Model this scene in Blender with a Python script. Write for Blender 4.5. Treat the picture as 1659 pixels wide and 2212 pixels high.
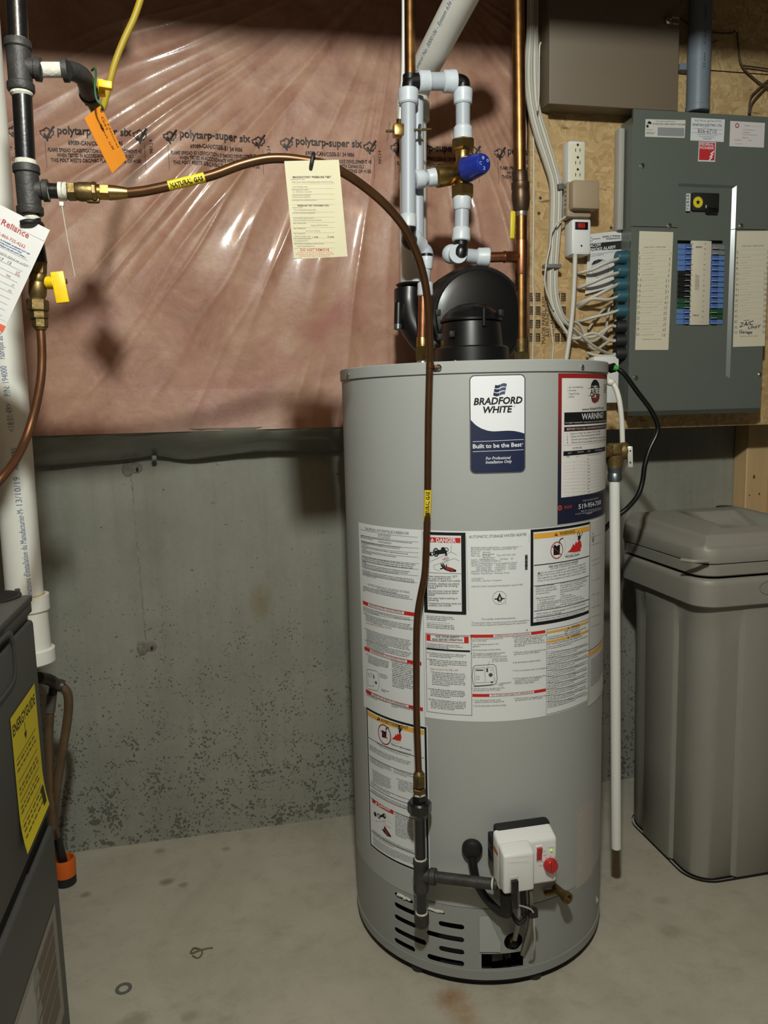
import bpy, bmesh, math, random
import numpy as np
from mathutils import Vector, Matrix

for _o in list(bpy.data.objects):
    bpy.data.objects.remove(_o)
SC = bpy.context.scene
COL = SC.collection
rng = random.Random(7)
V = Vector
PI = math.pi

# ------------------------------------------------------------------ camera
# world: X along the back wall, Y towards the wall (concrete face at Y=0), Z up, metres
F_PX, W_PX, H_PX = 1662.0, 1659, 2212
CAM = V((0.0, -2.0578, 1.1603))
_p, _y, _r = .1347, .2059, -.0245
FWD = V((math.sin(_y)*math.cos(_p), math.cos(_y)*math.cos(_p), -math.sin(_p)))
_R = V((math.cos(_y), -math.sin(_y), 0)); _U = _R.cross(FWD)
RGT = _R*math.cos(_r) + _U*math.sin(_r)
UPV = -_R*math.sin(_r) + _U*math.cos(_r)
cd = bpy.data.cameras.new('camera'); co = bpy.data.objects.new('camera', cd); COL.objects.link(co)
cd.sensor_fit = 'VERTICAL'; cd.sensor_height = 24.0; cd.lens = 24.0*F_PX/H_PX
cd.clip_start = .02; cd.clip_end = 50
co.matrix_world = Matrix(((RGT.x, UPV.x, -FWD.x, CAM.x), (RGT.y, UPV.y, -FWD.y, CAM.y), (RGT.z, UPV.z, -FWD.z, CAM.z), (0, 0, 0, 1)))
SC.camera = co

# ------------------------------------------------------------------ light
wd = bpy.data.worlds.new('room_ambient'); SC.world = wd; wd.use_nodes = True
wd.node_tree.nodes['Background'].inputs[0].default_value = (.97, 1.0, .95, 1)
wd.node_tree.nodes['Background'].inputs[1].default_value = .045
bulb = bpy.data.lights.new('ceiling_bulb', 'POINT'); bulb.energy = 104; bulb.color = (.935, 1.0, .945); bulb.shadow_soft_size = .045
bo = bpy.data.objects.new('ceiling_bulb', bulb); COL.objects.link(bo); bo.location = (.045, -1.95, 2.085)
SC.view_settings.view_transform = 'Standard'; SC.view_settings.look = 'None'
SC.view_settings.gamma = 1.0; SC.view_settings.use_curve_mapping = False
SC.view_settings.exposure = 0.0

# ------------------------------------------------------------------ measuring helpers
def ray(x, y): return FWD + RGT*((x - W_PX/2)/F_PX) - UPV*((y - H_PX/2)/F_PX)
def at(x, y, Y):                       # point of the sight line on the plane Y
    d = ray(x, y); return CAM + d*((Y - CAM.y)/d.y)
def atX(x, y, X):
    d = ray(x, y); return CAM + d*((X - CAM.x)/d.x)
def atZ(x, y, Z=0.0):
    d = ray(x, y); return CAM + d*((Z - CAM.z)/d.z)
HX, HY, HR = .5348, -.4546, .2795      # water heater axis and jacket radius
def atC(x, y, R=HR):                   # (angle, height) on a cylinder round the heater axis
    d = ray(x, y); ox, oy = CAM.x - HX, CAM.y - HY
    a = d.x*d.x + d.y*d.y; b = ox*d.x + oy*d.y; c = ox*ox + oy*oy - R*R
    q = max(b*b - a*c, 0.0); t = (-b - math.sqrt(q))/a; P = CAM + d*t
    return math.atan2(P.x - HX, -(P.y - HY)), P.z
def cylP(th, z, R=HR): return V((HX + R*math.sin(th), HY - R*math.cos(th), z))
def onC(x, y, off=0.0):
    th, z = atC(x, y, HR + off); return cylP(th, z, HR + off)

# ------------------------------------------------------------------ materials
def lin(c):
    o = []
    for k in c[:3]:
        k /= 255.0
        o.append(k/12.92 if k <= .04045 else ((k + .055)/1.055)**2.4)
    return (o[0], o[1], o[2], 1.0)
_mats = {}
def M(name, col=(128, 128, 128), rough=.5, metal=0.0, var=0.0, vscale=20.0, bump=0.0, bscale=120.0, coat=0.0, coatr=.1, trans=0.0, emit=None, alpha=1.0, sss=0.0, stretch=None):
    if name in _mats: return _mats[name]
    m = bpy.data.materials.new(name); m.use_nodes = True; nt = m.node_tree; N = nt.nodes; L = nt.links
    b = N['Principled BSDF']; c = lin(col)
    b.inputs['Base Color'].default_value = c; b.inputs['Roughness'].default_value = rough; b.inputs['Metallic'].default_value = metal
    if coat: b.inputs['Coat Weight'].default_value = coat; b.inputs['Coat Roughness'].default_value = coatr
    if trans: b.inputs['Transmission Weight'].default_value = trans
    if alpha < 1: b.inputs['Alpha'].default_value = alpha
    if sss: b.inputs['Subsurface Weight'].default_value = sss; b.inputs['Subsurface Radius'].default_value = (.01, .01, .01); b.inputs['Subsurface Scale'].default_value = .3
    if emit: b.inputs['Emission Color'].default_value = lin(emit); b.inputs['Emission Strength'].default_value = 1.0
    if var or bump:
        tc = N.new('ShaderNodeTexCoord'); src = tc.outputs['Object']
        if stretch:
            mp = N.new('ShaderNodeMapping'); mp.inputs['Scale'].default_value = stretch; L.new(src, mp.inputs[0]); src = mp.outputs[0]
    if var:
        n = N.new('ShaderNodeTexNoise'); n.inputs['Scale'].default_value = vscale; n.inputs['Detail'].default_value = 5; n.inputs['Roughness'].default_value = .6
        L.new(src, n.inputs['Vector'])
        r = N.new('ShaderNodeValToRGB'); r.color_ramp.elements[0].position = .3; r.color_ramp.elements[1].position = .7
        r.color_ramp.elements[0].color = tuple(k*(1 - var) for k in c[:3]) + (1,); r.color_ramp.elements[1].color = tuple(min(1, k*(1 + var)) for k in c[:3]) + (1,)
        L.new(n.outputs['Fac'], r.inputs[0]); L.new(r.outputs[0], b.inputs['Base Color'])
    if bump:
        n2 = N.new('ShaderNodeTexNoise'); n2.inputs['Scale'].default_value = bscale; n2.inputs['Detail'].default_value = 4
        L.new(src, n2.inputs['Vector'])
        bp = N.new('ShaderNodeBump'); bp.inputs['Strength'].default_value = bump; bp.inputs['Distance'].default_value = .002
        L.new(n2.outputs['Fac'], bp.inputs['Height']); L.new(bp.outputs[0], b.inputs['Normal'])
    _mats[name] = m; return m
def ink(col, rough=.55): return M('print_%02x%02x%02x' % tuple(int(k) for k in col), col, rough)

# ------------------------------------------------------------------ mesh builder
WL = {}
def basis(d):
    d = V(d).normalized(); a = V((0, 0, 1)) if abs(d.z) < .9 else V((1, 0, 0))
    u = a.cross(d).normalized(); return u, d.cross(u), d
def smooth_path(pts, k=6):
    pts = [V(p) for p in pts]
    if len(pts) < 3: return pts
    P = [pts[0]*2 - pts[1]] + pts + [pts[-1]*2 - pts[-2]]; out = []
    for i in range(1, len(P) - 2):
        a, b, c, d = P[i-1], P[i], P[i+1], P[i+2]
        for j in range(k):
            t = j/k
            out.append(.5*((2*b) + (c - a)*t + (2*a - 5*b + 4*c - d)*t*t + (3*b - a - 3*c + d)*t**3))
    out.append(pts[-1]); return out
class MB:
    def __init__(s, mat=None): s.v = []; s.f = []; s.fm = []; s.mats = []; s.cur = mat
    def mi(s, mat):
        mat = mat or s.cur
        if mat not in s.mats: s.mats.append(mat)
        return s.mats.index(mat)
    def add(s, vs, fs, mat=None):
        o = len(s.v); i = s.mi(mat); s.v += [tuple(p) for p in vs]
        for f in fs: s.f.append(tuple(o + k for k in f)); s.fm.append(i)
        return s
    def box(s, lo, hi, mat=None):
        x0, y0, z0 = lo; x1, y1, z1 = hi
        return s.add([(x0,y0,z0),(x1,y0,z0),(x1,y1,z0),(x0,y1,z0),(x0,y0,z1),(x1,y0,z1),(x1,y1,z1),(x0,y1,z1)],
                     [(0,3,2,1),(4,5,6,7),(0,1,5,4),(1,2,6,5),(2,3,7,6),(3,0,4,7)], mat)
    def rbox(s, lo, hi, r, mat=None, seg=2, fr=None):
        bm = bmesh.new(); bmesh.ops.create_cube(bm, size=1.0)
        lo, hi = V(lo), V(hi); c = (lo + hi)/2; d = hi - lo
        for v in bm.verts: v.co = V((v.co.x*d.x, v.co.y*d.y, v.co.z*d.z)) + c
        bmesh.ops.bevel(bm, geom=list(bm.edges), offset=min(r, min(d)*.49), segments=seg, profile=.5, affect='EDGES')
        bm.verts.index_update()
        vs = [v.co.copy() for v in bm.verts]
        if fr: o, u, w, n = fr; vs = [o + u*p.x + w*p.y + n*p.z for p in vs]
        s.add(vs, [[v.index for v in f.verts] for f in bm.faces], mat); bm.free(); return s
    def lathe(s, a, d, prof, mat=None, n=24, ph=0.0, sx=1.0, caps=True):
        a = V(a); u, w, dd = basis(d); vs = []; fs = []; ring = []
        for t, r in prof:
            if r <= 1e-6: ring.append([len(vs)]); vs.append(a + dd*t)
            else:
                ring.append(list(range(len(vs), len(vs) + n)))
                for k in range(n):
                    q = 2*PI*k/n + ph; vs.append(a + dd*t + u*(r*math.cos(q)*sx) + w*(r*math.sin(q)))
        for A, B in zip(ring, ring[1:]):
            if len(A) == 1 and len(B) == 1: continue
            for k in range(n):
                j = (k + 1) % n
                if len(A) == 1: fs.append((A[0], B[j], B[k]))
                elif len(B) == 1: fs.append((A[k], A[j], B[0]))
                else: fs.append((A[k], A[j], B[j], B[k]))
        if caps and len(ring[0]) > 1: fs.append(tuple(reversed(ring[0])))
        if caps and len(ring[-1]) > 1: fs.append(tuple(ring[-1]))
        return s.add(vs, fs, mat)
    def cyl(s, a, b, r, mat=None, r2=None, n=24, bev=0.0):
        a, b = V(a), V(b); L = (b - a).length; r2 = r if r2 is None else r2
        pr = [(0, r), (L, r2)] if not bev else [(0, r - bev), (bev, r), (L - bev, r2), (L, r2 - bev)]
        return s.lathe(a, b - a, pr, mat, n)
    def hexn(s, a, b, r, mat=None, n=6, ph=.3):
        a, b = V(a), V(b); L = (b - a).length; k = min(r*.14, L*.25)
        return s.lathe(a, b - a, [(0, r*.86), (k, r), (L - k, r), (L, r*.86)], mat, n, ph)
    def tube(s, pts, r, mat=None, n=12, k=6, smooth=True, flat=1.0):
        P = smooth_path(pts, k) if smooth else [V(p) for p in pts]
        T = [(P[min(i+1, len(P)-1)] - P[max(i-1, 0)]).normalized() for i in range(len(P))]
        u, w, _ = basis(T[0]); vs = []; fs = []
        for i, p in enumerate(P):
            u = (u - T[i]*u.dot(T[i])).normalized(); w = T[i].cross(u)
            rr = r if not isinstance(r, (list, tuple)) else r[0] + (r[1] - r[0])*i/(len(P) - 1)
            for j in range(n):
                q = 2*PI*j/n; vs.append(p + u*(rr*math.cos(q)) + w*(rr*flat*math.sin(q)))
        for i in range(len(P) - 1):
            for j in range(n):
                q = (j + 1) % n; fs.append((i*n + j, i*n + q, (i+1)*n + q, (i+1)*n + j))
        fs.append(tuple(range(n - 1, -1, -1))); fs.append(tuple((len(P)-1)*n + j for j in range(n)))
        return s.add(vs, fs, mat)
    def prism(s, poly, o, u, w, h, mat=None):      # 2-D outline (counter-clockwise in u,w) extruded along u x w
        o, u, w = V(o), V(u), V(w); n = u.cross(w).normalized(); k = len(poly)
        vs = [o + u*a + w*b for a, b in poly] + [o + u*a + w*b + n*h for a, b in poly]
        fs = [tuple(range(k - 1, -1, -1)), tuple(range(k, 2*k))] + [(i, (i+1) % k, k + (i+1) % k, k + i) for i in range(k)]
        return s.add(vs, fs, mat)
    def sphere(s, c, r, mat=None, n=16, sc=(1, 1, 1)):
        c = V(c); vs = []; fs = []; m = n//2
        for i in range(1, m):
            a = PI*i/m
            for j in range(n):
                q = 2*PI*j/n; vs.append(c + V((r*sc[0]*math.sin(a)*math.cos(q), r*sc[1]*math.sin(a)*math.sin(q), r*sc[2]*math.cos(a))))
        t = len(vs); vs += [c + V((0, 0, r*sc[2])), c - V((0, 0, r*sc[2]))]
        for j in range(n):
            q = (j + 1) % n; fs.append((t, j, q)); fs.append((t + 1, (m-2)*n + q, (m-2)*n + j))
            for i in range(m - 2): fs.append((i*n + j, (i+1)*n + j, (i+1)*n + q, i*n + q))
        return s.add(vs, fs, mat)
    def build(s, name, parent=None, label=None, cat=None, group=None, sharp=38, kind=None):
        me = bpy.data.meshes.new(name)
        A = np.array(s.v, dtype=float)
        if parent is not None: off = WL[parent]
        else:
            lo, hi = A.min(0), A.max(0); off = V(((lo[0]+hi[0])/2, (lo[1]+hi[1])/2, lo[2]))
        A = A - np.array(off)
        me.from_pydata(A.tolist(), [], s.f)
        for m in s.mats: me.materials.append(m)
        me.polygons.foreach_set('material_index', s.fm)
        me.shade_smooth(); me.set_sharp_from_angle(angle=math.radians(sharp)); me.update()
        o = bpy.data.objects.new(name, me); COL.objects.link(o)
        if parent is not None:
            o.parent = parent; WL[o] = off
            if label: o['label'] = label
        else:
            o.location = off; WL[o] = V(off); tag(o, label, cat, group, kind)
        if parent is not None and kind: o['kind'] = kind
        return o
def tag(o, label=None, cat=None, group=None, kind=None):
    if label: o['label'] = label
    if cat: o['category'] = cat
    if group: o['group'] = group
    if kind: o['kind'] = kind
def thing(name, label, cat, loc, group=None, kind=None):
    o = bpy.data.objects.new(name, None); COL.objects.link(o); o.location = V(loc); o.empty_display_size = .05
    WL[o] = V(loc); tag(o, label, cat, group, kind); return o
def shift(o, d):                       # move a finished thing
    o.location = o.location + V(d)

# ------------------------------------------------------------------ printing on surfaces
_tcache = {}
def _raw(body, shear=0.0, bold=0.0):
    k = (body, shear, bold)
    if k not in _tcache:
        cu = bpy.data.curves.new('lettering', 'FONT'); cu.body = body; cu.size = 1.0; cu.resolution_u = 2; cu.shear = shear; cu.offset = bold
        ob = bpy.data.objects.new('lettering', cu); me = bpy.data.meshes.new_from_object(ob)
        vs = np.array([v.co[:2] for v in me.vertices]) if len(me.vertices) else np.zeros((0, 2))
        fs = [tuple(p.vertices) for p in me.polygons]
        bpy.data.objects.remove(ob); bpy.data.curves.remove(cu); bpy.data.meshes.remove(me)
        _tcache[k] = (vs, fs)
    return _tcache[k]
CAPH = float(_raw('H')[0][:, 1].max())
class PlaneS:
    def __init__(s, o, u, v):
        s.o = V(o); s.u = V(u).normalized(); s.v = V(v).normalized(); s.n = s.u.cross(s.v).normalized()
    def uv(s, x, y):
        d = ray(x, y); t = (s.o - CAM).dot(s.n)/d.dot(s.n); p = CAM + d*t - s.o; return p.dot(s.u), p.dot(s.v)
    def xyz(s, a, b, h): return s.o + s.u*a + s.v*b + s.n*h
    step = 9.0
class CylS:                            # heater jacket; u = arc length
    def __init__(s, R=HR): s.R = R
    def uv(s, x, y): th, z = atC(x, y, s.R); return th*s.R, z
    def xyz(s, a, b, h): return cylP(a/s.R, b, s.R + h)
    step = .012
class Canvas:
    def __init__(s, surf, base=.0004, lay=.00022): s.S = surf; s.mb = MB(); s.base = base; s.lay = lay; s.tf = (0.0, 0.0, 1.0)
    def view(s, ox, oy, k): s.tf = (ox, oy, k); return s      # measurements from an enlarged detail: offset and scale
    def uv(s, x, y): return s.S.uv(s.tf[0] + x/s.tf[2], s.tf[1] + y/s.tf[2])
    def h(s, l): return s.base + l*s.lay
    def uvrect(s, u0, v0, u1, v1, col, l=0):
        n = max(1, int(math.ceil(abs(u1 - u0)/s.S.step))); vs = []; fs = []
        for i in range(n + 1):
            u = u0 + (u1 - u0)*i/n; vs += [s.S.xyz(u, v0, s.h(l)), s.S.xyz(u, v1, s.h(l))]
        for i in range(n): fs.append((2*i, 2*i + 2, 2*i + 3, 2*i + 1))
        s.mb.add(vs, fs, ink(col)); return s
    def rect(s, x0, y0, x1, y1, col, l=0):         # top-left and bottom-right as measured in the photograph
        u0, v1 = s.uv(x0, y0); u1, v0 = s.uv(x1, y1); return s.uvrect(u0, v0, u1, v1, col, l)
    def frame(s, x0, y0, x1, y1, w, col, l=0):
        u0, v1 = s.uv(x0, y0); u1, v0 = s.uv(x1, y1)
        s.uvrect(u0, v1 - w, u1, v1, col, l); s.uvrect(u0, v0, u1, v0 + w, col, l); s.uvrect(u0, v0, u0 + w, v1, col, l); s.uvrect(u1 - w, v0, u1, v1, col, l); return s
    def line(s, x0, y0, x1, y1, w, col, l=1):
        a = V(s.uv(x0, y0)); b = V(s.uv(x1, y1)); return s.uvline(a, b, w, col, l)
    def uvline(s, a, b, w, col, l=1):
        a, b = V(a), V(b); d = b - a; n = max(1, int(math.ceil(d.length/s.S.step)))
        if d.length < 1e-6: return s
        q = V((-d.y, d.x)).normalized()*w/2; vs = []; fs = []
        for i in range(n + 1):
            p = a + d*(i/n); vs += [s.S.xyz(p.x - q.x, p.y - q.y, s.h(l)), s.S.xyz(p.x + q.x, p.y + q.y, s.h(l))]
        for i in range(n): fs.append((2*i, 2*i + 2, 2*i + 3, 2*i + 1))
        s.mb.add(vs, fs, ink(col)); return s
    def poly(s, pts, col, l=1, px=True):
        q = [s.uv(*p) for p in pts] if px else pts
        s.mb.add([s.S.xyz(a, b, s.h(l)) for a, b in q], [tuple(range(len(q)))], ink(col)); return s
    def stroke(s, pts, w, col, l=1, px=True):
        q = [V(s.uv(*p)) if px else V(p) for p in pts]
        for a, b in zip(q, q[1:]): s.uvline(a, b, w, col, l)
        return s
    def disc(s, x, y, r, col, l=1, n=28, ring=None, sy=1.0):
        cu, cv = s.uv(x, y)
        if ring:
            vs = []; fs = []
            for i in range(n):
                q = 2*PI*i/n
                for k in (r - ring, r): vs.append(s.S.xyz(cu + k*math.cos(q), cv + k*sy*math.sin(q), s.h(l)))
            for i in range(n):
                j = (i + 1) % n; fs.append((2*i, 2*i + 1, 2*j + 1, 2*j))
            s.mb.add(vs, fs, ink(col))
        else: s.poly([(cu + r*math.cos(2*PI*i/n), cv + r*sy*math.sin(2*PI*i/n)) for i in range(n)], col, l, px=False)
        return s
    def text(s, body, x0, y0, x1, y1, cap, col=(20, 20, 20), l=2, shear=0.0, bold=0.0, mirror=False):
        """baseline from (x0,y0) to (x1,y1) in photo pixels, cap height in metres"""
        a = V(s.uv(x0, y0)); b = V(s.uv(x1, y1)); return s.uvtext(body, a, b, cap, col, l, shear, bold)
    def uvtext(s, body, a, b, cap, col=(20, 20, 20), l=2, shear=0.0, bold=0.0):
        vs, fs = _raw(body, shear, bold)
        if not len(vs): return s
        a, b = V(a), V(b); d = b - a; L = d.length; e = d/L; q = V((-e.y, e.x))
        lo, hi = vs[:, 0].min(), vs[:, 0].max(); kx = L/(hi - lo); ky = cap/CAPH
        out = []
        for px, py in vs:
            p = a + e*((px - lo)*kx) + q*(py*ky); out.append(s.S.xyz(p.x, p.y, s.h(l)))
        s.mb.add(out, fs, ink(col)); return s
    def greek(s, x0, y0, x1, y1, rows, col=(45, 45, 45), l=2, seed=0, last=.6, xh=.5, indent=0.0, gap=None):
        """unreadably small print: rows of letter-sized ticks grouped into words"""
        u0, v1 = s.uv(x0, y0); u1, v0 = s.uv(x1, y1); R = random.Random(seed*31 + rows); v0, v1 = min(v0, v1), max(v0, v1); p = (v1 - v0)/rows; vs = []; fs = []; H = s.h(l)
        if isinstance(s.S, CylS): p = min(max(p, .0031), .0037); xh = min(xh, .42); col = tuple(max(k, 78) for k in col)
        lw = p*.30
        for r in range(rows):
            vb = v1 - p*(r + .78); u = u0 + (indent*(u1 - u0) if r else 0); end = u1 if r < rows - 1 else u0 + (u1 - u0)*last
            end -= R.random()*.12*(u1 - u0)
            while u < end:
                for k in range(R.choice((2, 3, 4, 5, 6, 7, 8))):
                    if u + lw > u1: break
                    hh = p*xh*(1.35 if R.random() < .28 else 1.0); w_ = lw*R.choice((.55, .75, .85))
                    o = len(vs); vs += [s.S.xyz(u, vb, H), s.S.xyz(u + w_, vb, H), s.S.xyz(u + w_, vb + hh, H), s.S.xyz(u, vb + hh, H)]
                    fs.append((o, o+1, o+2, o+3)); u += lw
                u += lw*.9
        if vs: s.mb.add(vs, fs, ink(col))
        return s
    def scrawl(s, x0, y0, x1, y1, cap, col, l=1, w=.0004):
        """unreadable pencil scribble along a baseline"""
        a, b = V(s.uv(x0, y0)), V(s.uv(x1, y1)); d = b - a; n = max(6, int(d.length/(cap*.32))); q = V((-d.y, d.x)).normalized(); R = random.Random(int(x0*7 + y0)); run = []
        for i in range(n + 1):
            if R.random() < .13 and len(run) > 1: s.stroke(run, w, col, l, px=False); run = []
            p = a + d*(i/n) + q*(cap*(R.uniform(.55, 1.0) if i % 2 else R.uniform(-.1, .3))); run.append((p.x, p.y))
        if len(run) > 1: s.stroke(run, w, col, l, px=False)
        return s
    def build(s, name, parent=None, label=None, cat=None, **k): return s.mb.build(name, parent, label, cat, **k)
# ================================================================== node helpers for the large surfaces
class NG:
    def __init__(s, name, rough=.8):
        s.m = bpy.data.materials.new(name); s.m.use_nodes = True; s.nt = s.m.node_tree; s.b = s.nt.nodes['Principled BSDF']; s.b.inputs['Roughness'].default_value = rough
        s.pos = s.nt.nodes.new('ShaderNodeNewGeometry').outputs['Position']
    def n(s, t): return s.nt.nodes.new('ShaderNode' + t)
    def put(s, sock, val):
        if hasattr(val, 'is_linked') or isinstance(val, bpy.types.NodeSocket): s.nt.links.new(val, sock)
        else: sock.default_value = val
    def map(s, scale=(1, 1, 1), loc=(0, 0, 0), rot=(0, 0, 0), vec=None):
        m = s.n('Mapping'); s.put(m.inputs[0], vec or s.pos); m.inputs['Location'].default_value = loc; m.inputs['Rotation'].default_value = rot; m.inputs['Scale'].default_value = scale; return m.outputs[0]
    def noise(s, scale, detail=5, rough=.6, vec=None, dist=0.0):
        m = s.n('TexNoise'); s.put(m.inputs['Vector'], vec or s.pos); m.inputs['Scale'].default_value = scale; m.inputs['Detail'].default_value = detail; m.inputs['Roughness'].default_value = rough; m.inputs['Distortion'].default_value = dist; return m.outputs['Fac']
    def vor(s, scale, vec=None, out='Distance', rnd=1.0):
        m = s.n('TexVoronoi'); s.put(m.inputs['Vector'], vec or s.pos); m.inputs['Scale'].default_value = scale; m.inputs['Randomness'].default_value = rnd; return m.outputs[out]
    def math(s, op, a, b=0.0, clamp=False):
        m = s.n('Math'); m.operation = op; m.use_clamp = clamp; s.put(m.inputs[0], a); s.put(m.inputs[1], b); return m.outputs[0]
    def rng(s, v, a, b, c=0.0, d=1.0):
        m = s.n('MapRange'); s.put(m.inputs[0], v); m.inputs[1].default_value = a; m.inputs[2].default_value = b; m.inputs[3].default_value = c; m.inputs[4].default_value = d; return m.outputs[0]
    def ramp(s, v, stops):
        r = s.n('ValToRGB'); s.put(r.inputs[0], v); e = r.color_ramp.elements
        while len(e) < len(stops): e.new(.5)
        for k, (p, c) in zip(e, stops): k.position = p; k.color = lin(c)
        return r.outputs[0]
    def mix(s, f, a, b, mode='MIX'):
        m = s.n('Mix'); m.data_type = 'RGBA'; m.blend_type = mode
        s.put(m.inputs[0], f)
        for i, c in ((6, a), (7, b)): s.put(m.inputs[i], lin(c) if isinstance(c, tuple) and len(c) == 3 else c)
        return m.outputs[2]
    def comp(s, k):
        m = s.n('SeparateXYZ'); s.put(m.inputs[0], s.pos); return m.outputs[k]
    def blob(s, c, r0, r1, sc=(1, 1, 1), wob=.02, ws=30):     # soft 1..0 mask round a point, wobbly edge
        m = s.n('VectorMath'); m.operation = 'DISTANCE'; s.put(m.inputs[0], s.map(scale=sc)); m.inputs[1].default_value = (c[0]*sc[0], c[1]*sc[1], c[2]*sc[2])
        d = s.math('ADD', m.outputs['Value'], s.rng(s.noise(ws), 0, 1, -wob, wob)); return s.rng(d, r0, r1, 1.0, 0.0)
    def bump(s, h, strength=.3, dist=.002, prev=None):
        b = s.n('Bump'); b.inputs['Strength'].default_value = strength; b.inputs['Distance'].default_value = dist; s.put(b.inputs['Height'], h)
        if prev: s.put(b.inputs['Normal'], prev)
        return b.outputs[0]
    def done(s, col, normal=None, rough=None):
        s.put(s.b.inputs['Base Color'], col)
        if normal: s.put(s.b.inputs['Normal'], normal)
        if rough is not None: s.put(s.b.inputs['Roughness'], rough)
        return s.m

def wall_concrete():
    g = NG('cast_concrete_wall', .85)
    base = g.ramp(g.noise(3.2, 6, .65), [(.25, (126, 126, 114)), (.55, (143, 142, 130)), (.8, (155, 154, 140))])
    streak = g.noise(9, 4, .6, g.map((3.5, 1, .22))); base = g.mix(g.rng(streak, .45, .8, 0, .35), base, (112, 111, 104))
    fine = g.noise(70, 5, .7); base = g.mix(g.rng(fine, .4, .8, 0, .22), base, (165, 163, 150))
    z = g.comp(2)
    wob = g.n('VectorMath'); wob.operation = 'ADD'; nz = g.n('TexNoise'); nz.inputs['Scale'].default_value = 26; g.put(nz.inputs['Vector'], g.pos)
    sc_ = g.n('VectorMath'); sc_.operation = 'SCALE'; sc_.inputs['Scale'].default_value = .03; g.put(sc_.inputs[0], nz.outputs['Color']); g.put(wob.inputs[0], g.pos); g.put(wob.inputs[1], sc_.outputs[0])
    rag = g.rng(g.noise(210, 3, .7), .3, .7, -.16, .16); rag2 = g.rng(g.noise(120, 4, .75), .3, .7, -.22, .22)
    den = g.rng(z, 0.02, .85, .35, .05)            # air holes, denser near the footing
    h1 = g.vor(40, g.map((.8, 1, 1.1), vec=wob.outputs[0])); m1 = g.math('LESS_THAN', g.math('ADD', h1, rag), g.math('MULTIPLY', den, g.rng(g.noise(7, 3), .42, .75, -.35, 1.4)))
    h2 = g.vor(110, wob.outputs[0]); m2 = g.math('LESS_THAN', h2, g.math('MULTIPLY', den, g.rng(g.noise(16, 3), .35, .7, .2, 1.9)))
    h3 = g.vor(17, g.map((.75, 1, 2.2), rot=(0, .25, 0), vec=wob.outputs[0])); m3 = g.math('LESS_THAN', g.math('ADD', h3, rag2), g.math('MULTIPLY', g.rng(z, .1, .62, .24, 0), g.rng(g.noise(4.4, 2), .54, .72, -1.0, .9)))
    pit = g.math('MAXIMUM', g.math('MAXIMUM', m1, m2), m3)
    base = g.mix(g.math('MULTIPLY', pit, .7), base, (66, 64, 56))
    base = g.mix(g.math('MULTIPLY', g.blob(at(563, 1303, 0), .0, .045, (1.2, 1, .7), .02, 40), .55), base, (120, 100, 55))
    seam = g.math('MULTIPLY', g.rng(g.math('ABSOLUTE', g.math('SUBTRACT', g.comp(0), -.195)), 0, .1, .3, 0), g.rng(g.noise(12), .3, .7))
    base = g.mix(seam, base, (98, 96, 88))
    nrm = g.bump(g.noise(160, 4), .15, .001); nrm = g.bump(g.math('SUBTRACT', 1.0, pit), .8, .004, nrm)
    return g.done(base, nrm)
def floor_concrete():
    g = NG('trowelled_concrete_floor', .55)
    base = g.ramp(g.noise(2.6, 7, .68, dist=.6), [(.25, (158, 153, 138)), (.5, (174, 168, 152)), (.78, (187, 181, 166))])
    base = g.mix(g.rng(g.noise(6.5, 5, .7, g.map((1, 1.3, 1))), .55, .75, 0, .35), base, (128, 120, 100))
    base = g.mix(g.rng(g.noise(38, 4, .7), .58, .8, 0, .25), base, (188, 184, 170))
    base = g.mix(g.rng(g.noise(17, 6, .75, dist=.5), .5, .72, 0, .38), base, (136, 129, 112)); base = g.mix(g.rng(g.noise(150, 3, .8), .55, .8, 0, .22), base, (120, 114, 100))
    sp2 = g.math('LESS_THAN', g.vor(60), g.rng(g.noise(8, 2), .6, .8, 0, .13)); base = g.mix(g.math('MULTIPLY', sp2, .75), base, (62, 58, 48))
    sp = g.math('LESS_THAN', g.vor(26), g.rng(g.noise(3.7, 3), .55, .85, 0, .12)); base = g.mix(g.math('MULTIPLY', sp, .7), base, (70, 66, 56))
    r1 = atZ(975, 2155); r2 = atZ(1005, 2200)
    base = g.mix(g.math('MULTIPLY', g.blob(r1, .0, .045, (1, 1, 1), .03, 45), .75), base, (140, 92, 38))
    base = g.mix(g.math('MULTIPLY', g.blob(r2, .0, .06, (1.4, 1, 1), .035, 35), .5), base, (150, 105, 50))
    for x, y, r, k in ((360, 1905, .018, .6), (395, 1912, .013, .5), (345, 1838, .014, .45), (488, 1834, .012, .45), (185, 1933, .014, .5), (150, 1842, .02, .35), (290, 2208, .03, .4), (410, 2196, .018, .35), (1448, 2010, .03, .28), (1430, 1945, .02, .25), (1170, 2180, .05, .2)):
        base = g.mix(g.math('MULTIPLY', g.blob(atZ(x, y), r*.5, r*1.3, (1, 1.2, 1), r*.6, 60), k), base, (95, 88, 74))
    nrm = g.bump(g.noise(14, 5, .6), .10, .004); nrm = g.bump(g.noise(190, 3), .10, .001, nrm)
    return g.done(base, nrm, g.rng(g.noise(5, 4), .3, .75, .42, .68))
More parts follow.
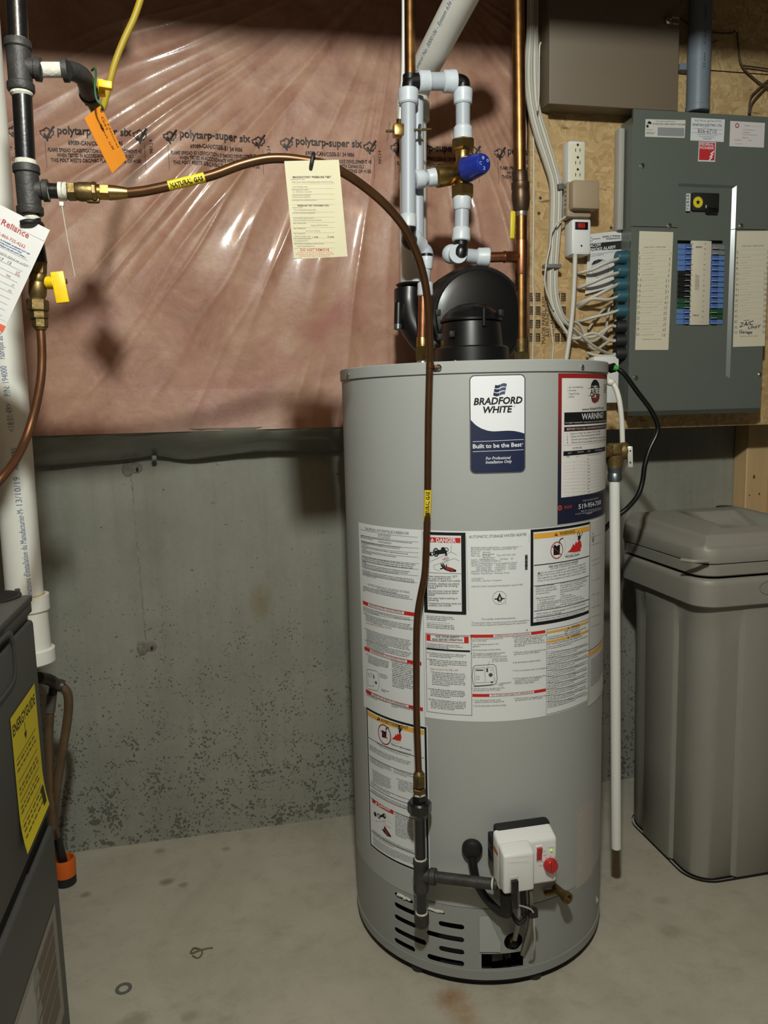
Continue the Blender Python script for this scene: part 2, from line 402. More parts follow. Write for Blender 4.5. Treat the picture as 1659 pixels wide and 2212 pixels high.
def osb_mat():
    g = NG('oriented_strand_board', .75)
    w = g.n('VectorMath'); w.operation = 'ADD'; nz = g.n('TexNoise'); nz.inputs['Scale'].default_value = 9; g.put(nz.inputs['Vector'], g.pos); sc_ = g.n('VectorMath'); sc_.operation = 'SCALE'; sc_.inputs['Scale'].default_value = .09; g.put(sc_.inputs[0], nz.outputs['Color']); g.put(w.inputs[0], g.pos); g.put(w.inputs[1], sc_.outputs[0])
    c1 = g.vor(66, g.map((.55, 1, 1.7), rot=(0, .5, 0), vec=w.outputs[0]), 'Color'); c2 = g.vor(86, g.map((1.7, 1, .6), rot=(0, -.4, 0), vec=w.outputs[0]), 'Color')
    sel = g.math('GREATER_THAN', g.noise(26, 2), .5); c = g.mix(sel, c1, c2); bw = g.n('RGBToBW'); g.put(bw.inputs[0], c)
    base = g.ramp(bw.outputs[0], [(.12, (170, 138, 92)), (.4, (184, 152, 104)), (.65, (192, 161, 114)), (.9, (202, 174, 128))])
    base = g.mix(g.rng(g.noise(90, 5, .7, g.map((.4, 1, 2.2))), .5, .8, 0, .3), base, (150, 116, 72))
    base = g.mix(g.rng(g.noise(7, 4, .7), .5, .75, 0, .35), base, (150, 116, 74))
    base = g.mix(g.rng(g.noise(24, 3, .6, g.map((.5, 1, 2))), .66, .72, 0, .75), base, (104, 74, 42))
    return g.done(base, g.bump(bw.outputs[0], .35, .002))
def poly_mat():
    g = NG('clear_poly_over_pink_batts', .45)
    base = g.ramp(g.noise(8.5, 8, .72, dist=.5), [(.25, (142, 98, 82)), (.42, (168, 122, 102)), (.58, (184, 141, 118)), (.78, (202, 166, 142))])
    base = g.mix(g.rng(g.noise(2.1, 3), .45, .7, 0, .5), base, (170, 134, 106))
    base = g.mix(g.rng(g.noise(4.2, 4, .6, dist=.8), .56, .74, 0, .65), base, (166, 100, 94))
    g.b.inputs['Coat Weight'].default_value = .9; g.b.inputs['Coat Roughness'].default_value = .10; g.b.inputs['Coat IOR'].default_value = 1.5
    n1 = g.bump(g.noise(55, 3, .5, g.map((1, 1, .5))), .12, .002)
    g.put(g.b.inputs['Coat Normal'], n1)
    return g.done(base, g.bump(g.noise(40, 4), .25, .004))

# ================================================================== the setting
m = MB(floor_concrete()); m.box((-2.4, -3.2, -.1), (3.2, .0, 0)); m.build('floor', kind='structure')
wc = wall_concrete()
m = MB(wc); m.box((-2.4, 0, -.1), (3.2, .2, 2.45)); wall = m.build('wall_back', kind='structure')
# form seam and tie patches cast into the wall
seam_m = M('concrete_fin', (134, 132, 121), .9, var=.2, vscale=60, bump=.5, bscale=200)
m = MB(seam_m); R_ = random.Random(3); vs = []; fs = []
for i in range(91):
    a = at(284 + 32*i/90 + R_.uniform(-1.2, 1.2), 1030 + 362*i/90, 0); w1, w2 = R_.uniform(.0008, .0032), R_.uniform(.0008, .0036); h_ = R_.choice((.0002, .0004, .0008, .0018))
    vs += [a + V((-w1, -.0001, 0)), a + V((R_.uniform(-.0006, .0006), -h_ - .0002, 0)), a + V((w2, -.0001, 0))]
for i in range(90):
    for q in (0, 1): fs.append((3*i + q, 3*i + q + 1, 3*i + q + 4, 3*i + q + 3))
m.add(vs, fs); m.build('form_seam', wall)
pm = M('rough_tie_patch', (118, 114, 104), .9, var=.3, vscale=90, bump=.8, bscale=150); hm = M('tie_hole_dark', (40, 38, 34), .9)
for x, y in ((286, 1014), (318, 1400)):
    c = at(x, y, 0); m = MB(pm); m.lathe(c + V((-.012, 0, 0)), (0, -1, 0), [(0, .019), (.002, .017), (.003, .010)], pm, 18, sx=.75); m.lathe(c + V((.010, 0, .004)), (0, -1, 0), [(0, .015), (.0025, .013), (.0028, .006)], pm, 18)
    m.lathe(c + V((.012, -.0031, -.001)), (0, -1, 0), [(0, .006), (.0005, .005)], hm, 10, sx=.6); m.build('tie_patch', wall)
m = MB(M('subfloor_boards', (150, 118, 78), .8, var=.3, vscale=8)); m.box((-2.4, -3.2, 2.45), (3.2, .2, 2.47)); ceil = m.build('ceiling', kind='structure')
jm = M('joist_lumber', (160, 124, 80), .8, var=.25, vscale=6, stretch=(.15, 1, 1))
for i in range(7):
    y = -3.0 + i*.4; m = MB(jm); m.box((-2.4, y - .019, 2.22), (3.2, y + .019, 2.45)); m.build('joist', ceil)
m = MB(jm); m.box((-2.4, -.94, 2.046), (3.2, -.84, 2.22)); m.build('shade_beam', ceil)  # unseen beam, added to cast shade along the top of the wall
m = MB(M('shade_duct_metal', (150, 152, 152), .4, .8)); m.box((-2.4, -.84, 1.995), (-.10, -.62, 2.20)); m.build('shade_duct', ceil)  # unseen block, added to shade the upper left of the wall
# ================================================================== insulation blanket behind clear sheeting
PX0, PX1, PZ0, PZ1, PY = -1.15, .795, 1.115, 2.42, -.12
ins = thing('insulation_blanket', 'pink insulation batts under clear wrinkled plastic sheeting on the upper wall', 'insulation', (-.15, PY, PZ0))
nx, nz = 560, 380
X = np.linspace(PX0, PX1, nx)[None, :].repeat(nz, 0); Z = np.linspace(PZ0, PZ1, nz)[:, None].repeat(nx, 1)
fx, fz = .50, 2.26                     # the sheet hangs from here: folds fan out below it
ang = np.arctan2(X - fx, fz - Z); rad = np.hypot(X - fx, fz - Z)
rs = np.random.RandomState(5)
def vnoise1(t, freq, seed):
    r = np.random.RandomState(seed).uniform(-1, 1, 512); q = t*freq + 200; i = np.floor(q).astype(int); f = q - i; f = f*f*(3 - 2*f)
    return r[i % 512]*(1 - f) + r[(i + 1) % 512]*f
def vnoise2(x, y, fr, seed):
    r = np.random.RandomState(seed).uniform(-1, 1, (64, 64)); a = x*fr + 30; b = y*fr + 30; i = np.floor(a).astype(int); j = np.floor(b).astype(int); f = a - i; h = b - j
    f = f*f*(3 - 2*f); h = h*h*(3 - 2*h); i %= 64; j %= 64; i1 = (i+1) % 64; j1 = (j+1) % 64
    return (r[i, j]*(1-f) + r[i1, j]*f)*(1-h) + (r[i, j1]*(1-f) + r[i1, j1]*f)*h
env = np.clip((rad - .12)/.3, 0, 1)*np.clip((PZ1 - Z)/.25, 0, 1)*np.clip((Z - 1.24)/.42, .10, 1)**1.3
wr = .0090*np.abs(vnoise1(ang + .04*vnoise2(X, Z, 3, 9), 6, 1))**1.2*(1 + .6*vnoise2(X, Z, 3, 2)) + .0048*(1 - np.abs(vnoise1(ang + .02*vnoise2(X, Z, 4, 8), 13, 3)))**2*(1 + .9*vnoise2(X, Z, 4, 4)) + .0022*(1 - np.abs(vnoise1(ang + .015*vnoise2(X, Z, 6, 18), 27, 13)))**3*np.clip(.6 + 1.2*vnoise2(X, Z, 5, 5), 0, 2)
bul = .010*vnoise2(X, Z, 2.4, 6) + .004*vnoise2(X, Z, 6, 7) + .0012*vnoise2(X, Z, 17, 11)
Yg = PY - .045*(1.85 - Z)*np.clip((Z - PZ0)/.42, 0, 1)**2*(3 - 2*np.clip((Z - PZ0)/.42, 0, 1)) - (.4 + .6*env)*wr*1.2*np.clip(rad/.6, .5, 1.6) - bul*np.clip((Z - PZ0)/.1, 0, 1) - .012*np.clip(1 - (Z - PZ0)/.25, 0, 1)**2
m = MB(poly_mat())
idx = np.arange(nx*nz).reshape(nz, nx); q = np.stack([idx[:-1, :-1], idx[:-1, 1:], idx[1:, 1:], idx[1:, :-1]], -1).reshape(-1, 4)
m.add(np.stack([X, Yg, Z], -1).reshape(-1, 3).tolist(), q.tolist()); film = m.build('plastic_sheet', ins, sharp=80)
def poly_y(x, z):
    i = min(max(int((x - PX0)/(PX1 - PX0)*(nx - 1)), 0), nx - 2); j = min(max(int((z - PZ0)/(PZ1 - PZ0)*(nz - 1)), 0), nz - 2)
    return float(Yg[j:j+2, i:i+2].min())
# folded hem hanging below the batts
hm_ = M('grey_poly_hem', (118, 116, 104), .35, var=.18, vscale=9, bump=.4, bscale=30, coat=.7, coatr=.15)
m = MB(hm_); n = 120; vs = []; fs = []
for i in range(n + 1):
    x = PX0 + (PX1 - PX0)*i/n; b = 1.046 + .006*math.sin(x*5.3) + .004*math.sin(x*17)
    px_pin = at(333, 988, -.02).x; b += .012*math.exp(-((x - px_pin)/.05)**2)
    for t, yy, zz in ((0, -.134, PZ0 + .006), (1, -.128 - .004*math.sin(x*9), PZ0 - .010), (2, -.070 - .006*math.sin(x*13 + 1), b + .026), (3, -.026 - .004*math.sin(x*21), b + .004), (4, -.006, b - .002)):
        vs.append((x, yy + .004*vnoise1(np.array(x + t*.01), 23, 31), zz))
for i in range(n):
    for t in range(4): fs.append((i*5 + t, i*5 + t + 1, i*5 + t + 6, i*5 + t + 5))
m.add(vs, fs)
m.build('folded_hem', ins, sharp=70)
c = at(333, 989, -.034); m = MB(M('pin_head', (130, 130, 122), .5, .3)); m.lathe(c + V((0, .033, 0)), (0, -1, 0), [(0, .003), (.030, .003), (.0302, .007), (.034, .006), (.035, 0)], None, 14); m.build('fixing_pin', ins)
# printing along the sheet
class PolyS(PlaneS):
    def xyz(s, a, b, h):
        p = s.o + s.u*a + s.v*b; p.y = poly_y(p.x, p.z) - h; return p
    step = .01
ps = PolyS((0, PY, 0), (1, 0, 0), (0, 0, 1))
BK = (48, 34, 32)
MAPLE = [(0, 1.0), (.16, .70), (.36, .80), (.30, .42), (.58, .62), (.66, .46), (1.0, .42), (.84, .14), (.96, .02), (.50, -.34), (.56, -.52), (.08, -.46), (.06, -1.0)]
def leaf(cv, u, v, r):
    pts = [(u + a*r, v + b*r) for a, b in MAPLE] + [(u - a*r, v + b*r) for a, b in reversed(MAPLE)]
    cv.stroke(pts + [pts[0]], .0021, BK, 1, px=False)
    cv.stroke([(u - r*.40, v + r*.05), (u - r*.08, v - r*.55), (u + r*1.05, v + r*1.15)], .0048, BK, 1, px=False)
    cv.stroke([(u - r*.35, v - r*.3), (u - r*.05, v - r*.85), (u + r*.3, v - r*.2)], .0034, BK, 1, px=False)
for k in range(-1, 5):
    u0 = -.352 + .266*k; cv = Canvas(ps, .0006, .0001)
    leaf(cv, u0 + .008, 1.783, .0150); leaf(cv, u0 + .208, 1.783, .0150)
    cv.uvtext('polytarp-super six', (u0 + .030, 1.784), (u0 + .190, 1.784), .0175, BK, 1, bold=.028)
    cv.uvtext('69089-CAN/CGSB-51 34 M86', (u0 + .052, 1.7615), (u0 + .170, 1.7615), .0088, BK, 1, bold=.03)
    cv.uvtext('FLAME SPREAD CLASSIFICATION: 0 SMOKE DEVELOPMENT <5', (u0 + .008, 1.7455), (u0 + .210, 1.7455), .0078, BK, 1, bold=.03)
    cv.uvtext('WHEN TESTED IN ACCORDANCE WITH CAN4-S102.2', (u0 + .026, 1.7345), (u0 + .192, 1.7345), .0078, BK, 1, bold=.03)
    cv.uvtext('THIS POLY MEETS OBC/NBC FLAME RATING OF <150', (u0 + .012, 1.7235), (u0 + .208, 1.7235), .0078, BK, 1, bold=.03)
    cv.uvtext('98124', (u0 + .235, 1.745), (u0 + .235, 1.777), .0075, BK, 1)
    for a in (u0 + .003, u0 + .217): cv.uvline((a, 1.71), (a, 1.766), .0009, BK, 1); cv.uvline((a, 1.79), (a, 1.797), .0009, BK, 1)
    cv.build('printed_lettering', ins, sharp=80)

# ================================================================== strand board backing and stud on the right
ob = osb_mat(); OY = -.19
zs = at(1600, 157, OY).z
for lo, hi, lab in ((zs + .0015, 2.42, 'upper strand board sheet behind the grey conduit'), (1.089, zs - .0015, 'large strand board sheet behind the breaker panel')):
    m = MB(ob); m.box((.778, OY, lo), (2.6, OY + .011, hi)); board = m.build('strand_board', label=lab, cat='board')
lum = M('spruce_lumber', (205, 172, 124), .7, var=.14, vscale=9, stretch=(1.5, 1.5, .1))
st = thing('wall_stud', 'upright pale softwood stud behind the brine tank', 'stud', (1.552, -.03, 0)); m = MB(lum); m.rbox((1.514, -.06, 0), (1.59, -.001, 1.088), .003, lum, 1); m.build('post', st)
km = M('wood_knot', (120, 70, 38), .7)
for x, y, r in ((1629, 1030, .006), (1640, 1067, .004), (1619, 1070, .003)): m = MB(km); m.lathe(at(x, y, -.0601), (0, -1, 0), [(0, r), (.0004, r*.8)], km, 14, sx=.7); m.build('knot', st)
m = MB(lum); m.rbox((1.60, -.06, 0), (1.64, -.001, 1.088), .003); m.build('wall_stud', label='second softwood stud at the right edge behind the brine tank', cat='stud')
# stamps inked on the strand board
DK = (58, 46, 32)
def bcan(): return Canvas(PlaneS((0, OY, 0), (1, 0, 0), (0, 0, 1)), .0004)
for x in (1148, 1161, 1203, 1216):
    for k in range(4):
        y = 633 + k*29; cs = bcan()
        cs.rect(x - 4, y, x + 6, y + 18, DK, 0); cs.greek(x - 3, y + 2, x + 5, y + 17, 3, (150, 118, 76), 1, seed=k)
        cs.poly([(x - 4, y + 22), (x + 1, y + 18), (x + 6, y + 22)], (170, 140, 96), 1); cs.build('inked_stamp', board)
for tx, a, b, cc, d in (('MAJOR PANEL AXIS', 1178, 742, 1179, 640), ('AXE PRINCIPAL', 1187, 728, 1186, 652), ('DU PANNEAU', 1197, 726, 1196, 656)): cs = bcan(); cs.text(tx, a, b, cc, d, .010, DK, 1); cs.build('stamp_lettering', board)
for x, y in ((1167, 428), (1164, 461), (1233, 440), (1320, 492)): cs = bcan(); cs.disc(x, y, .004, (70, 58, 44), 1); cs.build('nail_hole', board)
# ================================================================== water heater
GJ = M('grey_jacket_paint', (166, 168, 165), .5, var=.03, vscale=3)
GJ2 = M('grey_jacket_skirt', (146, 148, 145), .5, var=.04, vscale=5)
DARK = M('black_and_gap_shade', (14, 13, 12), .8)  # near-black for black parts; also paints the shade of gaps and openings
BLK = M('black_plastic', (13, 13, 14), .36, coat=.12, coatr=.25)
BLKM = M('black_plastic_matte', (26, 26, 27), .6)
RUB = M('black_rubber', (20, 20, 20), .55)
WPL = M('white_plastic', (226, 226, 224), .4)
SCR = M('bright_screw', (205, 203, 198), .25, 1.0)
BRS = M('brass', (172, 142, 86), .34, 1.0, var=.18, vscale=60)
BRSO = M('aged_brass', (126, 106, 68), .46, .9, var=.3, vscale=50, bump=.2, bscale=200)
COP = M('copper', (172, 116, 84), .38, 1.0, var=.22, vscale=40)
COPO = M('tarnished_copper', (140, 102, 62), .40, 1.0, var=.35, vscale=35)
TUBE = M('brown_lacquered_copper', (104, 72, 48), .33, .75, var=.12, vscale=40)
IRON = M('black_iron', (24, 24, 25), .35, .3, var=.35, vscale=70, bump=.15, bscale=250, coat=.8, coatr=.14)
IRONG = M('worn_black_iron', (62, 60, 58), .55, .35, var=.3, vscale=60, bump=.35, bscale=300)
DOPE = M('white_pipe_dope', (205, 202, 190), .8, var=.2, vscale=120, bump=.6, bscale=300)
GALV = M('galvanised_steel', (120, 126, 126), .4, .9, var=.2, vscale=80)
YEL = M('yellow_vinyl', (222, 190, 30), .45)
WH = thing('water_heater', 'tall grey cylindrical gas water heater covered in labels', 'water heater', (HX, HY, 0))
m = MB(GJ); m.lathe((HX, HY, .176), (0, 0, 1), [(0, HR - .004), (0, HR), (1.2195 - .176, HR), (1.2195 - .176, HR - .006)], GJ, 180); jacket = m.build('jacket', WH, sharp=30)
m = MB(GJ); zt = 1.2404
m.lathe((HX, HY, 1.2185), (0, 0, 1), [(0, HR - .004), (0, HR + .0025), (.0008, HR + .003), (.0205, HR + .003), (.0219, HR + .0015), (.0219, HR - .01), (.0205, HR - .015), (.0205, 0)], GJ, 180); cap = m.build('top_cap', WH, sharp=30)
for x, y in ((1257, 793), (739, 810)):
    m = MB(SCR)
    th, z = atC(x, y, HR + .003) if x != 739 else (math.radians(-79), 1.228)
    d = V((math.sin(th), -math.cos(th), 0)); m.lathe(cylP(th, z, HR + .002), d, [(0, .0045), (.003, .0045), (.0045, .003), (.005, 0)], SCR, 12); m.build('cap_screw', cap)
# skirt with louvre slots cut through it
n = 200; Ro, Ri, z0, z1 = HR, HR - .0016, .040, .1745
vs = []; fs = []
for k in range(n):
    a = 2*PI*k/n; s_, c_ = math.sin(a), -math.cos(a)
    for R, z in ((Ro, z0), (Ro, z1), (Ri, z1), (Ri, z0)): vs.append((HX + R*s_, HY + R*c_, z))
for k in range(n):
    j = (k + 1) % n
    for q in range(4): fs.append((4*k + q, 4*k + (q+1) % 4, 4*j + (q+1) % 4, 4*j + q))
def raw_obj(vs, fs):
    me = bpy.data.meshes.new('tmp'); me.from_pydata([tuple(v) for v in vs], [], fs); bm = bmesh.new(); bm.from_mesh(me); bmesh.ops.recalc_face_normals(bm, faces=bm.faces); bm.to_mesh(me); bm.free()
    o = bpy.data.objects.new('tmp', me); COL.objects.link(o); return o
slots = [(-55.6, -45.8, .1600, .009), (-55.8, -43, .1365, .0115), (-55.9, -44.6, .1090, .0115), (-56.1, -39.8, .0795, .0118), (-56.3, -45.2, .0545, .0118),
         (-39.5, -31.5, .1555, .006), (-34.2, -23.4, .1320, .0115), (-39.5, -23.5, .1045, .0118), (-34.2, -23.5, .0775, .0118), (-39.5, -23.6, .0520, .0125),
         (70, 80, .135, .0115), (70, 84, .108, .0115), (70, 80, .080, .0115), (70, 84, .054, .0115)]
cv, cf = [], []
def add_cut(poly, th):
    d = V((math.sin(th), -math.cos(th), 0)); t = V((math.cos(th), math.sin(th), 0)); o = cylP(th, 0, HR - .03); k = len(poly); b = len(cv)
    for h in (0, .06):
        for a, z in poly: cv.append(o + t*a + V((0, 0, z)) + d*h)
    cf.append(tuple(b + i for i in range(k))); cf.append(tuple(b + 2*k - 1 - i for i in range(k)))
    for i in range(k): j = (i + 1) % k; cf.append((b + i, b + k + i, b + k + j, b + j))
for a0, a1, z, h in slots:
    th = math.radians((a0 + a1)/2); w = HR*math.sin(math.radians((a1 - a0)/2)); r = h/2; pl = []
    for i in range(7): q = -PI/2 + PI*i/6; pl.append((w - r + r*math.cos(q), z + r*math.sin(q)))
    for i in range(7): q = PI/2 + PI*i/6; pl.append((-w + r + r*math.cos(q), z + r*math.sin(q)))
    add_cut(pl, th)
hu0, hz1 = atC(1040, 2055); hu1, hz0 = atC(1130, 2091); thm = (hu0 + hu1)/2; w = HR*math.sin((hu1 - hu0)/2); HZ0, HZ1 = .0445, .0775
add_cut([(-w, HZ0), (w, HZ0), (w, HZ1), (-w, HZ1)], thm)
tc_, zc_ = atC(1109, 2037); zc_ = max(zc_, HZ1 + .024)
add_cut([(.019*math.cos(2*PI*i/20), zc_ + .019*math.sin(2*PI*i/20)) for i in range(20)], tc_)
so, cu = raw_obj(vs, fs), raw_obj(cv, cf)
bmod = so.modifiers.new('slots', 'BOOLEAN'); bmod.operation = 'DIFFERENCE'; bmod.object = cu; bmod.solver = 'EXACT'
dg = bpy.context.evaluated_depsgraph_get(); me = bpy.data.meshes.new_from_object(so.evaluated_get(dg))
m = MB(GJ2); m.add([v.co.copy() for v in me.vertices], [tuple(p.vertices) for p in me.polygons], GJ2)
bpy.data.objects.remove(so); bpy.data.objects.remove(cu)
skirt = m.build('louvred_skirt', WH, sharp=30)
m = MB(DARK); m.lathe((HX, HY, .03), (0, 0, 1), [(0, HR - .035), (.15, HR - .035)], DARK, 64); m.build('inner_liner', WH)
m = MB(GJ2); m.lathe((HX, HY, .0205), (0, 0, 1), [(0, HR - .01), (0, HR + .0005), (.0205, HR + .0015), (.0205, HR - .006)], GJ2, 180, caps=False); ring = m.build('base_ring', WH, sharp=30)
m = MB(DARK); m.lathe((HX, HY, .014), (0, 0, 1), [(0, HR - .02), (0, HR - .003), (.0066, HR - .003), (.0066, 0)], DARK, 120); m.build('bottom_pan', WH)
m = MB(SCR); th, z = atC(874, 2063); m.lathe(cylP(th, .0315, HR), V((math.sin(th), -math.cos(th), 0)), [(0, .004), (.002, .004), (.003, 0)], SCR, 12); m.build('ring_screw', ring)
for a in (-46, 8, 74, 134, 194, 254):
    m = MB(M('dark_steel_foot', (52, 48, 42), .6, .4)); p = cylP(math.radians(a), 0, HR - .022); m.cyl(p, p + V((0, 0, .0145)), .017, bev=.002, n=20); m.build('foot', WH)
# ---------------------------------------------------------------- brand badge
NAVY, WHT, INK, RED, ORG, GRY = (22, 32, 66), (224, 226, 230), (18, 18, 20), (196, 36, 28), (226, 168, 66), (80, 80, 84)
CS = CylS()
cv_ = Canvas(CS).view(730, 770, 3.253)
def rrect(c, x0, y0, x1, y1, r, col, l):
    u0, v1 = c.uv(x0, y0); u1, v0 = c.uv(x1, y1)
    n = 24
    cols = []
    for i in range(n + 1):
        t = .5 - .5*math.cos(PI*i/n); u = u0 + (u1 - u0)*t; e = min(u - u0, u1 - u); dz = 0 if e >= r else r - math.sqrt(max(r*r - (r - e)**2, 0)); cols.append((u, v0 + dz, v1 - dz))
    vs = []; fs = []
    for u, a, b in cols: vs += [c.S.xyz(u, a, c.h(l)), c.S.xyz(u, b, c.h(l))]
    for i in range(n): fs.append((2*i, 2*i + 2, 2*i + 3, 2*i + 1))
    c.mb.add(vs, fs, ink(col)); return u0, v0, u1, v1, cols
rrect(cv_, 922, 132, 1317, 815, .010, GRY, 0)
u0, v0, u1, v1, cols = rrect(cv_, 930, 140, 1309, 806, .008, (232, 234, 238), 1)
wave = [(930, 442), (965, 480), (1005, 505), (1050, 521), (1090, 527), (1140, 524), (1190, 521), (1235, 523), (1275, 531), (1309, 541)]
wu = [cv_.uv(*p) for p in wave]
vs = []; fs = []
for i in range(25):
    u, a, b = cols[i]; v = np.interp(u, [p[0] for p in wu], [p[1] for p in wu]); vs += [CS.xyz(u, a, cv_.h(2)), CS.xyz(u, v, cv_.h(2))]
for i in range(24): fs.append((2*i, 2*i + 2, 2*i + 3, 2*i + 1))
cv_.mb.add(vs, fs, ink(NAVY))
for k in range(3):                     # waving striped flag
    for j in range(4):
        xa, xb = 1104 + j*20.5 - k*5, 1104 + (j + 1)*20.5 - k*5 - (1.5 if j in (1,) else 0)
        f = lambda x: 8*math.sin((x - 1095)/95*2*PI) - (x - 1104)*.02
        ya, yb = 196 + k*28, 218 + k*28
        cv_.poly([(xa - 4, yb + f(xa)), (xb - 4, yb + f(xb)), (xb, ya + f(xb)), (xa, ya + f(xa))], NAVY if j < 2 else (70, 78, 108), 2)
cv_.text('BRADFORD', 953, 341, 1296, 329, .0118, INK, 2, shear=.2, bold=.035); cv_.text('WHITE', 1020, 398, 1226, 391, .0112, INK, 2, shear=.2, bold=.035)
cv_.disc(1238, 351, .0014, INK, 2, ring=.0004); cv_.disc(1295, 613, .0014, WHT, 3, ring=.0004)
cv_.line(947, 599, 1303, 583, .0008, WHT, 3); cv_.line(947, 669, 1303, 655, .0008, WHT, 3)
cv_.text('Built to be the Best', 948, 646, 1290, 632, .0074, WHT, 3, bold=.02)
cv_.text('For Professional', 1038, 726, 1213, 719, .0052, WHT, 3, shear=.25, bold=.01); cv_.text('Installation Only', 1038, 753, 1222, 746, .0052, WHT, 3, shear=.25, bold=.01)
cv_.build('brand_badge', WH, label='white and navy rounded badge reading BRADFORD WHITE')
# ---------------------------------------------------------------- service company sticker
c = Canvas(CS, .0006).view(1180, 760, 5.267)
uL, vT = c.uv(135, 245); _, vB = c.uv(95, 1968); uR = math.radians(68)*HR; uW, vW = c.uv(176, 300); _, vWb = c.uv(140, 1662)
c.uvrect(uL, vB, uR, vWb, (24, 28, 52), 0)
for k in range(14):
    a = vWb + (vT - vWb)*k/14; b = vWb + (vT - vWb)*(k + 1)/14; t = k/13; t = t*t*(3 - 2*t)
    c.uvrect(uL, a, uW, b, tuple(int(p + (q - p)*t) for p, q in zip((24, 28, 52), (150, 34, 32))), 0)
c.uvrect(uW, vW, uR, vT, (150, 34, 32), 0); c.uvrect(uW, vWb, uR, vW, (226, 222, 218), 0)
for i, (t, x1) in enumerate((('Air Conditioning', 412), ('Furnace', 336), ('Heat Pumps', 373), ('HVAC', 314))):
    c.text('• ' + t, 240, 415 + i*37, x1, 409 + i*37, .0034, (60, 60, 60), 1)
c.poly([(497, 412), (505, 365), (525, 328), (547, 314), (572, 325), (592, 358), (600, 402)], INK, 3); c.poly([(500, 500), (601, 494), (595, 535), (578, 565), (545, 582), (515, 565)], (120, 40, 34), 3)
c.line(470, 416, 612, 406, .0006, INK, 1); c.line(470, 499, 612, 490, .0006, INK, 1); c.text('ABLE', 494, 491, 598, 484, .0108, INK, 1, bold=.02)
c.greek(505, 380, 595, 402, 1, (200, 200, 200), 5); c.greek(512, 508, 585, 525, 1, (210, 200, 200), 5); c.greek(650, 360, 680, 545, 5, (90, 90, 90), 1)
c.text('www.AbleAirKW.com', 403, 668, 648, 648, .0046, INK, 1, bold=.012)
c.rect(202, 691, 694, 797, (16, 16, 18), 1); c.text('WARNING!', 398, 772, 643, 750, .0112, (226, 226, 226), 2, bold=.012); c.text('TO KEEP WARRANTY VALID AND IN GOOD STANDING MAINTAIN YOUR EQUIPMENT', 208, 818, 690, 786, .0024, (215, 215, 215), 2)
c.rect(200, 856, 690, 864, (54, 22, 24), 1); c.text('BEFORE YOU CALL FOR REPAIR PLEASE CHECK THE FOLLOWING:', 230, 892, 690, 850, .0036, (220, 210, 210), 2)
for i, t in enumerate(('1.   Check air filters and replace if dirty or clogged', '2.   Check the Thermostat batteries if applicable', '3.   Check the furnace ON/OFF wall switch to ensure its on', '4.   Check the circuit breaker panel for tripped or blown fuses')):
    c.text(t, 230, 945 + i*33, 612 + (i > 1)*60, 908 + i*33 - (i > 1)*4, .0033, (46, 46, 46), 1)
c.line(195, 915, 195, 1065, .0003, (120, 120, 120), 1); c.line(195, 1065, 690, 1010, .0003, (120, 120, 120), 1)
c.text('FILTER SIZE:', 298, 1106, 402, 1096, .0030, INK, 1); c.rect(192, 1133, 666, 1124, (18, 18, 20), 1)
for t, x0, x1, y in (('DAY', 245, 285, 1162), ('MONTH', 350, 420, 1150), ('YEAR', 463, 498, 1140), ('NOTES/DATE', 552, 632, 1128)): c.text(t, x0, y, x1, y - 6, .0026, (200, 200, 200), 2)
c.scrawl(228, 1206, 262, 1202, .0040, (70, 70, 74), 1, .0006); c.scrawl(330, 1200, 372, 1194, .0034, (150, 150, 155), 1); c.scrawl(463, 1185, 630, 1160, .0028, (110, 110, 112), 1)
for i in range(11):
    y = 1222 + i*37.5; c.greek(462, y - 14, 497, y + 6, 1, (120, 120, 122), 1, seed=i)
    for x in (308 - i*.6, 432 - i*.6): c.line(x - 3, y + 4 + 36, x + 4, y - 8 + 36, .0004, (110, 110, 112), 1)
    c.line(192, y + 40, 660, y - 14, .0002, (190, 188, 186), 1)
c.disc(152, 1776, .0052, (170, 66, 44), 1); c.disc(152, 1776, .0026, (120, 40, 34), 2); c.text('TRANE', 198, 1786, 290, 1772, .0050, (170, 56, 44), 1, shear=.2, bold=.02)
c.text('FOR 24 HOUR SERVICE', 414, 1706, 590, 1672, .0038, (170, 170, 176), 1); c.text('519-954-7300', 363, 1788, 618, 1732, .0088, (224, 224, 226), 1, bold=.01)
c.text('Able Air Conditioning & Heating Inc.', 390, 1822, 628, 1772, .0030, (190, 190, 194), 1); c.text('11-271 Victoria Street North Kitchener', 330, 1856, 620, 1792, .0028, (190, 190, 194), 1); c.greek(458, 1832, 556, 1850, 1, (190, 190, 194), 1)
c.build('service_sticker', WH, label='red and navy service sticker with WARNING heading and date table')
# ---------------------------------------------------------------- safety and rating labels
LBL = (222, 224, 224)
def tri(c, x, y, s, col, l, ex=None):
    c.poly([(x - s, y + s*.8), (x + s, y + s*.8), (x, y - s)], col, l)
    if ex: c.rect(x - s*.1, y - s*.3, x + s*.1, y + s*.6, ex, l + 1)
# French column
c = Canvas(CS, .0004).view(760, 1110, 2.9625)
uA, vA = c.uv(44, 58); uB = math.radians(-38.6)*HR; _, vC = c.uv(100, 1212); c.uvrect(uA, vC - .012, uB, .931, LBL, 0)
def fl(x0, y0, x1, y1, w=.0005, col=INK): c.line(x0, y0, x1, y1, w, col, 1)
c.text('CHAUFFE-EAU AUTOMATIQUE À RÉSERVOIR', 84, 101, 366, 134, .0052, (36, 36, 36), 1)
fl(55, 98, 422, 150); c.text('AVERTISSEMENT', 168, 138, 252, 149, .0034, (60, 60, 60), 1); c.text('Pour votre Sécurité', 172, 150, 246, 160, .0028, (60, 60, 60), 1)
dv = (60, 135, 428, 181), (62, 177, 428, 220), (64, 202, 428, 250), (66, 228, 428, 278), (68, 268, 430, 318), (70, 300, 428, 355), (74, 344, 424, 396), (76, 380, 420, 440)
